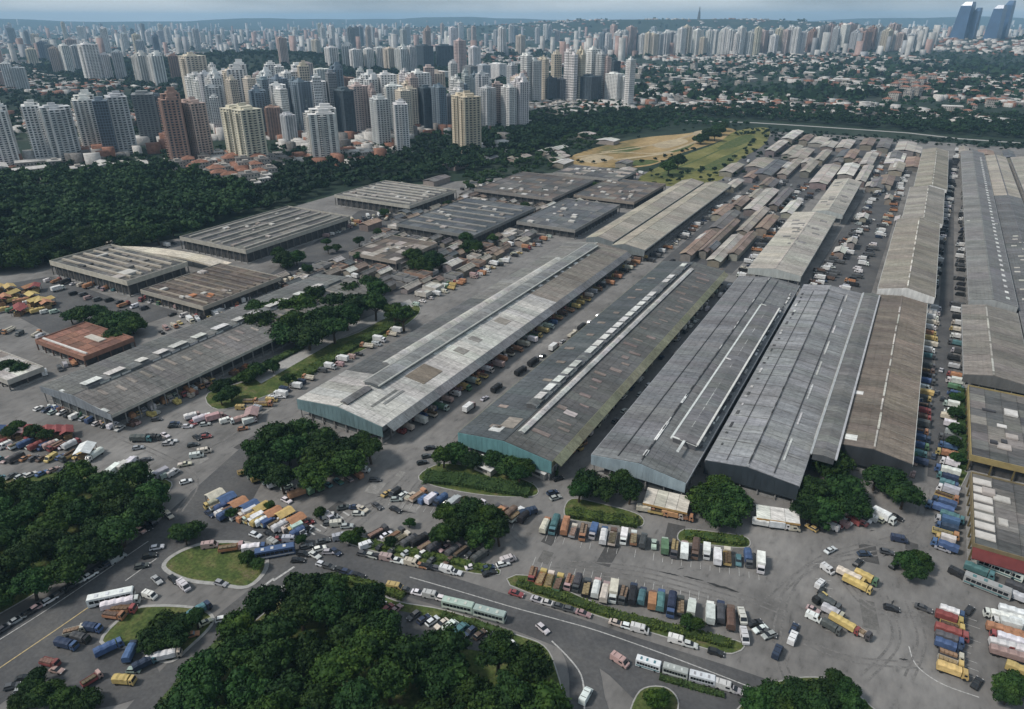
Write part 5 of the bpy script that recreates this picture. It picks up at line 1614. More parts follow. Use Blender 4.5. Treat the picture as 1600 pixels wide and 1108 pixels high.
row((-15, 720), (150, 715), ['Cw', 'Ct', 'Cp', 'Kgg', 'Co', 'Cg', 'Cn', 'Vy', 'Cb', 'Fgy', 'Pyy', 'Cd', 'Kww'], 'in the second row at the left edge', 'second row at the left edge', head=.4)
row((0, 750), (100, 735), ['Ct', 'Cg', 'Cs', 'Cw', 'Cb', 'Cp', 'Ck'], 'beside the wood at the left edge', 'cars beside the left wood', head=.8)
row((0, 470), (80, 478), ['Kyo', 'Foy', 'Kyy', 'Koo', 'Vw', 'Kpo', 'Kyy', 'Foy'], 'among the yellow stalls at the left edge', 'yellow trucks at the left edge', near=False, head=.6)
row((5, 488), (85, 490), ['Koy', 'Kee', 'Vy', 'Foy', 'Kyy', 'Vw', 'Vl'], 'in the lower line of yellow stalls', 'yellow trucks in the lower line', near=False, head=.6)
row((75, 440), (210, 458), ['Vw', 'Fro', 'Kdk', 'Cw', 'Vc', 'Koo', 'Cs', 'Kpo', 'Fbt', 'Cg', 'Kpp'], 'before the cream parapet hall', 'vehicles before the cream parapet hall', near=False)
row((225, 470), (345, 490), ['Frr', 'Vw', 'Key', 'Fro', 'Krp', 'Vc', 'Kcc', 'Cw', 'Tww'], 'before the brown-roofed hall', 'vehicles before the brown-roofed hall', near=False)
# right side of the white-roofed shed: bright stalls
MIX = ['Kyo', 'Foy', 'Kpc', 'Tww', 'Vw', 'Fgk', 'Kcc', 'Key', 'Foo', 'Kgg', 'Fnn', 'Cw', 'Vc']
row((640, 672), (1003, 404), ['Kyc', 'Tpw', 'Foc', 'Kle', 'Kpp', 'Vw', 'Key', 'Kyl', 'Foy', 'Kcw', 'Tpp', 'Kyo', 'Fcc', 'Koo', 'Kgc', 'Tww', 'Fye', 'Koy', 'Kll', 'Vbd', 'Foo', 'Knn', 'Fro', 'Key', 'Kly', 'Fyy', 'Koc', 'Tss', 'Foy', 'Kgg', 'Kco', 'Fnn', 'Kyo', 'Foo', 'Kgk', 'Kyc', 'Fno', 'Koo', 'Kgn', 'Koy'],
    'in the bright row beside the white-roofed shed', 'bright row beside the white-roofed shed', sort='near', jit=.4)
row((626, 655), (880, 478), MIX, 'under the eaves of the white-roofed shed', 'trucks under the white-roofed shed eaves', n=22, sort='near', skip=.15)
row((735, 640), (1050, 412), ['Kgk', 'Cw', 'Fcc', 'Kkk', 'Ckk', 'Tpw', 'Cs'], 'along the left side of the pink-patched shed', 'vehicles along the left of the pink-patched shed', n=24, along=True, sort='near', skip=.3, near=False)
row((885, 705), (905, 692), ['Kyo', 'Fyk', 'Koy'], 'at the near corner of the pink-patched shed', 'yellow trucks at the near corner', sort='near')
row((915, 680), (1125, 445), ['Vw', 'Vc', 'Cw', 'Kww', 'Fcc', 'Cg', 'Ck', 'Tww', 'Cs', 'Vl'], 'along the right side of the pink-patched shed', 'vehicles along the right of the pink-patched shed', n=26, sort='near', skip=.1)
row((960, 660), (1150, 460), ['Cg', 'Cw', 'Ck', 'Vc', 'Cs', 'Kgg'], 'along the left eaves of the grey shed', 'vehicles along the grey shed eaves', n=20, along=True, sort='near', skip=.35, near=False)
row((655, 645), (1000, 405), ['Cw', 'Cs', 'Ck', 'Cg', 'Vw', 'Cr', 'Cp'], 'in the outer line beside the white-roofed shed', 'outer line beside the white-roofed shed', n=34, along=True, sort='near', skip=.45, near=False, jit=.6)
row((930, 668), (1140, 448), ['Cw', 'Ck', 'Vw', 'Cs', 'Pww', 'Cd'], 'in the middle of the lane beside the grey shed', 'middle of the lane beside the grey shed', n=22, along=True, sort='near', skip=.4, near=False, jit=.5)
for _k in range(46):
    _px, _py = random.choice([(random.uniform(230, 560), random.uniform(790, 860)), (random.uniform(420, 620), random.uniform(780, 870)), (random.uniform(200, 400), random.uniform(650, 740))])
    one(_px, _py, random.choice(['Cw', 'Cs', 'Ck', 'Cg', 'Vw', 'Cd', 'Cr', 'Pcc', 'Vs']), random.choice([random.uniform(25, 60), random.uniform(85, 110)]), 'in the traffic around the left junction' if _py > 770 else 'on the paving right of the left shed', 'traffic on the left', near=True)
row((1008, 800), (1068, 812), ['Koc', 'Foy', 'Kco', 'Foo'], 'under the cream canopy at the grey shed', 'trucks under the cream canopy', along=True, jit=.2)
row((1190, 822), (1240, 829), ['Kow', 'Tww', 'Vc'], 'under the white canopy before the ribbed shed', 'trucks under the white canopy', along=True, jit=.2)
row((1268, 828), (1396, 808), ['Cyw', 'Vk', 'Cp', 'Vw', 'Cr', 'Vp', 'Cw', 'Vr', 'Cr', 'Cw', 'Vw', 'Cc', 'Tww', 'Cw', 'Ck'], 'under the trees of the brown-roofed shed', 'vehicles under the trees of the brown shed', head=-.5)
# the long lane between the brown shed and the right-hand sheds
row((1432, 725), (1447, 575), ['Kbd', 'Ktt', 'Keb', 'Kdb', 'Fob', 'Tgg', 'Krn', 'Krr', 'Fgk', 'Kyg', 'Kyy', 'Vw', 'Kgb', 'Kgk', 'Fnn', 'Kgg'], 'in the left row beside the brown-roofed shed', 'left row of the lane by the brown shed', head=math.pi, sort='near', jit=.15)
row((1448, 560), (1458, 485), ['Kgt', 'Tww', 'Kwc', 'Kyy', 'Kyo', 'Tww', 'Kcc', 'Tww', 'Tsw', 'Tww'], 'in the left row below the white gable', 'left row below the white gable', head=math.pi, sort='near', jit=.15, near=False)
row((1453, 465), (1497, 235), ['Tww', 'Fgk', 'Vw', 'Tsw', 'Vk', 'Vw', 'Fkk', 'Tcw', 'Kgg'], 'in the left row beside the tan sheds', 'left row beside the tan sheds', n=62, head=math.pi, sort='near', jit=.15, near=False, skip=.1, same=True)
row((1478, 740), (1492, 600), ['Kbw', 'Tww', 'Kyo', 'Kbb', 'Kgg', 'Vs', 'Tww', 'Kgc', 'Vw', 'Tlw', 'Cg', 'Vb', 'Kte', 'Tww'], 'in the row before the yellow-walled hall', 'right row before the yellow hall', sort='near', jit=.2)
row((1492, 590), (1496, 480), ['Kro', 'Kgs', 'Kgk', 'Tsg', 'Kgt', 'Kww', 'Kyc', 'Tcw', 'Kbk', 'Tww', 'Kgg'], 'in the row before the grey-brown shed', 'right row before the grey-brown shed', sort='near', jit=.15, near=False)
row((1498, 462), (1512, 235), ['Tww', 'Fgk', 'Vw', 'Vd', 'Kkk', 'Tsw', 'Fgg', 'Vk'], 'in the row before the far right shed', 'right row before the far right shed', n=58, sort='near', jit=.15, near=False, skip=.1, same=True)
row((1470, 800), (1484, 752), ['Kbb', 'Kdb', 'Foy', 'Tws', 'Kbt', 'Ktd'], 'beside the hall with white roof patches', 'row beside the hall with roof patches', sort='near')
row((1474, 858), (1482, 812), ['Kbb', 'Tyw', 'Foy', 'Kbd', 'Tsb', 'Ktt'], 'at the near corner of the red-fronted hall', 'row at the red-fronted hall', sort='near')
# bottom right yard
row((1484, 962), (1482, 1052), ['Kbw', 'Kyr', 'Fyy', 'Krr', 'Kbg', 'Kdb', 'Fcg', 'Fyc', 'Kyy'], 'in the short upright row on the bare yard', 'short upright row on the bare yard', head=.0, sort='near', jit=.1)
row((1568, 970), (1580, 1030), ['Lww', 'Tww', 'Lyo', 'Lrw', 'Lww', 'Lrp'], 'in the stack of lorries at the bottom right edge', 'lorries at the bottom right edge', sort='near', jit=.1, head=math.pi)
row((1590, 965), (1604, 1026), ['Lww', 'Tsw', 'Lyo', 'Lrw'], 'in the outer stack of lorries at the right edge', 'lorries at the outer right edge', sort='near', jit=.1, head=math.pi)
for px, py, code, dg, zn in ((1328, 905, 'Lyc', 105, 'in the yellow group on the open yard'), (1338, 918, 'Lyy', 105, 'in the yellow group on the open yard'), (1352, 908, 'Key', 105, 'in the yellow group on the open yard'), (1292, 893, 'Vw', 120, 'in the yellow group on the open yard'), (1281, 916, 'Vw', 20, 'in the yellow group on the open yard'), (1283, 925, 'Ck', 10, 'in the yellow group on the open yard'),
                             (1280, 940, 'Kyk', 30, 'in the red and yellow yard group'), (1270, 955, 'Cp', 100, 'in the red and yellow yard group'), (1294, 948, 'Kgg', 105, 'in the red and yellow yard group'), (1300, 962, 'Kcs', 105, 'in the red and yellow yard group'), (1270, 968, 'Vw', 100, 'in the red and yellow yard group'),
                             (1318, 980, 'Lry', 108, 'in the red and yellow yard group'), (1342, 992, 'Fgc', 108, 'in the red and yellow yard group'), (1298, 985, 'Kgg', 108, 'in the red and yellow yard group')):
    one(px, py, code, dg, zn, 'group on the open yard', size=.82)
for px, py, code, dg, zn in ((1560, 895, 'Bwtw', 100, 'before the red awning'), (1528, 898, 'Ktt', 100, 'before the red awning'), (1495, 900, 'Vk', 110, 'before the red awning'), (1540, 922, 'Bstw', 100, 'before the red awning'), (1590, 925, 'Kgg', 100, 'before the red awning'), (1588, 900, 'Bwtt', 100, 'before the red awning'), (1580, 935, 'Lgs', 100, 'before the red awning'),
                             (1530, 868, 'Ct', 60, 'before the red awning'), (1545, 872, 'Cw', 60, 'before the red awning'), (1560, 876, 'Ck', 60, 'before the red awning'), (1575, 880, 'Cw', 60, 'before the red awning'), (1472, 860, 'Cs', 95, 'before the red awning'), (1585, 1075, 'Kgg', 30, 'in the bottom right corner'), (1598, 1058, 'Key', 100, 'in the bottom right corner'), (1525, 1070, 'Ck', 20, 'in the bottom right corner')):
    one(px, py, code, dg, zn, 'vehicles before the red awning')
# middle left: between the canopies and the long sheds
for (a, b, n, zn) in (((650, 478), (760, 425), 12, 'between the round canopies and the white-roofed shed'), ((665, 465), (720, 440), 8, 'beside the round dark canopy'), ((470, 440), (600, 400), 14, 'behind the dense clump'), ((560, 425), (640, 410), 9, 'before the small brown-roofed hall'), ((350, 470), (480, 430), 14, 'above the left shed'),
                      ((760, 420), (940, 330), 22, 'left of the tan shed pair'), ((550, 345), (640, 330), 12, 'before the white-ribbed hall'), ((500, 375), (560, 350), 8, 'at the end of the long flat hall'), ((790, 385), (960, 300), 18, 'in the outer line left of the tan shed pair')):
    row(a, b, ['Pcw', 'Vw', 'Cw', 'Kyc', 'Tww', 'Foc', 'Fgg', 'Cs', 'Vc', 'Fey', 'Tro', 'Tpp', 'Vl'], zn, 'vehicles ' + zn, n=n, near=False, skip=.1, head=random.uniform(-.3, .3), same=True)
for (a, b, n, zn) in (((420, 470), (560, 432), 18, 'in the upper line behind the dense clump'), ((640, 400), (760, 350), 16, 'before the bluish-roofed hall'), ((760, 400), (900, 335), 20, 'in the second line left of the tan sheds'), ((560, 345), (700, 338), 14, 'between the ribbed and bluish halls'), ((600, 385), (650, 372), 6, 'at the bluish hall corner'),
                      ((840, 320), (980, 285), 18, 'at the far left of the tan sheds'), ((740, 330), (850, 300), 14, 'between the dark halls'), ((700, 300), (830, 280), 14, 'behind the ribbed hall'), ((430, 435), (520, 415), 10, 'right of the little canopy'), ((690, 455), (840, 385), 16, 'in the lane left of the white-roofed shed')):
    row(a, b, ['Tcw', 'Vw', 'Cw', 'Pyc', 'Tww', 'Foc', 'Fgg', 'Cs', 'Vk', 'Fro', 'Cp', 'Vd'], zn, 'vehicles ' + zn, n=n, near=False, skip=.15, head=random.uniform(-.3, .3), same=True, jit=.8)
for (a, b, n, zn) in (((90, 455), (300, 500), 16, 'in the second line before the two flat halls'), ((300, 505), (400, 478), 12, 'above the left shed roof'), ((20, 600), (150, 560), 12, 'left of the dark left shed'), ((250, 520), (440, 448), 20, 'behind the dark left shed'), ((400, 640), (620, 520), 22, 'between the green strip and the white-roofed shed'),
                      ((200, 400), (300, 375), 8, 'by the curved cream roof'), ((560, 320), (640, 330), 10, 'right of the ribbed hall'), ((880, 300), (1000, 272), 16, 'at the far end of the old market'), ((0, 520), (100, 530), 10, 'around the terracotta-roofed hall')):
    row(a, b, ['Tcw', 'Vw', 'Vk', 'Pyc', 'Tww', 'Foc', 'Vg', 'Vs', 'Fro', 'Vp', 'Vd', 'Pkg'], zn, 'vehicles ' + zn, n=n, near=False, skip=.2, head=random.uniform(-.3, .3), same=True, jit=.5)
# the far market's lorries
for (a, b, n, zn) in (((-42, 450), (-30, 600), 30, 'in the dark yard beside the white gable'), ((-22, 445), (-12, 640), 34, 'in the dark yard left of the tan sheds'), ((-33, 620), (-24, 800), 26, 'in the far part of the dark yard'), ((-12, 650), (-8, 880), 30, 'along the far tan sheds'),
                      ((-145, 447), (-142, 640), 34, 'right of the tan shed pair'), ((-84, 445), (-88, 600), 26, 'left of the cream-roofed shed'), ((-133, 640), (-115, 760), 18, 'in the far market lanes'), ((-88, 640), (-75, 780), 18, 'in the far market lanes'), ((-100, 600), (-90, 770), 30, 'in the lane beside the far striped rows'), ((-60, 780), (-50, 1000), 36, 'in the farthest market lane'), ((-38, 810), (-28, 1040), 34, 'in the far part of the middle lane'), ((-138, 640), (-120, 820), 24, 'in the left lane of the far market'), ((-36, 455), (-24, 640), 30, 'in the middle of the dark yard'), ((-170, 740), (20, 752), 30, 'across the far market'), ((-170, 850), (0, 858), 26, 'across the farthest market'), ((-128, 440), (-92, 446), 9, 'at the far end of the pink-patched shed')):
    row(a, b, ['Tww', 'Fgk', 'Vw', 'Vd', 'Tsw', 'Vc', 'Ck', 'Foo', 'Fnn', 'Cw', 'Pgk', 'Cs', 'Kgg'], zn, 'vehicles ' + zn, n=n, px=False, near=False, skip=.12, same=True, jit=.6)
# ------------------------------------------------------------------ apartment towers
def tower_mesh(blocks, balc=(), slot=.55, fh=3.0, sp=.42, top=0):
    """blocks of a plan, each a glazed core inside a grid of piers and floor bands: (ox, oy, w, d, floors, columns x, columns y)"""
    core, wl, bc, rf = MB(), MB(), MB(), MB()
    for ox, oy, w, d, nf, cols_x, cols_y in blocks:
        H = nf * fh
        marks = [len(m.v) for m in (core, wl, bc, rf)]
        core.box(-w / 2 + .45, w / 2 - .45, -d / 2 + .45, d / 2 - .45, 0, H - .3)

        def side(n, width, put):
            pw = width / n
            for i in range(n + 1):
                put(max(-width / 2, -width / 2 + i * pw - pw * (1 - slot) / 2), min(width / 2, -width / 2 + i * pw + pw * (1 - slot) / 2), 0, H, 0.0)
            for f in range(nf):
                for i in range(n):
                    put(-width / 2 + i * pw + pw * (1 - slot) / 2, -width / 2 + (i + 1) * pw - pw * (1 - slot) / 2, f * fh - .1, f * fh + fh * sp, .16)
            return pw

        t = .5
        pwx = side(cols_x, w, lambda a, b, z0, z1, s: wl.box(a, b, -d / 2 + s, -d / 2 + t, z0, z1))
        side(cols_x, w, lambda a, b, z0, z1, s: wl.box(a, b, d / 2 - t, d / 2 - s, z0, z1))
        side(cols_y, d - 2 * t - .02, lambda a, b, z0, z1, s: wl.box(-w / 2 + s, -w / 2 + t, a, b, z0, z1))
        pwy = side(cols_y, d - 2 * t - .02, lambda a, b, z0, z1, s: wl.box(w / 2 - t, w / 2 - s, a, b, z0, z1))
        for i in balc:
            if i < cols_x:
                a, b = -w / 2 + i * pwx + .2, -w / 2 + (i + 1) * pwx - .2
                for f in range(1, nf):
                    bc.box(a, b, -d / 2 - 1.5, -d / 2 - .02, f * fh - .15, f * fh).box(a, b, -d / 2 - 1.6, -d / 2 - 1.48, f * fh - .2, f * fh + 1.05)
        if balc:
            a, b = -pwy * .6, pwy * .6
            for f in range(1, nf):
                for s in (-1, 1):
                    x0, x1 = sorted((s * (w / 2 + .02), s * (w / 2 + 1.4)))
                    bc.box(x0, x1, a, b, f * fh - .15, f * fh + .9)
        rf.box(-w / 2 - .15, w / 2 + .15, -d / 2 - .15, d / 2 + .15, H - .02, H + .9)
        if top == 0:
            rf.box(-w * .3, w * .1, -d * .3, d * .25, H + .9, H + 4.2)
            rf.box(w * .22, w * .4, -d * .3, d * .1, H + .9, H + 2.4)
        elif top == 1:
            rf.box(-w * .42, w * .42, -d * .2, d * .4, H + .9, H + 3.6)
            rf.box(-w * .16, w * .2, -d * .1, d * .3, H + 3.6, H + 8.2)
        else:
            rf.box(-w * .2, w * .36, -d * .36, d * .1, H + .9, H + 3.2)
            rf.box(-w * .05, w * .12, -d * .2, d * .05, H + 3.2, H + 6.0)
            rf.box(-w * .4, -w * .26, d * .1, d * .35, H + .9, H + 2.2)
        for m, k in zip((core, wl, bc, rf), marks):
            m.v[k:] = [(x + ox, y + oy, z) for x, y, z in m.v[k:]]
    out = [('glazing', core.mesh('glazing', ['tglass']), False), ('wall', wl.mesh('wall', ['twall']), True), ('roof_block', rf.mesh('roof_block', ['twall']), True)]
    if balc:
        out.append(('balcony', bc.mesh('balcony', ['twall']), True))
    xs = [b[0] - b[2] / 2 for b in blocks] + [b[0] + b[2] / 2 for b in blocks]
    return out, max(b[4] for b in blocks) * fh, max(xs) - min(xs)


TOWERS = {
    'slab': tower_mesh([(-7, 0, 11, 16, 24, 3, 4), (7, 0, 11, 16, 24, 3, 4), (0, 1.5, 3.2, 11, 25, 1, 3)], (1,), .6, sp=.34, top=0),
    'point': tower_mesh([(0, 0, 19, 12, 25, 5, 3), (0, 0, 11, 19.5, 26, 3, 5)], (1,), .6, sp=.36, top=2),
    'slim': tower_mesh([(0, 0, 15, 17, 25, 4, 5)], (1, 2), .55, top=2),
    'grid': tower_mesh([(0, 0, 24, 17, 22, 8, 5)], (), .62, top=0),
    'piers': tower_mesh([(-8, -1, 8, 17, 26, 2, 4), (0, 1, 8, 17, 28, 2, 4), (8, -1, 8, 17, 26, 2, 4)], (0,), .54, sp=.26, top=1),
    'glass': tower_mesh([(0, 0, 24, 20, 20, 6, 5)], (), .82, sp=.16, top=0),
    'wide': tower_mesh([(-11, 0, 13, 15, 20, 3, 4), (0, 1.2, 9, 14, 21, 3, 3), (11, 0, 13, 15, 19, 3, 4)], (1,), .6, sp=.34, top=0),
}
TC = {'w': ('white', (0.78, 0.77, 0.74)), 'c': ('cream', (0.68, 0.61, 0.5)), 'g': ('pale grey', (0.56, 0.57, 0.57)), 'p': ('pinkish', (0.56, 0.46, 0.42)), 'n': ('reddish brown', (0.4, 0.27, 0.22)),
      'd': ('dark glass', (0.1, 0.13, 0.15)), 'y': ('yellowish', (0.6, 0.53, 0.4)), 'r': ('brown and white', (0.5, 0.4, 0.35)), 's': ('grey', (0.27, 0.28, 0.29)), 'b': ('bluish grey', (0.22, 0.27, 0.31))}
N_TOW = 0
TNAME = {'slab': 'slab tower with balconies', 'point': 'point tower', 'slim': 'slim tower', 'grid': 'grid-windowed tower', 'piers': 'tower with vertical piers', 'glass': 'office tower', 'wide': 'broad slab tower'}


def tower(x, y, z, style, col, h, w, zone, group, rz=None, same=False, parts=True):
    global N_TOW
    N_TOW += 1
    parts_, H, W0 = TOWERS[style]
    cn, c = TC[col]
    sw = w / W0
    nm = TNAME[style]
    if random.random() < .5:
        c = vary(c, .1)
    t = thing('apartment_tower' if style != 'glass' else 'office_tower', '%s %s' % (cn, nm), 'tower', (x, y, z), random.uniform(-.35, .35) - .5 if rz is None else rz, zone, group, 'left', same)
    for pn, me, colr in parts_:
        o = link(pn, me, t, (0, 0, -.3), scale=(sw, sw, h / H), color=vary(c, .05) if colr else None)
        if pn in ('glazing', 'balcony'):
            o['kind'] = 'stuff'
    return t


PODIA = []


def tow_px(xc, yb, w, yt, style, col, zone, group):
    """tower whose base centre is seen at (xc, yb), w pixels wide, its roof line at yt"""
    x, y, z = WT(xc, yb)
    pxm = .9026 * (yb - 28) / CAM_H
    lo, hi = 5.0, 300.0
    for _ in range(30):
        m = (lo + hi) / 2
        if PX(x, y, z + m)[1] > yt:
            lo = m
        else:
            hi = m
    d = w / pxm * .92
    fx, fy = math.sin(-YAW + math.atan((xc - 800) / 1219.0)), math.cos(-YAW + math.atan((xc - 800) / 1219.0))
    x, y = x + fx * d * .35, y + fy * d * .35
    tower(x, y, float(zt(x, y)), style, col, lo, d, zone, group)
    if yb > 150:                                            # podium and garages round its foot
        for _ in range(3):
            PODIA.append((x + random.uniform(-d, d), y + random.uniform(-d, d), 0, random.uniform(.5, 1.1) * d, random.uniform(.4, .9) * d, random.uniform(4, 10), -.5))


Z1, G1 = 'in the nearest tower row', 'near row of towers'
for a in ((18, 262, 44, 168, 'piers', 'w'), (72, 256, 40, 162, 'slab', 'w'), (108, 258, 42, 168, 'point', 'g'), (150, 238, 42, 150, 'piers', 'w'), (176, 244, 26, 158, 'glass', 'b'), (200, 240, 46, 148, 'slab', 'g'), (238, 222, 46, 148, 'grid', 's'),
          (285, 258, 40, 148, 'piers', 'n'), (316, 254, 42, 158, 'slab', 'r'), (390, 262, 62, 168, 'slab', 'c'), (510, 254, 60, 172, 'piers', 'w'), (598, 236, 34, 152, 'slab', 'g'), (630, 242, 34, 160, 'slab', 'w'), (730, 240, 48, 148, 'slab', 'y')):
    tow_px(*a, Z1, G1)
Z2, G2 = 'in the second tower row', 'second row of towers'
for a in ((318, 192, 42, 118, 'wide', 'w'), (314, 168, 30, 88, 'slim', 'c'), (360, 170, 18, 120, 'slim', 's'), (384, 195, 36, 102, 'piers', 'w'), (430, 170, 34, 108, 'slab', 'w'), (412, 168, 16, 115, 'slim', 'g'), (460, 182, 26, 125, 'slab', 'g'), (484, 195, 26, 100, 'slab', 'c'), (504, 200, 22, 128, 'slim', 'w'), (525, 200, 20, 115, 'grid', 's'),
          (545, 214, 30, 142, 'glass', 'd'), (566, 212, 24, 135, 'slim', 'p'), (582, 205, 36, 118, 'piers', 'w'), (600, 190, 26, 130, 'slim', 'p'), (640, 206, 44, 132, 'wide', 'c'), (668, 206, 22, 138, 'glass', 'd'), (688, 208, 24, 134, 'slab', 'b'), (704, 200, 18, 150, 'slim', 's'), (762, 204, 20, 138, 'slim', 'g'), (778, 200, 20, 132, 'grid', 'p'), (795, 204, 24, 134, 'slab', 'w'),
          (812, 196, 20, 122, 'slim', 'c'), (432, 218, 20, 168, 'slim', 'n'), (455, 225, 28, 178, 'slab', 'g'), (560, 186, 24, 126, 'slab', 'w'), (620, 176, 28, 120, 'slab', 'w'), (255, 200, 26, 150, 'glass', 'd'), (660, 176, 22, 128, 'slim', 'n'), (720, 190, 26, 132, 'grid', 'b'), (745, 178, 26, 124, 'slab', 'w'), (470, 160, 28, 108, 'piers', 'g'), (540, 168, 26, 122, 'slim', 'n')):
    tow_px(*a, Z2, G2)
for _i in range(74):
    _x = random.choice([random.uniform(335, 480), random.uniform(440, 820)])
    _b = random.uniform(168, 216) - max(0, _x - 600) * .06
    _h = _b - random.uniform(58, 88) * (_b - 28) / 175
    tow_px(_x, _b, random.uniform(18, 28), _h, random.choice(['slab', 'slim', 'point', 'piers', 'grid', 'wide']), random.choice('wwwwgcpb'), Z2, G2)
Z3, G3 = 'in the group over the green belt', 'middle group of towers'
for a in ((822, 166, 18, 84, 'slab', 'w'), (836, 166, 14, 96, 'slim', 'g'), (848, 163, 16, 90, 'slab', 'c'), (858, 163, 20, 122, 'glass', 'd'), (868, 160, 20, 82, 'slab', 'c'), (878, 162, 20, 124, 'glass', 's'), (890, 163, 22, 78, 'wide', 'w'), (904, 162, 16, 80, 'piers', 'c'), (918, 163, 34, 120, 'glass', 'd'), (924, 158, 16, 78, 'slim', 'w'), (936, 160, 16, 82, 'slab', 'g'), (945, 160, 10, 90, 'slim', 'p'),
          (955, 150, 20, 96, 'glass', 'd'), (958, 163, 26, 116, 'grid', 'w'), (972, 163, 18, 120, 'grid', 'w'), (981, 170, 11, 94, 'slim', 'w'), (800, 168, 18, 100, 'slab', 'g'), (808, 180, 16, 120, 'slim', 'p')):
    tow_px(*a, Z3, G3)
Z4, G4 = 'in the left back row', 'left back row of towers'
for a in ((20, 142, 22, 98, 'slab', 'w'), (38, 142, 16, 106, 'slim', 'g'), (55, 105, 22, 76, 'slab', 'c'), (93, 116, 18, 74, 'slab', 'p'), (110, 116, 18, 70, 'slab', 'w'), (128, 112, 16, 72, 'slim', 'g'), (150, 128, 22, 70, 'slim', 'w'), (172, 127, 20, 84, 'slab', 'w'), (192, 127, 22, 80, 'slab', 'g'), (228, 132, 24, 84, 'piers', 'w'), (252, 134, 26, 84, 'piers', 'w'), (277, 126, 22, 86, 'slab', 'n'), (118, 95, 14, 62, 'slim', 'p'), (84, 100, 12, 70, 'slim', 's'),
          (6, 138, 12, 112, 'slim', 'p')):
    tow_px(*a, Z4, G4)
Z5, G5 = 'in the centre back row', 'back row in the centre'
for a in ((445, 102, 10, 60, 'slim', 'p'), (495, 84, 14, 62, 'slab', 'c'), (520, 104, 22, 74, 'slab', 'w'), (545, 106, 20, 70, 'piers', 'g'), (558, 110, 14, 78, 'slim', 'w'), (578, 110, 18, 76, 'slab', 'w'), (596, 110, 18, 74, 'slab', 'w'), (612, 112, 16, 76, 'slim', 'c'), (630, 116, 20, 74, 'piers', 'w'), (644, 116, 18, 72, 'slab', 'w'), (664, 108, 24, 72, 'glass', 'd'), (696, 108, 32, 72, 'glass', 'd'), (720, 122, 14, 64, 'slim', 'p'), (742, 112, 14, 74, 'slim', 'w'),
          (756, 130, 22, 102, 'grid', 'g'), (778, 128, 26, 100, 'grid', 'w'), (735, 134, 22, 104, 'grid', 's'), (690, 132, 26, 112, 'grid', 'w'), (480, 128, 26, 98, 'slab', 'p'), (505, 132, 20, 108, 'slim', 'w')):
    tow_px(*a, Z5, G5)
# the packed row beyond the park, right
Z6, G6 = 'in the packed row beyond the park', 'packed row beyond the park'
x = 942.0
while x < 1440:
    w_ = random.uniform(8, 14)
    yb = 88 - max(0, (x - 1200)) * .045 + random.uniform(-5, 1)
    tow_px(x, yb, w_, yb - random.uniform(30, 44) * (1 - max(0, x - 1300) / 700), random.choice(['slab', 'slim', 'point', 'piers', 'grid']), random.choice('wwwgcppnsb' if x > 1200 else 'wwwwggcspb'), Z6, G6)
    x += w_ * .78
# blocks that reach further back: alike at this distance
def far_tower(px, py, w, yt, zone, group):
    x, y, z = WT(px, py)
    if z > 14:
        return
    pxm = .9026 * (py - 28) / CAM_H
    h = min(110, max(24, (py - yt) / (pxm * .95)))
    tower(x, y, z, random.choice(['slab', 'slim', 'point', 'piers', 'grid']), random.choice('wwwwggcpsb'), h, min(30, w / pxm * .85), zone, group, same=True)


k = 0
while N_TOW < 298 and k < 2000:
    k += 1
    px = random.uniform(0, 1600)
    py = random.choice([random.uniform(54, 76), random.uniform(60, 100)])
    if 320 < px < 490 and py > 62 or (px > 960 and py > 72) or px > 1480:
        continue
    ww = max(6, (py - 28) * .26)
    far_tower(px, py, ww, py - (py - 28) * random.uniform(.35, .7), 'in the hazy far city beyond the towers', 'hazy far city towers')

# the rest of the city to the horizon, too far and too many to tell apart
def boxes(name, items, m):
    V, Fq, k = [], [], 0
    base = np.array([(-.5, -.5, 0), (.5, -.5, 0), (.5, .5, 0), (-.5, .5, 0), (-.5, -.5, 1), (.5, -.5, 1), (.5, .5, 1), (-.5, .5, 1)], float)
    fq = np.array([(4, 5, 6, 7), (0, 1, 5, 4), (1, 2, 6, 5), (2, 3, 7, 6), (3, 0, 4, 7)])
    for x, y, z, w, d, h, a in items:
        c, s = math.cos(a), math.sin(a)
        v = base * (w, d, h)
        V.append(np.stack([v[:, 0] * c - v[:, 1] * s + x, v[:, 0] * s + v[:, 1] * c + y, v[:, 2] + z - .5], -1))
        Fq.append(fq + k)
        k += 8
    return link(name, npmesh(name, np.concatenate(V), np.concatenate(Fq), [m]), kind='stuff')


def banded(name, wallc, var):
    """far facades: floors and window bays in the paint of the blocks"""
    m = mat(name, wallc, .85, noise=((0.006, 0.02), 1 - var, 1 + var * .6))
    return m


for nm, c in (('pale', (0.56, 0.55, 0.52)), ('grey', (0.33, 0.34, 0.35)), ('pink', (0.45, 0.32, 0.28))):
    M['far_' + nm] = banded('far_facade_' + nm, c, .45)
items = {'pale': [], 'grey': [], 'pink': []}
for _ in range(3600):
    d = 2600 * (5.2 ** random.random())
    px = random.uniform(-260, 1860)
    x, y = polar(px, d)
    dens = .5 + .5 * math.sin(x / 640 + 2) * math.cos(y / 830 + 1) + (.4 if px > 900 else 0)
    if dens < random.random() or (960 < px < 1300 and 5200 < d < 9000):
        continue
    if math.hypot(x - RIDGE[0], y - RIDGE[1]) < 900 or (px > 980 and d < 3300):
        continue
    z = float(zt(x, y))
    if z > 45 and d < 12000 or (px > 1470 and d < 4700):
        continue
    items[random.choice(['pale', 'pale', 'grey', 'pink'])].append((x, y, z, random.uniform(12, 26), random.uniform(12, 18), random.choice([random.uniform(14, 30), random.uniform(35, 85)]), random.uniform(0, 3)))
for nm in items:
    boxes('far_city_blocks', items[nm], 'far_' + nm)
low = {'whiteroof': [], 'terracotta': [], 'greyroof': []}
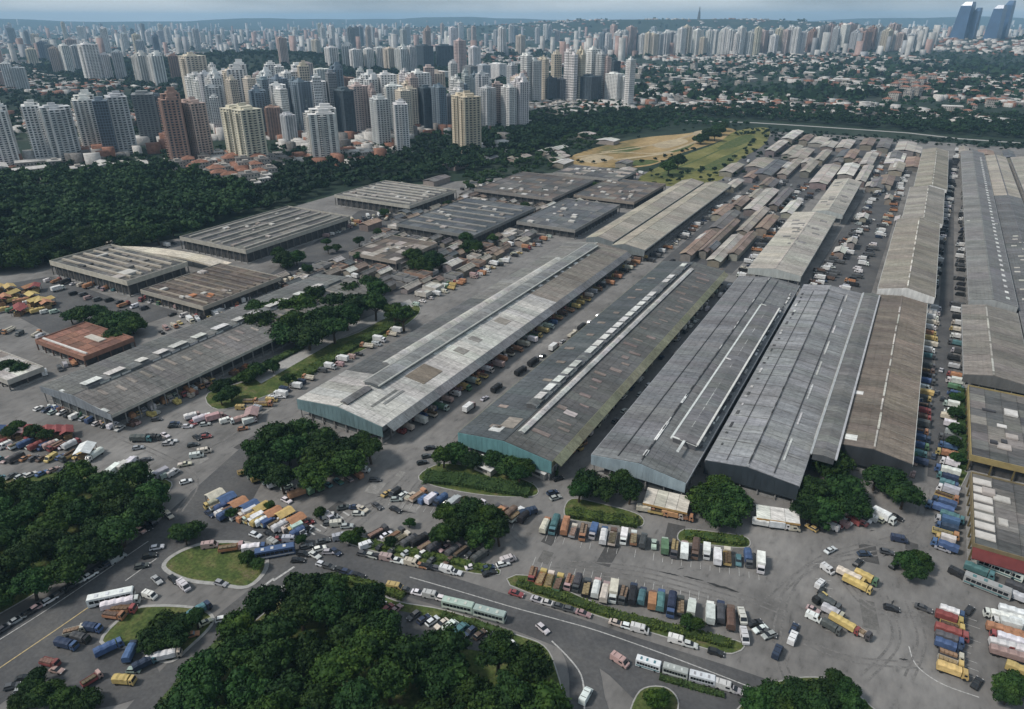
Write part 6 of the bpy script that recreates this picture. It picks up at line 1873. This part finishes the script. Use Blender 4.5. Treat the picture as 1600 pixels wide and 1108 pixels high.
for _ in range(24000):
    d = 1250 * (9.2 ** random.random())
    px = random.uniform(-260, 1860)
    x, y = polar(px, d)
    q = math.sin(x / 260 + .7) * math.cos(y / 330) + .6 * math.sin((x + 2 * y) / 190)
    if d < 1750 and px > 980 and q < -.25 and random.random() < .8:
        continue
    if q < -.1 or math.hypot((x - RIDGE[0]) / 1.2, y - RIDGE[1]) < 620 or d < 1250 or (px > 700 and d < 1330):
        continue
    z = float(zt(x, y))
    s_ = 1 + d / 9000
    low[random.choice(['whiteroof', 'whiteroof', 'terracotta', 'greyroof'])].append((x, y, z, random.uniform(8, 18) * s_, random.uniform(8, 13) * s_, random.uniform(6, 10), random.uniform(0, 3)))
for _ in range(420):
    _px, _py = random.uniform(0, 800), random.uniform(178, 262)
    x, y, z = WT(_px, _py - max(0, _px - 560) * .09)
    if math.sin(x / 37) + math.sin(y / 45 + x / 90) > -.2:
        low[random.choice(['whiteroof', 'terracotta', 'greyroof', 'whiteroof'])].append((x, y, z, random.uniform(9, 22), random.uniform(8, 14), random.uniform(5, 16), -.5 + random.choice([0, 1.57])))
for q in PODIA:
    low[random.choice(['whiteroof', 'whiteroof', 'greyroof', 'terracotta'])].append(q)
for nm in low:
    boxes('far_city_roofs', low[nm], nm)


# ------------------------------------------------------------------ houses
def house_mesh(w, d, h, roof, rh, hip=True):
    b = MB().box(-w / 2, w / 2, -d / 2, d / 2, -.3, h, 0)
    o = .5
    if rh > .8:
        r = w / 2 - (d / 2 if hip else 0)
        p = [(-w / 2 - o, -d / 2 - o, h), (w / 2 + o, -d / 2 - o, h), (w / 2 + o, d / 2 + o, h), (-w / 2 - o, d / 2 + o, h), (-r, 0, h + rh), (r, 0, h + rh)]
        for q in ((0, 1, 5, 4), (1, 2, 5), (2, 3, 4, 5), (3, 0, 4)):
            b.face([p[i] for i in q], 1)
    else:
        b.box(-w / 2 - .2, w / 2 + .2, -d / 2 - .2, d / 2 + .2, h, h + rh, 1)
        b.box(-w * .2, w * .1, -d * .2, d * .2, h + rh, h + rh + 1.8, 0)
    for f in range(max(1, int(h / 3))):
        for i in range(int(w / 3)):
            x = -w / 2 + 1.1 + i * 3
            b.box(x, x + 1.3, -d / 2 - .05, -d / 2 + .1, f * 3 + 1, f * 3 + 2.3, 2).box(x, x + 1.3, d / 2 - .1, d / 2 + .05, f * 3 + 1, f * 3 + 2.3, 2)
        for i in range(int(d / 3)):
            y = -d / 2 + 1.1 + i * 3
            b.box(-w / 2 - .05, -w / 2 + .1, y, y + 1.3, f * 3 + 1, f * 3 + 2.3, 2).box(w / 2 - .1, w / 2 + .05, y, y + 1.3, f * 3 + 1, f * 3 + 2.3, 2)
    return b.mesh('house', ['hwall', roof, 'glass'])


HOUSES = [('terracotta-roofed house', house_mesh(12, 9, 6, 'terracotta', 2.4)), ('grey-roofed house', house_mesh(13, 9, 6, 'greyroof', 2.2)), ('terracotta-roofed low house', house_mesh(16, 10, 4, 'terracotta', 2.8)), ('flat white-roofed block', house_mesh(15, 12, 9, 'whiteroof', .5)),
          ('flat grey-roofed block', house_mesh(18, 12, 12, 'greyroof', .5)), ('long white-roofed building', house_mesh(30, 12, 7, 'whiteroof', 1.6, False)), ('pale block with terracotta roof', house_mesh(16, 12, 12, 'terracotta', 2.6))]
NH = 0


def houses(pts, n, dmin, choice, zone, s=1.0, rz=0.0):
    global NH
    poly = [WT(*p)[:2] for p in pts]
    for x, y in scatter(poly, dmin, n, 40):
        if NH >= 298:
            return
        NH += 1
        d, me = HOUSES[random.choice(choice)]
        o = link('city_house', me, None, (x, y, float(zt(x, y))), rz + random.choice([0, math.pi / 2]) + random.uniform(-.12, .12), scale=(s, s, s * random.uniform(.85, 1.2)))
        tag(o, d, 'house', zone, 'houses ' + zone, same=True)


houses(((275, 262), (330, 250), (420, 255), (425, 292), (395, 300), (340, 288), (285, 278)), 56, 11, (0, 1, 3, 4, 6, 6), 'in the dense block under the cream tower', 1, -.5)
houses(((0, 300), (0, 262), (250, 262), (270, 280), (120, 298)), 16, 24, (2, 5, 3, 1), 'among the trees before the near towers', 1.1, -.4)
houses(((520, 252), (540, 232), (590, 230), (600, 246), (560, 256)), 16, 14, (0, 2, 6, 3), 'at the foot of the white tower with piers', 1, -.4)
houses(((800, 172), (850, 162), (930, 164), (945, 176), (910, 186), (850, 176)), 26, 15, (3, 5, 1, 3), 'under the middle group of towers', 1, -.3)
houses(((1000, 150), (985, 115), (1060, 105), (1230, 112), (1285, 108), (1270, 122), (1180, 128), (1100, 150), (1050, 160)), 78, 19, (3, 4, 3, 0, 5), 'in the white settlement within the park', 1.1, -.3)
houses(((1385, 160), (1385, 128), (1470, 126), (1472, 146), (1420, 160)), 30, 17, (4, 6, 6, 0), 'in the pinkish block within the park', 1.3, -.2)
houses(((1475, 182), (1490, 150), (1560, 135), (1640, 140), (1640, 175), (1540, 176)), 24, 20, (2, 0, 6, 5), 'with red roofs at the right end of the park', 1.1, .1)
houses(((1270, 140), (1280, 95), (1420, 92), (1540, 96), (1500, 118), (1380, 118), (1330, 145)), 30, 34, (3, 5, 3, 5), 'scattered through the park trees', 1.3, -.1)
houses(((40, 150), (60, 122), (130, 128), (300, 135), (330, 150), (120, 160)), 22, 24, (5, 3, 0, 2), 'behind the near row of towers', 1.1, -.4)

# ------------------------------------------------------------------ the two pairs of blue towers and the mast
for cx, cw, tt, ln, dsc in ((1514, 30, 3, .13, 'slender blue glass tower leaning right, left one of the far pair'), (1532, 16, 12, .12, 'lower blue glass tower beside the left far tower'), (1566, 26, 8, .07, 'blue glass tower, right-hand one of the far pair'), (1580, 20, 1, .07, 'tallest blue glass tower with a pointed top at the far right')):
    x, y = polar(cx - 8, 4450 + random.uniform(-60, 60))
    z = float(zt(x, y)) - 4
    lo, hi = 10., 400.
    for _ in range(30):
        m_ = (lo + hi) / 2
        if PX(x, y, z + m_)[1] > tt:
            lo = m_
        else:
            hi = m_
    h = lo
    pxm = _F / (4450 * _cp + 100)
    w_ = cw / pxm * .62
    t = thing('blue_tower', dsc, 'tower', (x, y, z), -.35, '', 'blue towers on the skyline')
    sh_ = h * ln
    link('glazing', MB().taper(-w_ / 2, w_ / 2, -w_ / 2, w_ / 2, 0, -w_ * .34 + sh_ * .35, w_ * .34 + sh_ * .35, -w_ * .4, w_ * .4, h * .9).mesh('glazing', ['blueglass']), t)
    link('crown_block', MB().taper(-w_ * .34 + sh_ * .35, w_ * .34 + sh_ * .35, -w_ * .4, w_ * .4, h * .9, -w_ * .15 + sh_ * .42, w_ * .3 + sh_ * .42, -w_ * .3, w_ * .3, h).mesh('crown_block', ['blueglass']), t)
    b = MB()
    for i in range(1, 30):
        f = i / 30 * .9
        k_ = 1 - f / .9 * .32
        b.box(-w_ / 2 * k_ + sh_ * .35 * f / .9 - .3, w_ / 2 * k_ + sh_ * .35 * f / .9 + .3, -w_ / 2 * (1 - f / .9 * .2) - .3, w_ / 2 * (1 - f / .9 * .2) + .3, h * f, h * f + .9)
    link('floor_band', b.mesh('floor_band', ['steel']), t, kind='stuff')
x, y = MAST
z = float(zt(x, y))
t = thing('antenna_mast', 'thin lattice antenna mast standing on the far hill', 'mast', (x, y, z - 2))
link('shaft', MB().taper(-11, 11, -11, 11, 0, -7, 7, -7, 7, 62).mesh('shaft', ['steel']), t)
link('spire', MB().taper(-5, 5, -5, 5, 62, -2.5, 2.5, -2.5, 2.5, 100).mesh('spire', ['steel']), t)
link('platform', MB().box(-6, 6, -6, 6, 60, 63).mesh('platform', ['steel']), t)
# ------------------------------------------------------------------ the crowded far market: small roofs, stalls
def small_shed(x, y, w, L, h, roofc, wallc, zone, desc, rz=0.0, group='small sheds of the far market', same=False):
    r = thing('market_shed', desc, 'shed', (x, y, 0), rz, zone, group, 'near', same)
    link('wall', MB().box(.6, w - .6, .6, L - .6, 0, h).mesh('wall', ['plain']), r, color=wallc)
    for s in (0, 1):
        xa, za, xb, zb = ((-.4, h - .15, w / 2, h + 1.4) if s == 0 else (w / 2, h + 1.4, w + .4, h - .15))
        n = max(1, int(L / 10))
        st = L / n
        me = MB().hexa([(xa, 0, za), (xb, 0, zb), (xb, st - .15, zb), (xa, st - .15, za)], [(xa, 0, za + .14), (xb, 0, zb + .14), (xb, st - .15, zb + .14), (xa, st - .15, za + .14)]).mesh('roof_panel', ['roof'])
        for i in range(n):
            link('roof_panel', me, r, (0, i * st, random.uniform(0, .06)), color=vary(roofc, .16))
    link('ridge_cap', MB().box(w / 2 - .3, w / 2 + .3, 0, L, h + 1.5, h + 1.72).mesh('ridge_cap', ['roof']), r, color=vary(roofc, .3))
    return r


RC = [(0.22, 0.17, 0.14), (0.3, 0.27, 0.23), (0.16, 0.15, 0.145), (0.38, 0.35, 0.31), (0.26, 0.19, 0.15), (0.12, 0.125, 0.13), (0.5, 0.48, 0.44)]
RN = ['brown', 'tan', 'dark grey', 'pale', 'reddish', 'blackish', 'whitish']


def rs(x, y, w, L, zone, ci=None, h=5):
    i = random.randrange(7) if ci is None else ci
    small_shed(x, y, w, L, h, RC[i], vary((0.25, 0.22, 0.19), .3), zone, '%s-roofed market shed' % RN[i])


for k, (x, w, y, L, ci) in enumerate(((-128, 8, 458, 66, 4), (-118, 6, 470, 96, 0), (-110, 9, 456, 70, 3), (-99, 7, 476, 62, 0), (-128, 10, 532, 60, 2), (-109, 8, 536, 84, 1), (-98, 9, 548, 46, 4), (-120, 12, 604, 92, 3), (-104, 8, 630, 74, 2), (-90, 9, 612, 50, 6), (-128, 9, 704, 40, 0))):
    rs(x + random.uniform(-1, 1), y, w, L, 'in the striped rows before the cream-roofed shed', ci, random.uniform(4, 6))
for k in range(9):
    w = random.uniform(9, 20)
    rs(-178 + k * 18 + random.uniform(-4, 4), 765 + random.uniform(-30, 30), w, random.uniform(50, 110), 'near the olive field', random.choice([1, 2, 3, 5, 6, 0]), random.uniform(4, 7))
    rs(-165 + k * 19 + random.uniform(-5, 5), 885 + random.uniform(-24, 24), random.uniform(9, 20), random.uniform(45, 95), 'towards the far wood', random.choice([1, 2, 3, 5, 6, 4]), random.uniform(4, 7))
    rs(-165 + k * 19 + random.uniform(-5, 5), 990 + random.uniform(-16, 24), random.uniform(10, 22), random.uniform(40, 90), 'before the far wood', random.choice([1, 2, 3, 3, 6, 0]), random.uniform(4, 7))
for k, (x, y) in enumerate(((-30, 770), (-26, 850), (-30, 930), (-20, 1000), (60, 1005), (85, 1000), (110, 1010), (130, 1020), (40, 1010))):
    rs(x, y, random.uniform(9, 16), random.uniform(28, 60), 'at the far end of the long lane', k % 7)
for px, py, w, L, ci in ((1110, 345, 9, 40, 4), (1140, 330, 9, 40, 0), (1165, 318, 8, 40, 1), (1190, 300, 9, 40, 2), (1130, 300, 10, 40, 3), (1160, 285, 10, 40, 4), (1100, 400, 6, 20, 5), (1085, 385, 6, 16, 6), (1215, 270, 9, 36, 6), (1250, 262, 9, 36, 3), (1330, 262, 9, 30, 0), (1360, 250, 9, 30, 4), (1390, 270, 8, 30, 6), (1350, 300, 7, 24, 3), (1300, 260, 9, 26, 2), (1380, 320, 6, 18, 1), (1340, 350, 6, 16, 6), (1320, 390, 6, 14, 3), (1395, 355, 6, 16, 6), (1300, 405, 7, 14, 6)):
    x, y = W(px, py)
    rs(x, y, w, L, 'in the crowded far market', ci)
for k in range(9):
    x, y = random.uniform(-420, -280), random.uniform(700, 860)
    px = PX(x, y)
    if px[0] > 700 and in_poly(px[0], px[1], [(740, 300), (740, 240), (890, 200), (960, 200), (880, 250), (860, 290)]):
        rs(x, y, 14, 30, 'left of the sandy field', [6, 3, 1][k % 3])
for px, py, w, L, ci in ((500, 470, 8, 16, 3), (470, 480, 7, 14, 4), (610, 420, 9, 18, 1), (575, 410, 8, 16, 3), (690, 425, 8, 14, 6), (700, 350, 12, 24, 2), (560, 360, 10, 18, 4), (620, 340, 10, 16, 5), (830, 360, 8, 26, 3), (880, 330, 8, 26, 6), (920, 310, 8, 26, 1), (780, 345, 12, 30, 2), (660, 290, 14, 30, 2),
                         (800, 290, 16, 32, 1), (900, 285, 16, 30, 4), (960, 275, 16, 24, 3), (690, 265, 18, 28, 1), (740, 255, 18, 28, 5), (860, 262, 16, 28, 6), (930, 225, 26, 22, 6), (900, 215, 22, 20, 3), (960, 262, 14, 22, 2), (600, 300, 14, 20, 6)):
    x, y = W(px, py)
    rs(x, y, w, L, 'among the halls left of the long sheds', ci)
# market stalls under coloured awnings
STALL = {}


def stall(px, py, c, deg, zone, s=1.0):
    cn, col = COLS[c]
    x, y = W(px, py)
    t = thing('market_stall', '%s market awning' % cn, 'stall', (x, y, .12), math.radians(-deg), zone, 'market stalls ' + zone)
    if not STALL:
        b = MB()
        b.hexa([(-2.6, -2, 2.3), (2.6, -2, 2.3), (2.6, 0, 3.1), (-2.6, 0, 3.1)], [(-2.6, -2, 2.4), (2.6, -2, 2.4), (2.6, 0, 3.2), (-2.6, 0, 3.2)])
        b.hexa([(-2.6, 0, 3.1), (2.6, 0, 3.1), (2.6, 2, 2.3), (-2.6, 2, 2.3)], [(-2.6, 0, 3.2), (2.6, 0, 3.2), (2.6, 2, 2.4), (-2.6, 2, 2.4)])
        STALL['a'] = b.mesh('awning', ['cargo'])
        b = MB()
        for sx in (-2.4, 2.3):
            for sy in (-1.8, 1.7):
                b.box(sx, sx + .1, sy, sy + .1, 0, 2.32)
        STALL['p'] = b.mesh('post', ['chassis'])
        STALL['c'] = MB().box(-2.2, 2.2, -1.2, 1.2, 0, .9).box(-1.9, -.4, -1, 1, .9, 1.3).box(.2, 1.9, -1, 1, .9, 1.45).mesh('counter', ['cargo'])
    link('awning', STALL['a'], t, color=vary(col, .1), scale=s)
    link('post', STALL['p'], t, scale=s, kind='stuff')
    link('counter', STALL['c'], t, color=vary((.3, .2, .1), .4), scale=s)


for i in range(14):
    stall(random.uniform(-5, 75), random.uniform(455, 492), random.choice('yyooycr'), random.uniform(0, 90), 'before the terracotta-roofed hall', 1.5)
for i in range(12):
    f = i / 11
    stall(612 + f * 360, 655 - f * 245, random.choice('yeocplr'), 0, 'under the right eaves of the white-roofed shed', 1.0)
for i in range(8):
    stall(2 + i * 15, 684 + random.uniform(-3, 3), random.choice('rrwpb'), 30, 'in the red and white row at the left edge', 1.2)
for i in range(8):
    stall(338 + i * 18, 783 + i * 5 + random.uniform(-3, 3), random.choice('ywbcol'), 102, 'in the crowded row above the cross road', 1.1)
stall(136, 714, 'w', 50, 'above the left wood', 1.5)
stall(395, 655, 'p', 50, 'between the left shed and the clump', 1.4)
for i in range(16):
    stall(random.uniform(640, 980), random.uniform(300, 430) , random.choice('wcpor'), random.uniform(0, 90), 'among the halls left of the tan sheds', 1.6) if False else None
def canopy(px0, px1, dep, h, c, desc):
    (xa, ya), (xb, yb) = W(*px0), W(*px1)
    L, th = math.hypot(xb - xa, yb - ya), math.atan2(yb - ya, xb - xa)
    t = thing('canopy_shelter', desc, 'shelter', (xa, ya, .05), th)
    b = MB()
    n = max(2, round(L / 4))
    for i in range(n):
        me = MB().hexa([(0, 0, h), (L / n - .12, 0, h), (L / n - .12, dep, h + .9), (0, dep, h + .9)], [(0, 0, h + .15), (L / n - .12, 0, h + .15), (L / n - .12, dep, h + 1.05), (0, dep, h + 1.05)]).mesh('roof_panel', ['roof']) if i == 0 else me
        link('roof_panel', me, t, (i * L / n, 0, 0), color=vary(c, .08))
    for i in range(n + 1):
        x = min(max(i * L / n, .2), L - .2)
        b.box(x - .1, x + .1, .2, .4, 0, h).box(x - .1, x + .1, dep - .4, dep - .2, 0, h + .8)
    link('post', b.mesh('post', ['concrete']), t, kind='stuff')
    link('fascia', MB().box(0, L, -.12, -.02, h - .5, h + .2).mesh('fascia', ['plain']), t, color=(.42, .26, .1))


canopy((1003, 800), (1072, 816), 8, 3.6, (.55, .51, .44), 'cream canopy roof before the grey shed gable')
canopy((1180, 822), (1248, 832), 6, 3.2, (.62, .61, .57), 'white canopy roof before the pale ribbed shed')
# small roofs and kiosks scattered over the old market on the left
_yard = wpoly((350, 470), (480, 425), (560, 400), (640, 330), (760, 300), (900, 280), (990, 280), (930, 330), (760, 415), (650, 470), (560, 430), (420, 460))
_keep = [[(x0 - 6, y0 - 6), (x1 + 6, y0 - 6), (x1 + 6, y1 + 6), (x0 - 6, y1 + 6)] for x0, x1, y0, y1 in ((-446, -379, 308, 412), (-441, -359, 462, 532), (-337, -268, 416, 514), (-322, -282, 345, 392), (-350, -270, 548, 640), (-262, -212, 470, 560), (-320, -250, 650, 700), (-262, -205, 575, 660), (-306, -258, 132, 300), (-201, -149, 177, 680), (-378, -324, 229, 286))]
for k, (x, y) in enumerate(scatter(_yard, 8.6, 130, 80, _keep)):
    if k % 3 == 0:
        low_block(x - 4, x + random.uniform(3, 6), y - 3, y + random.uniform(3, 6), random.uniform(3, 4.5), '%s flat kiosk among the halls left of the long sheds' % ['pale', 'brown', 'grey'][k % 9 // 3], (.3, .26, .22), [LT, BR, GR][k % 9 // 3], [(.5, .47, .42), (.3, .2, .15), (.25, .25, .25)][k % 9 // 3], 2, 2, name='market_kiosk', cat='kiosk')
    else:
        rs(x - 4, y - 5, random.uniform(4, 8), random.uniform(6, 16), 'among the halls left of the long sheds', None, random.uniform(3, 4.5))
# goods stacked along the sheds' eaves
CRATES = []
for _k in range(5):
    b = MB()
    for i in range(3):
        for j in range(2):
            h_ = random.choice([.5, .9, 1.3, 1.7])
            b.box(i * 1.25 - 1.8, i * 1.25 - .7, j * 1.2 - 1.1, j * 1.2 - .05, .14, .14 + h_)
    CRATES.append((b.mesh('crate', ['cargo']), MB().box(-1.95, 1.95, -1.25, 1.25, 0, .12).mesh('pallet', ['bark'])))


def crates(x, y, zone):
    c = random.choice('yoecnrwbp')
    me, pl = random.choice(CRATES)
    t = thing('crate_pallet', '%s crates stacked on a wooden pallet' % COLS[c][0], 'crates', (x, y, .1), random.uniform(-.2, .2), zone, 'goods ' + zone, 'near')
    link('crate', me, t, color=vary(COLS[c][1], .3), kind='stuff')
    link('pallet', pl, t)


for xa, ya, xb, yb, n, zn in ((-157, 182, -157, 300, 26, 'by the eaves of the white-roofed shed'), (-256.5, 136, -256.5, 200, 16, 'by the eaves of the left shed'), (-130.5, 195, -130.5, 330, 16, 'left of the pink-patched shed'), (21.5, 255, 21.5, 330, 12, 'by the brown-roofed shed'), (-126, 183, -95, 187, 7, 'before the teal gable'), (-300, 130, -262, 134, 8, 'before the left shed end')):
    for i in range(n):
        f = random.random()
        crates(xa + (xb - xa) * f + random.uniform(-.5, .5), ya + (yb - ya) * f, zn)
# red-roofed stall hall at the left edge
low_block(-362, -322, 160, 186, 6, 'low hall with a terracotta roof and white edge at the left edge', (0.3, 0.2, 0.16), [(0.2, 0.1, 0.07), (0.16, 0.085, 0.062), (0.24, 0.125, 0.09)], (0.26, 0.14, 0.1), 6, 5, patches=[('roof_beam', 20, 3, 36, 1, .6, (.62, .6, .57)), ('skylight', 24, 16, 12, 4, .3, (.5, .46, .4))])
low_block(-372, -330, 130, 146, 5, 'pale low building at the left edge below the terracotta hall', (0.3, 0.28, 0.25), LT, (0.42, 0.4, 0.36), 6, 3)
# small white-roofed kiosk before the teal gable
for px, py, w, L, d in ((842, 738, 9, 6, 'small white-roofed kiosk beside the teal gable'), (760, 735, 8, 5, 'small pale kiosk between the hedge and the teal gable'), (945, 770, 6, 4, 'small white kiosk hidden by the trees of the grey shed')):
    x, y = W(px, py)
    r = thing('white_kiosk', d, 'kiosk', (x, y, .05), -.15)
    link('wall', MB().box(-w / 2, w / 2, -L / 2, L / 2, 0, 2.8).mesh('wall', ['plain']), r, color=(.4, .38, .34))
    link('roof', MB().hexa([(-w / 2 - .6, -L / 2 - .6, 2.8), (w / 2 + .6, -L / 2 - .6, 2.8), (w / 2 + .6, L / 2 + .6, 3.4), (-w / 2 - .6, L / 2 + .6, 3.4)], [(-w / 2 - .6, -L / 2 - .6, 3.0), (w / 2 + .6, -L / 2 - .6, 3.0), (w / 2 + .6, L / 2 + .6, 3.6), (-w / 2 - .6, L / 2 + .6, 3.6)]).mesh('roof', ['white']), r)
    link('hatch', MB().box(-w * .3, w * .3, -L / 2 - .05, -L / 2 + .1, 1, 2.2).mesh('hatch', ['darkwall']), r)

# ------------------------------------------------------------------ haze: one even body of air round everything
hz = bpy.data.materials.new('haze_air')
hz.use_nodes = True
nt = hz.node_tree
nt.nodes.clear()
ho = nt.nodes.new("ShaderNodeOutputMaterial")
hv = nt.nodes.new("ShaderNodeVolumePrincipled")
hv.inputs['Color'].default_value = (0.46, 0.74, 1.0, 1)
hv.inputs['Density'].default_value = HAZE_DENSITY
hv.inputs['Anisotropy'].default_value = 0.0
nt.links.new(hv.outputs[0], ho.inputs['Volume'])
hm = MB().box(-19800, 19800, -19800, 19800, -21, 262).mesh('haze', [hz])
link('haze', hm, kind='stuff')

# ------------------------------------------------------------------ labels: every thing told from its like
ORD = ['', 'first', 'second', 'third', 'fourth', 'fifth', 'sixth', 'seventh', 'eighth', 'ninth', 'tenth', 'eleventh', 'twelfth', 'thirteenth', 'fourteenth', 'fifteenth', 'sixteenth', 'seventeenth', 'eighteenth', 'nineteenth', 'twentieth']


def finish_labels():
    sets = {}
    for T in THINGS:
        sets.setdefault((T[1], T[2]), []).append(T)
    for (desc, zone), L in sets.items():
        text = (desc + ' ' + zone).strip()
        if len(L) == 1:
            L[0][0]['label'] = text
            continue
        if L[0][5]:
            for T in L:
                T[0]['label'] = text
                T[0]['group'] = T[0].get('group') or (desc + 's ' + zone)
            continue
        if L[0][3] == 'near':
            L.sort(key=lambda T: T[0].location.x ** 2 + T[0].location.y ** 2)
            end = 'nearest'
        else:
            L.sort(key=lambda T: PX(*T[0].location)[0])
            end = 'leftmost'
        for i, T in enumerate(L):
            n = ORD[i + 1] if i + 1 < len(ORD) else '%dth' % (i + 1)
            o = end if i == 0 else n + (' nearest' if end == 'nearest' else ' from left')
            if i == len(L) - 1 and i > 1:
                o = 'farthest' if end == 'nearest' else 'rightmost'
            T[0]['label'] = text + ', ' + o
            T[0]['group'] = T[0].get('group') or (desc + 's')


finish_labels()
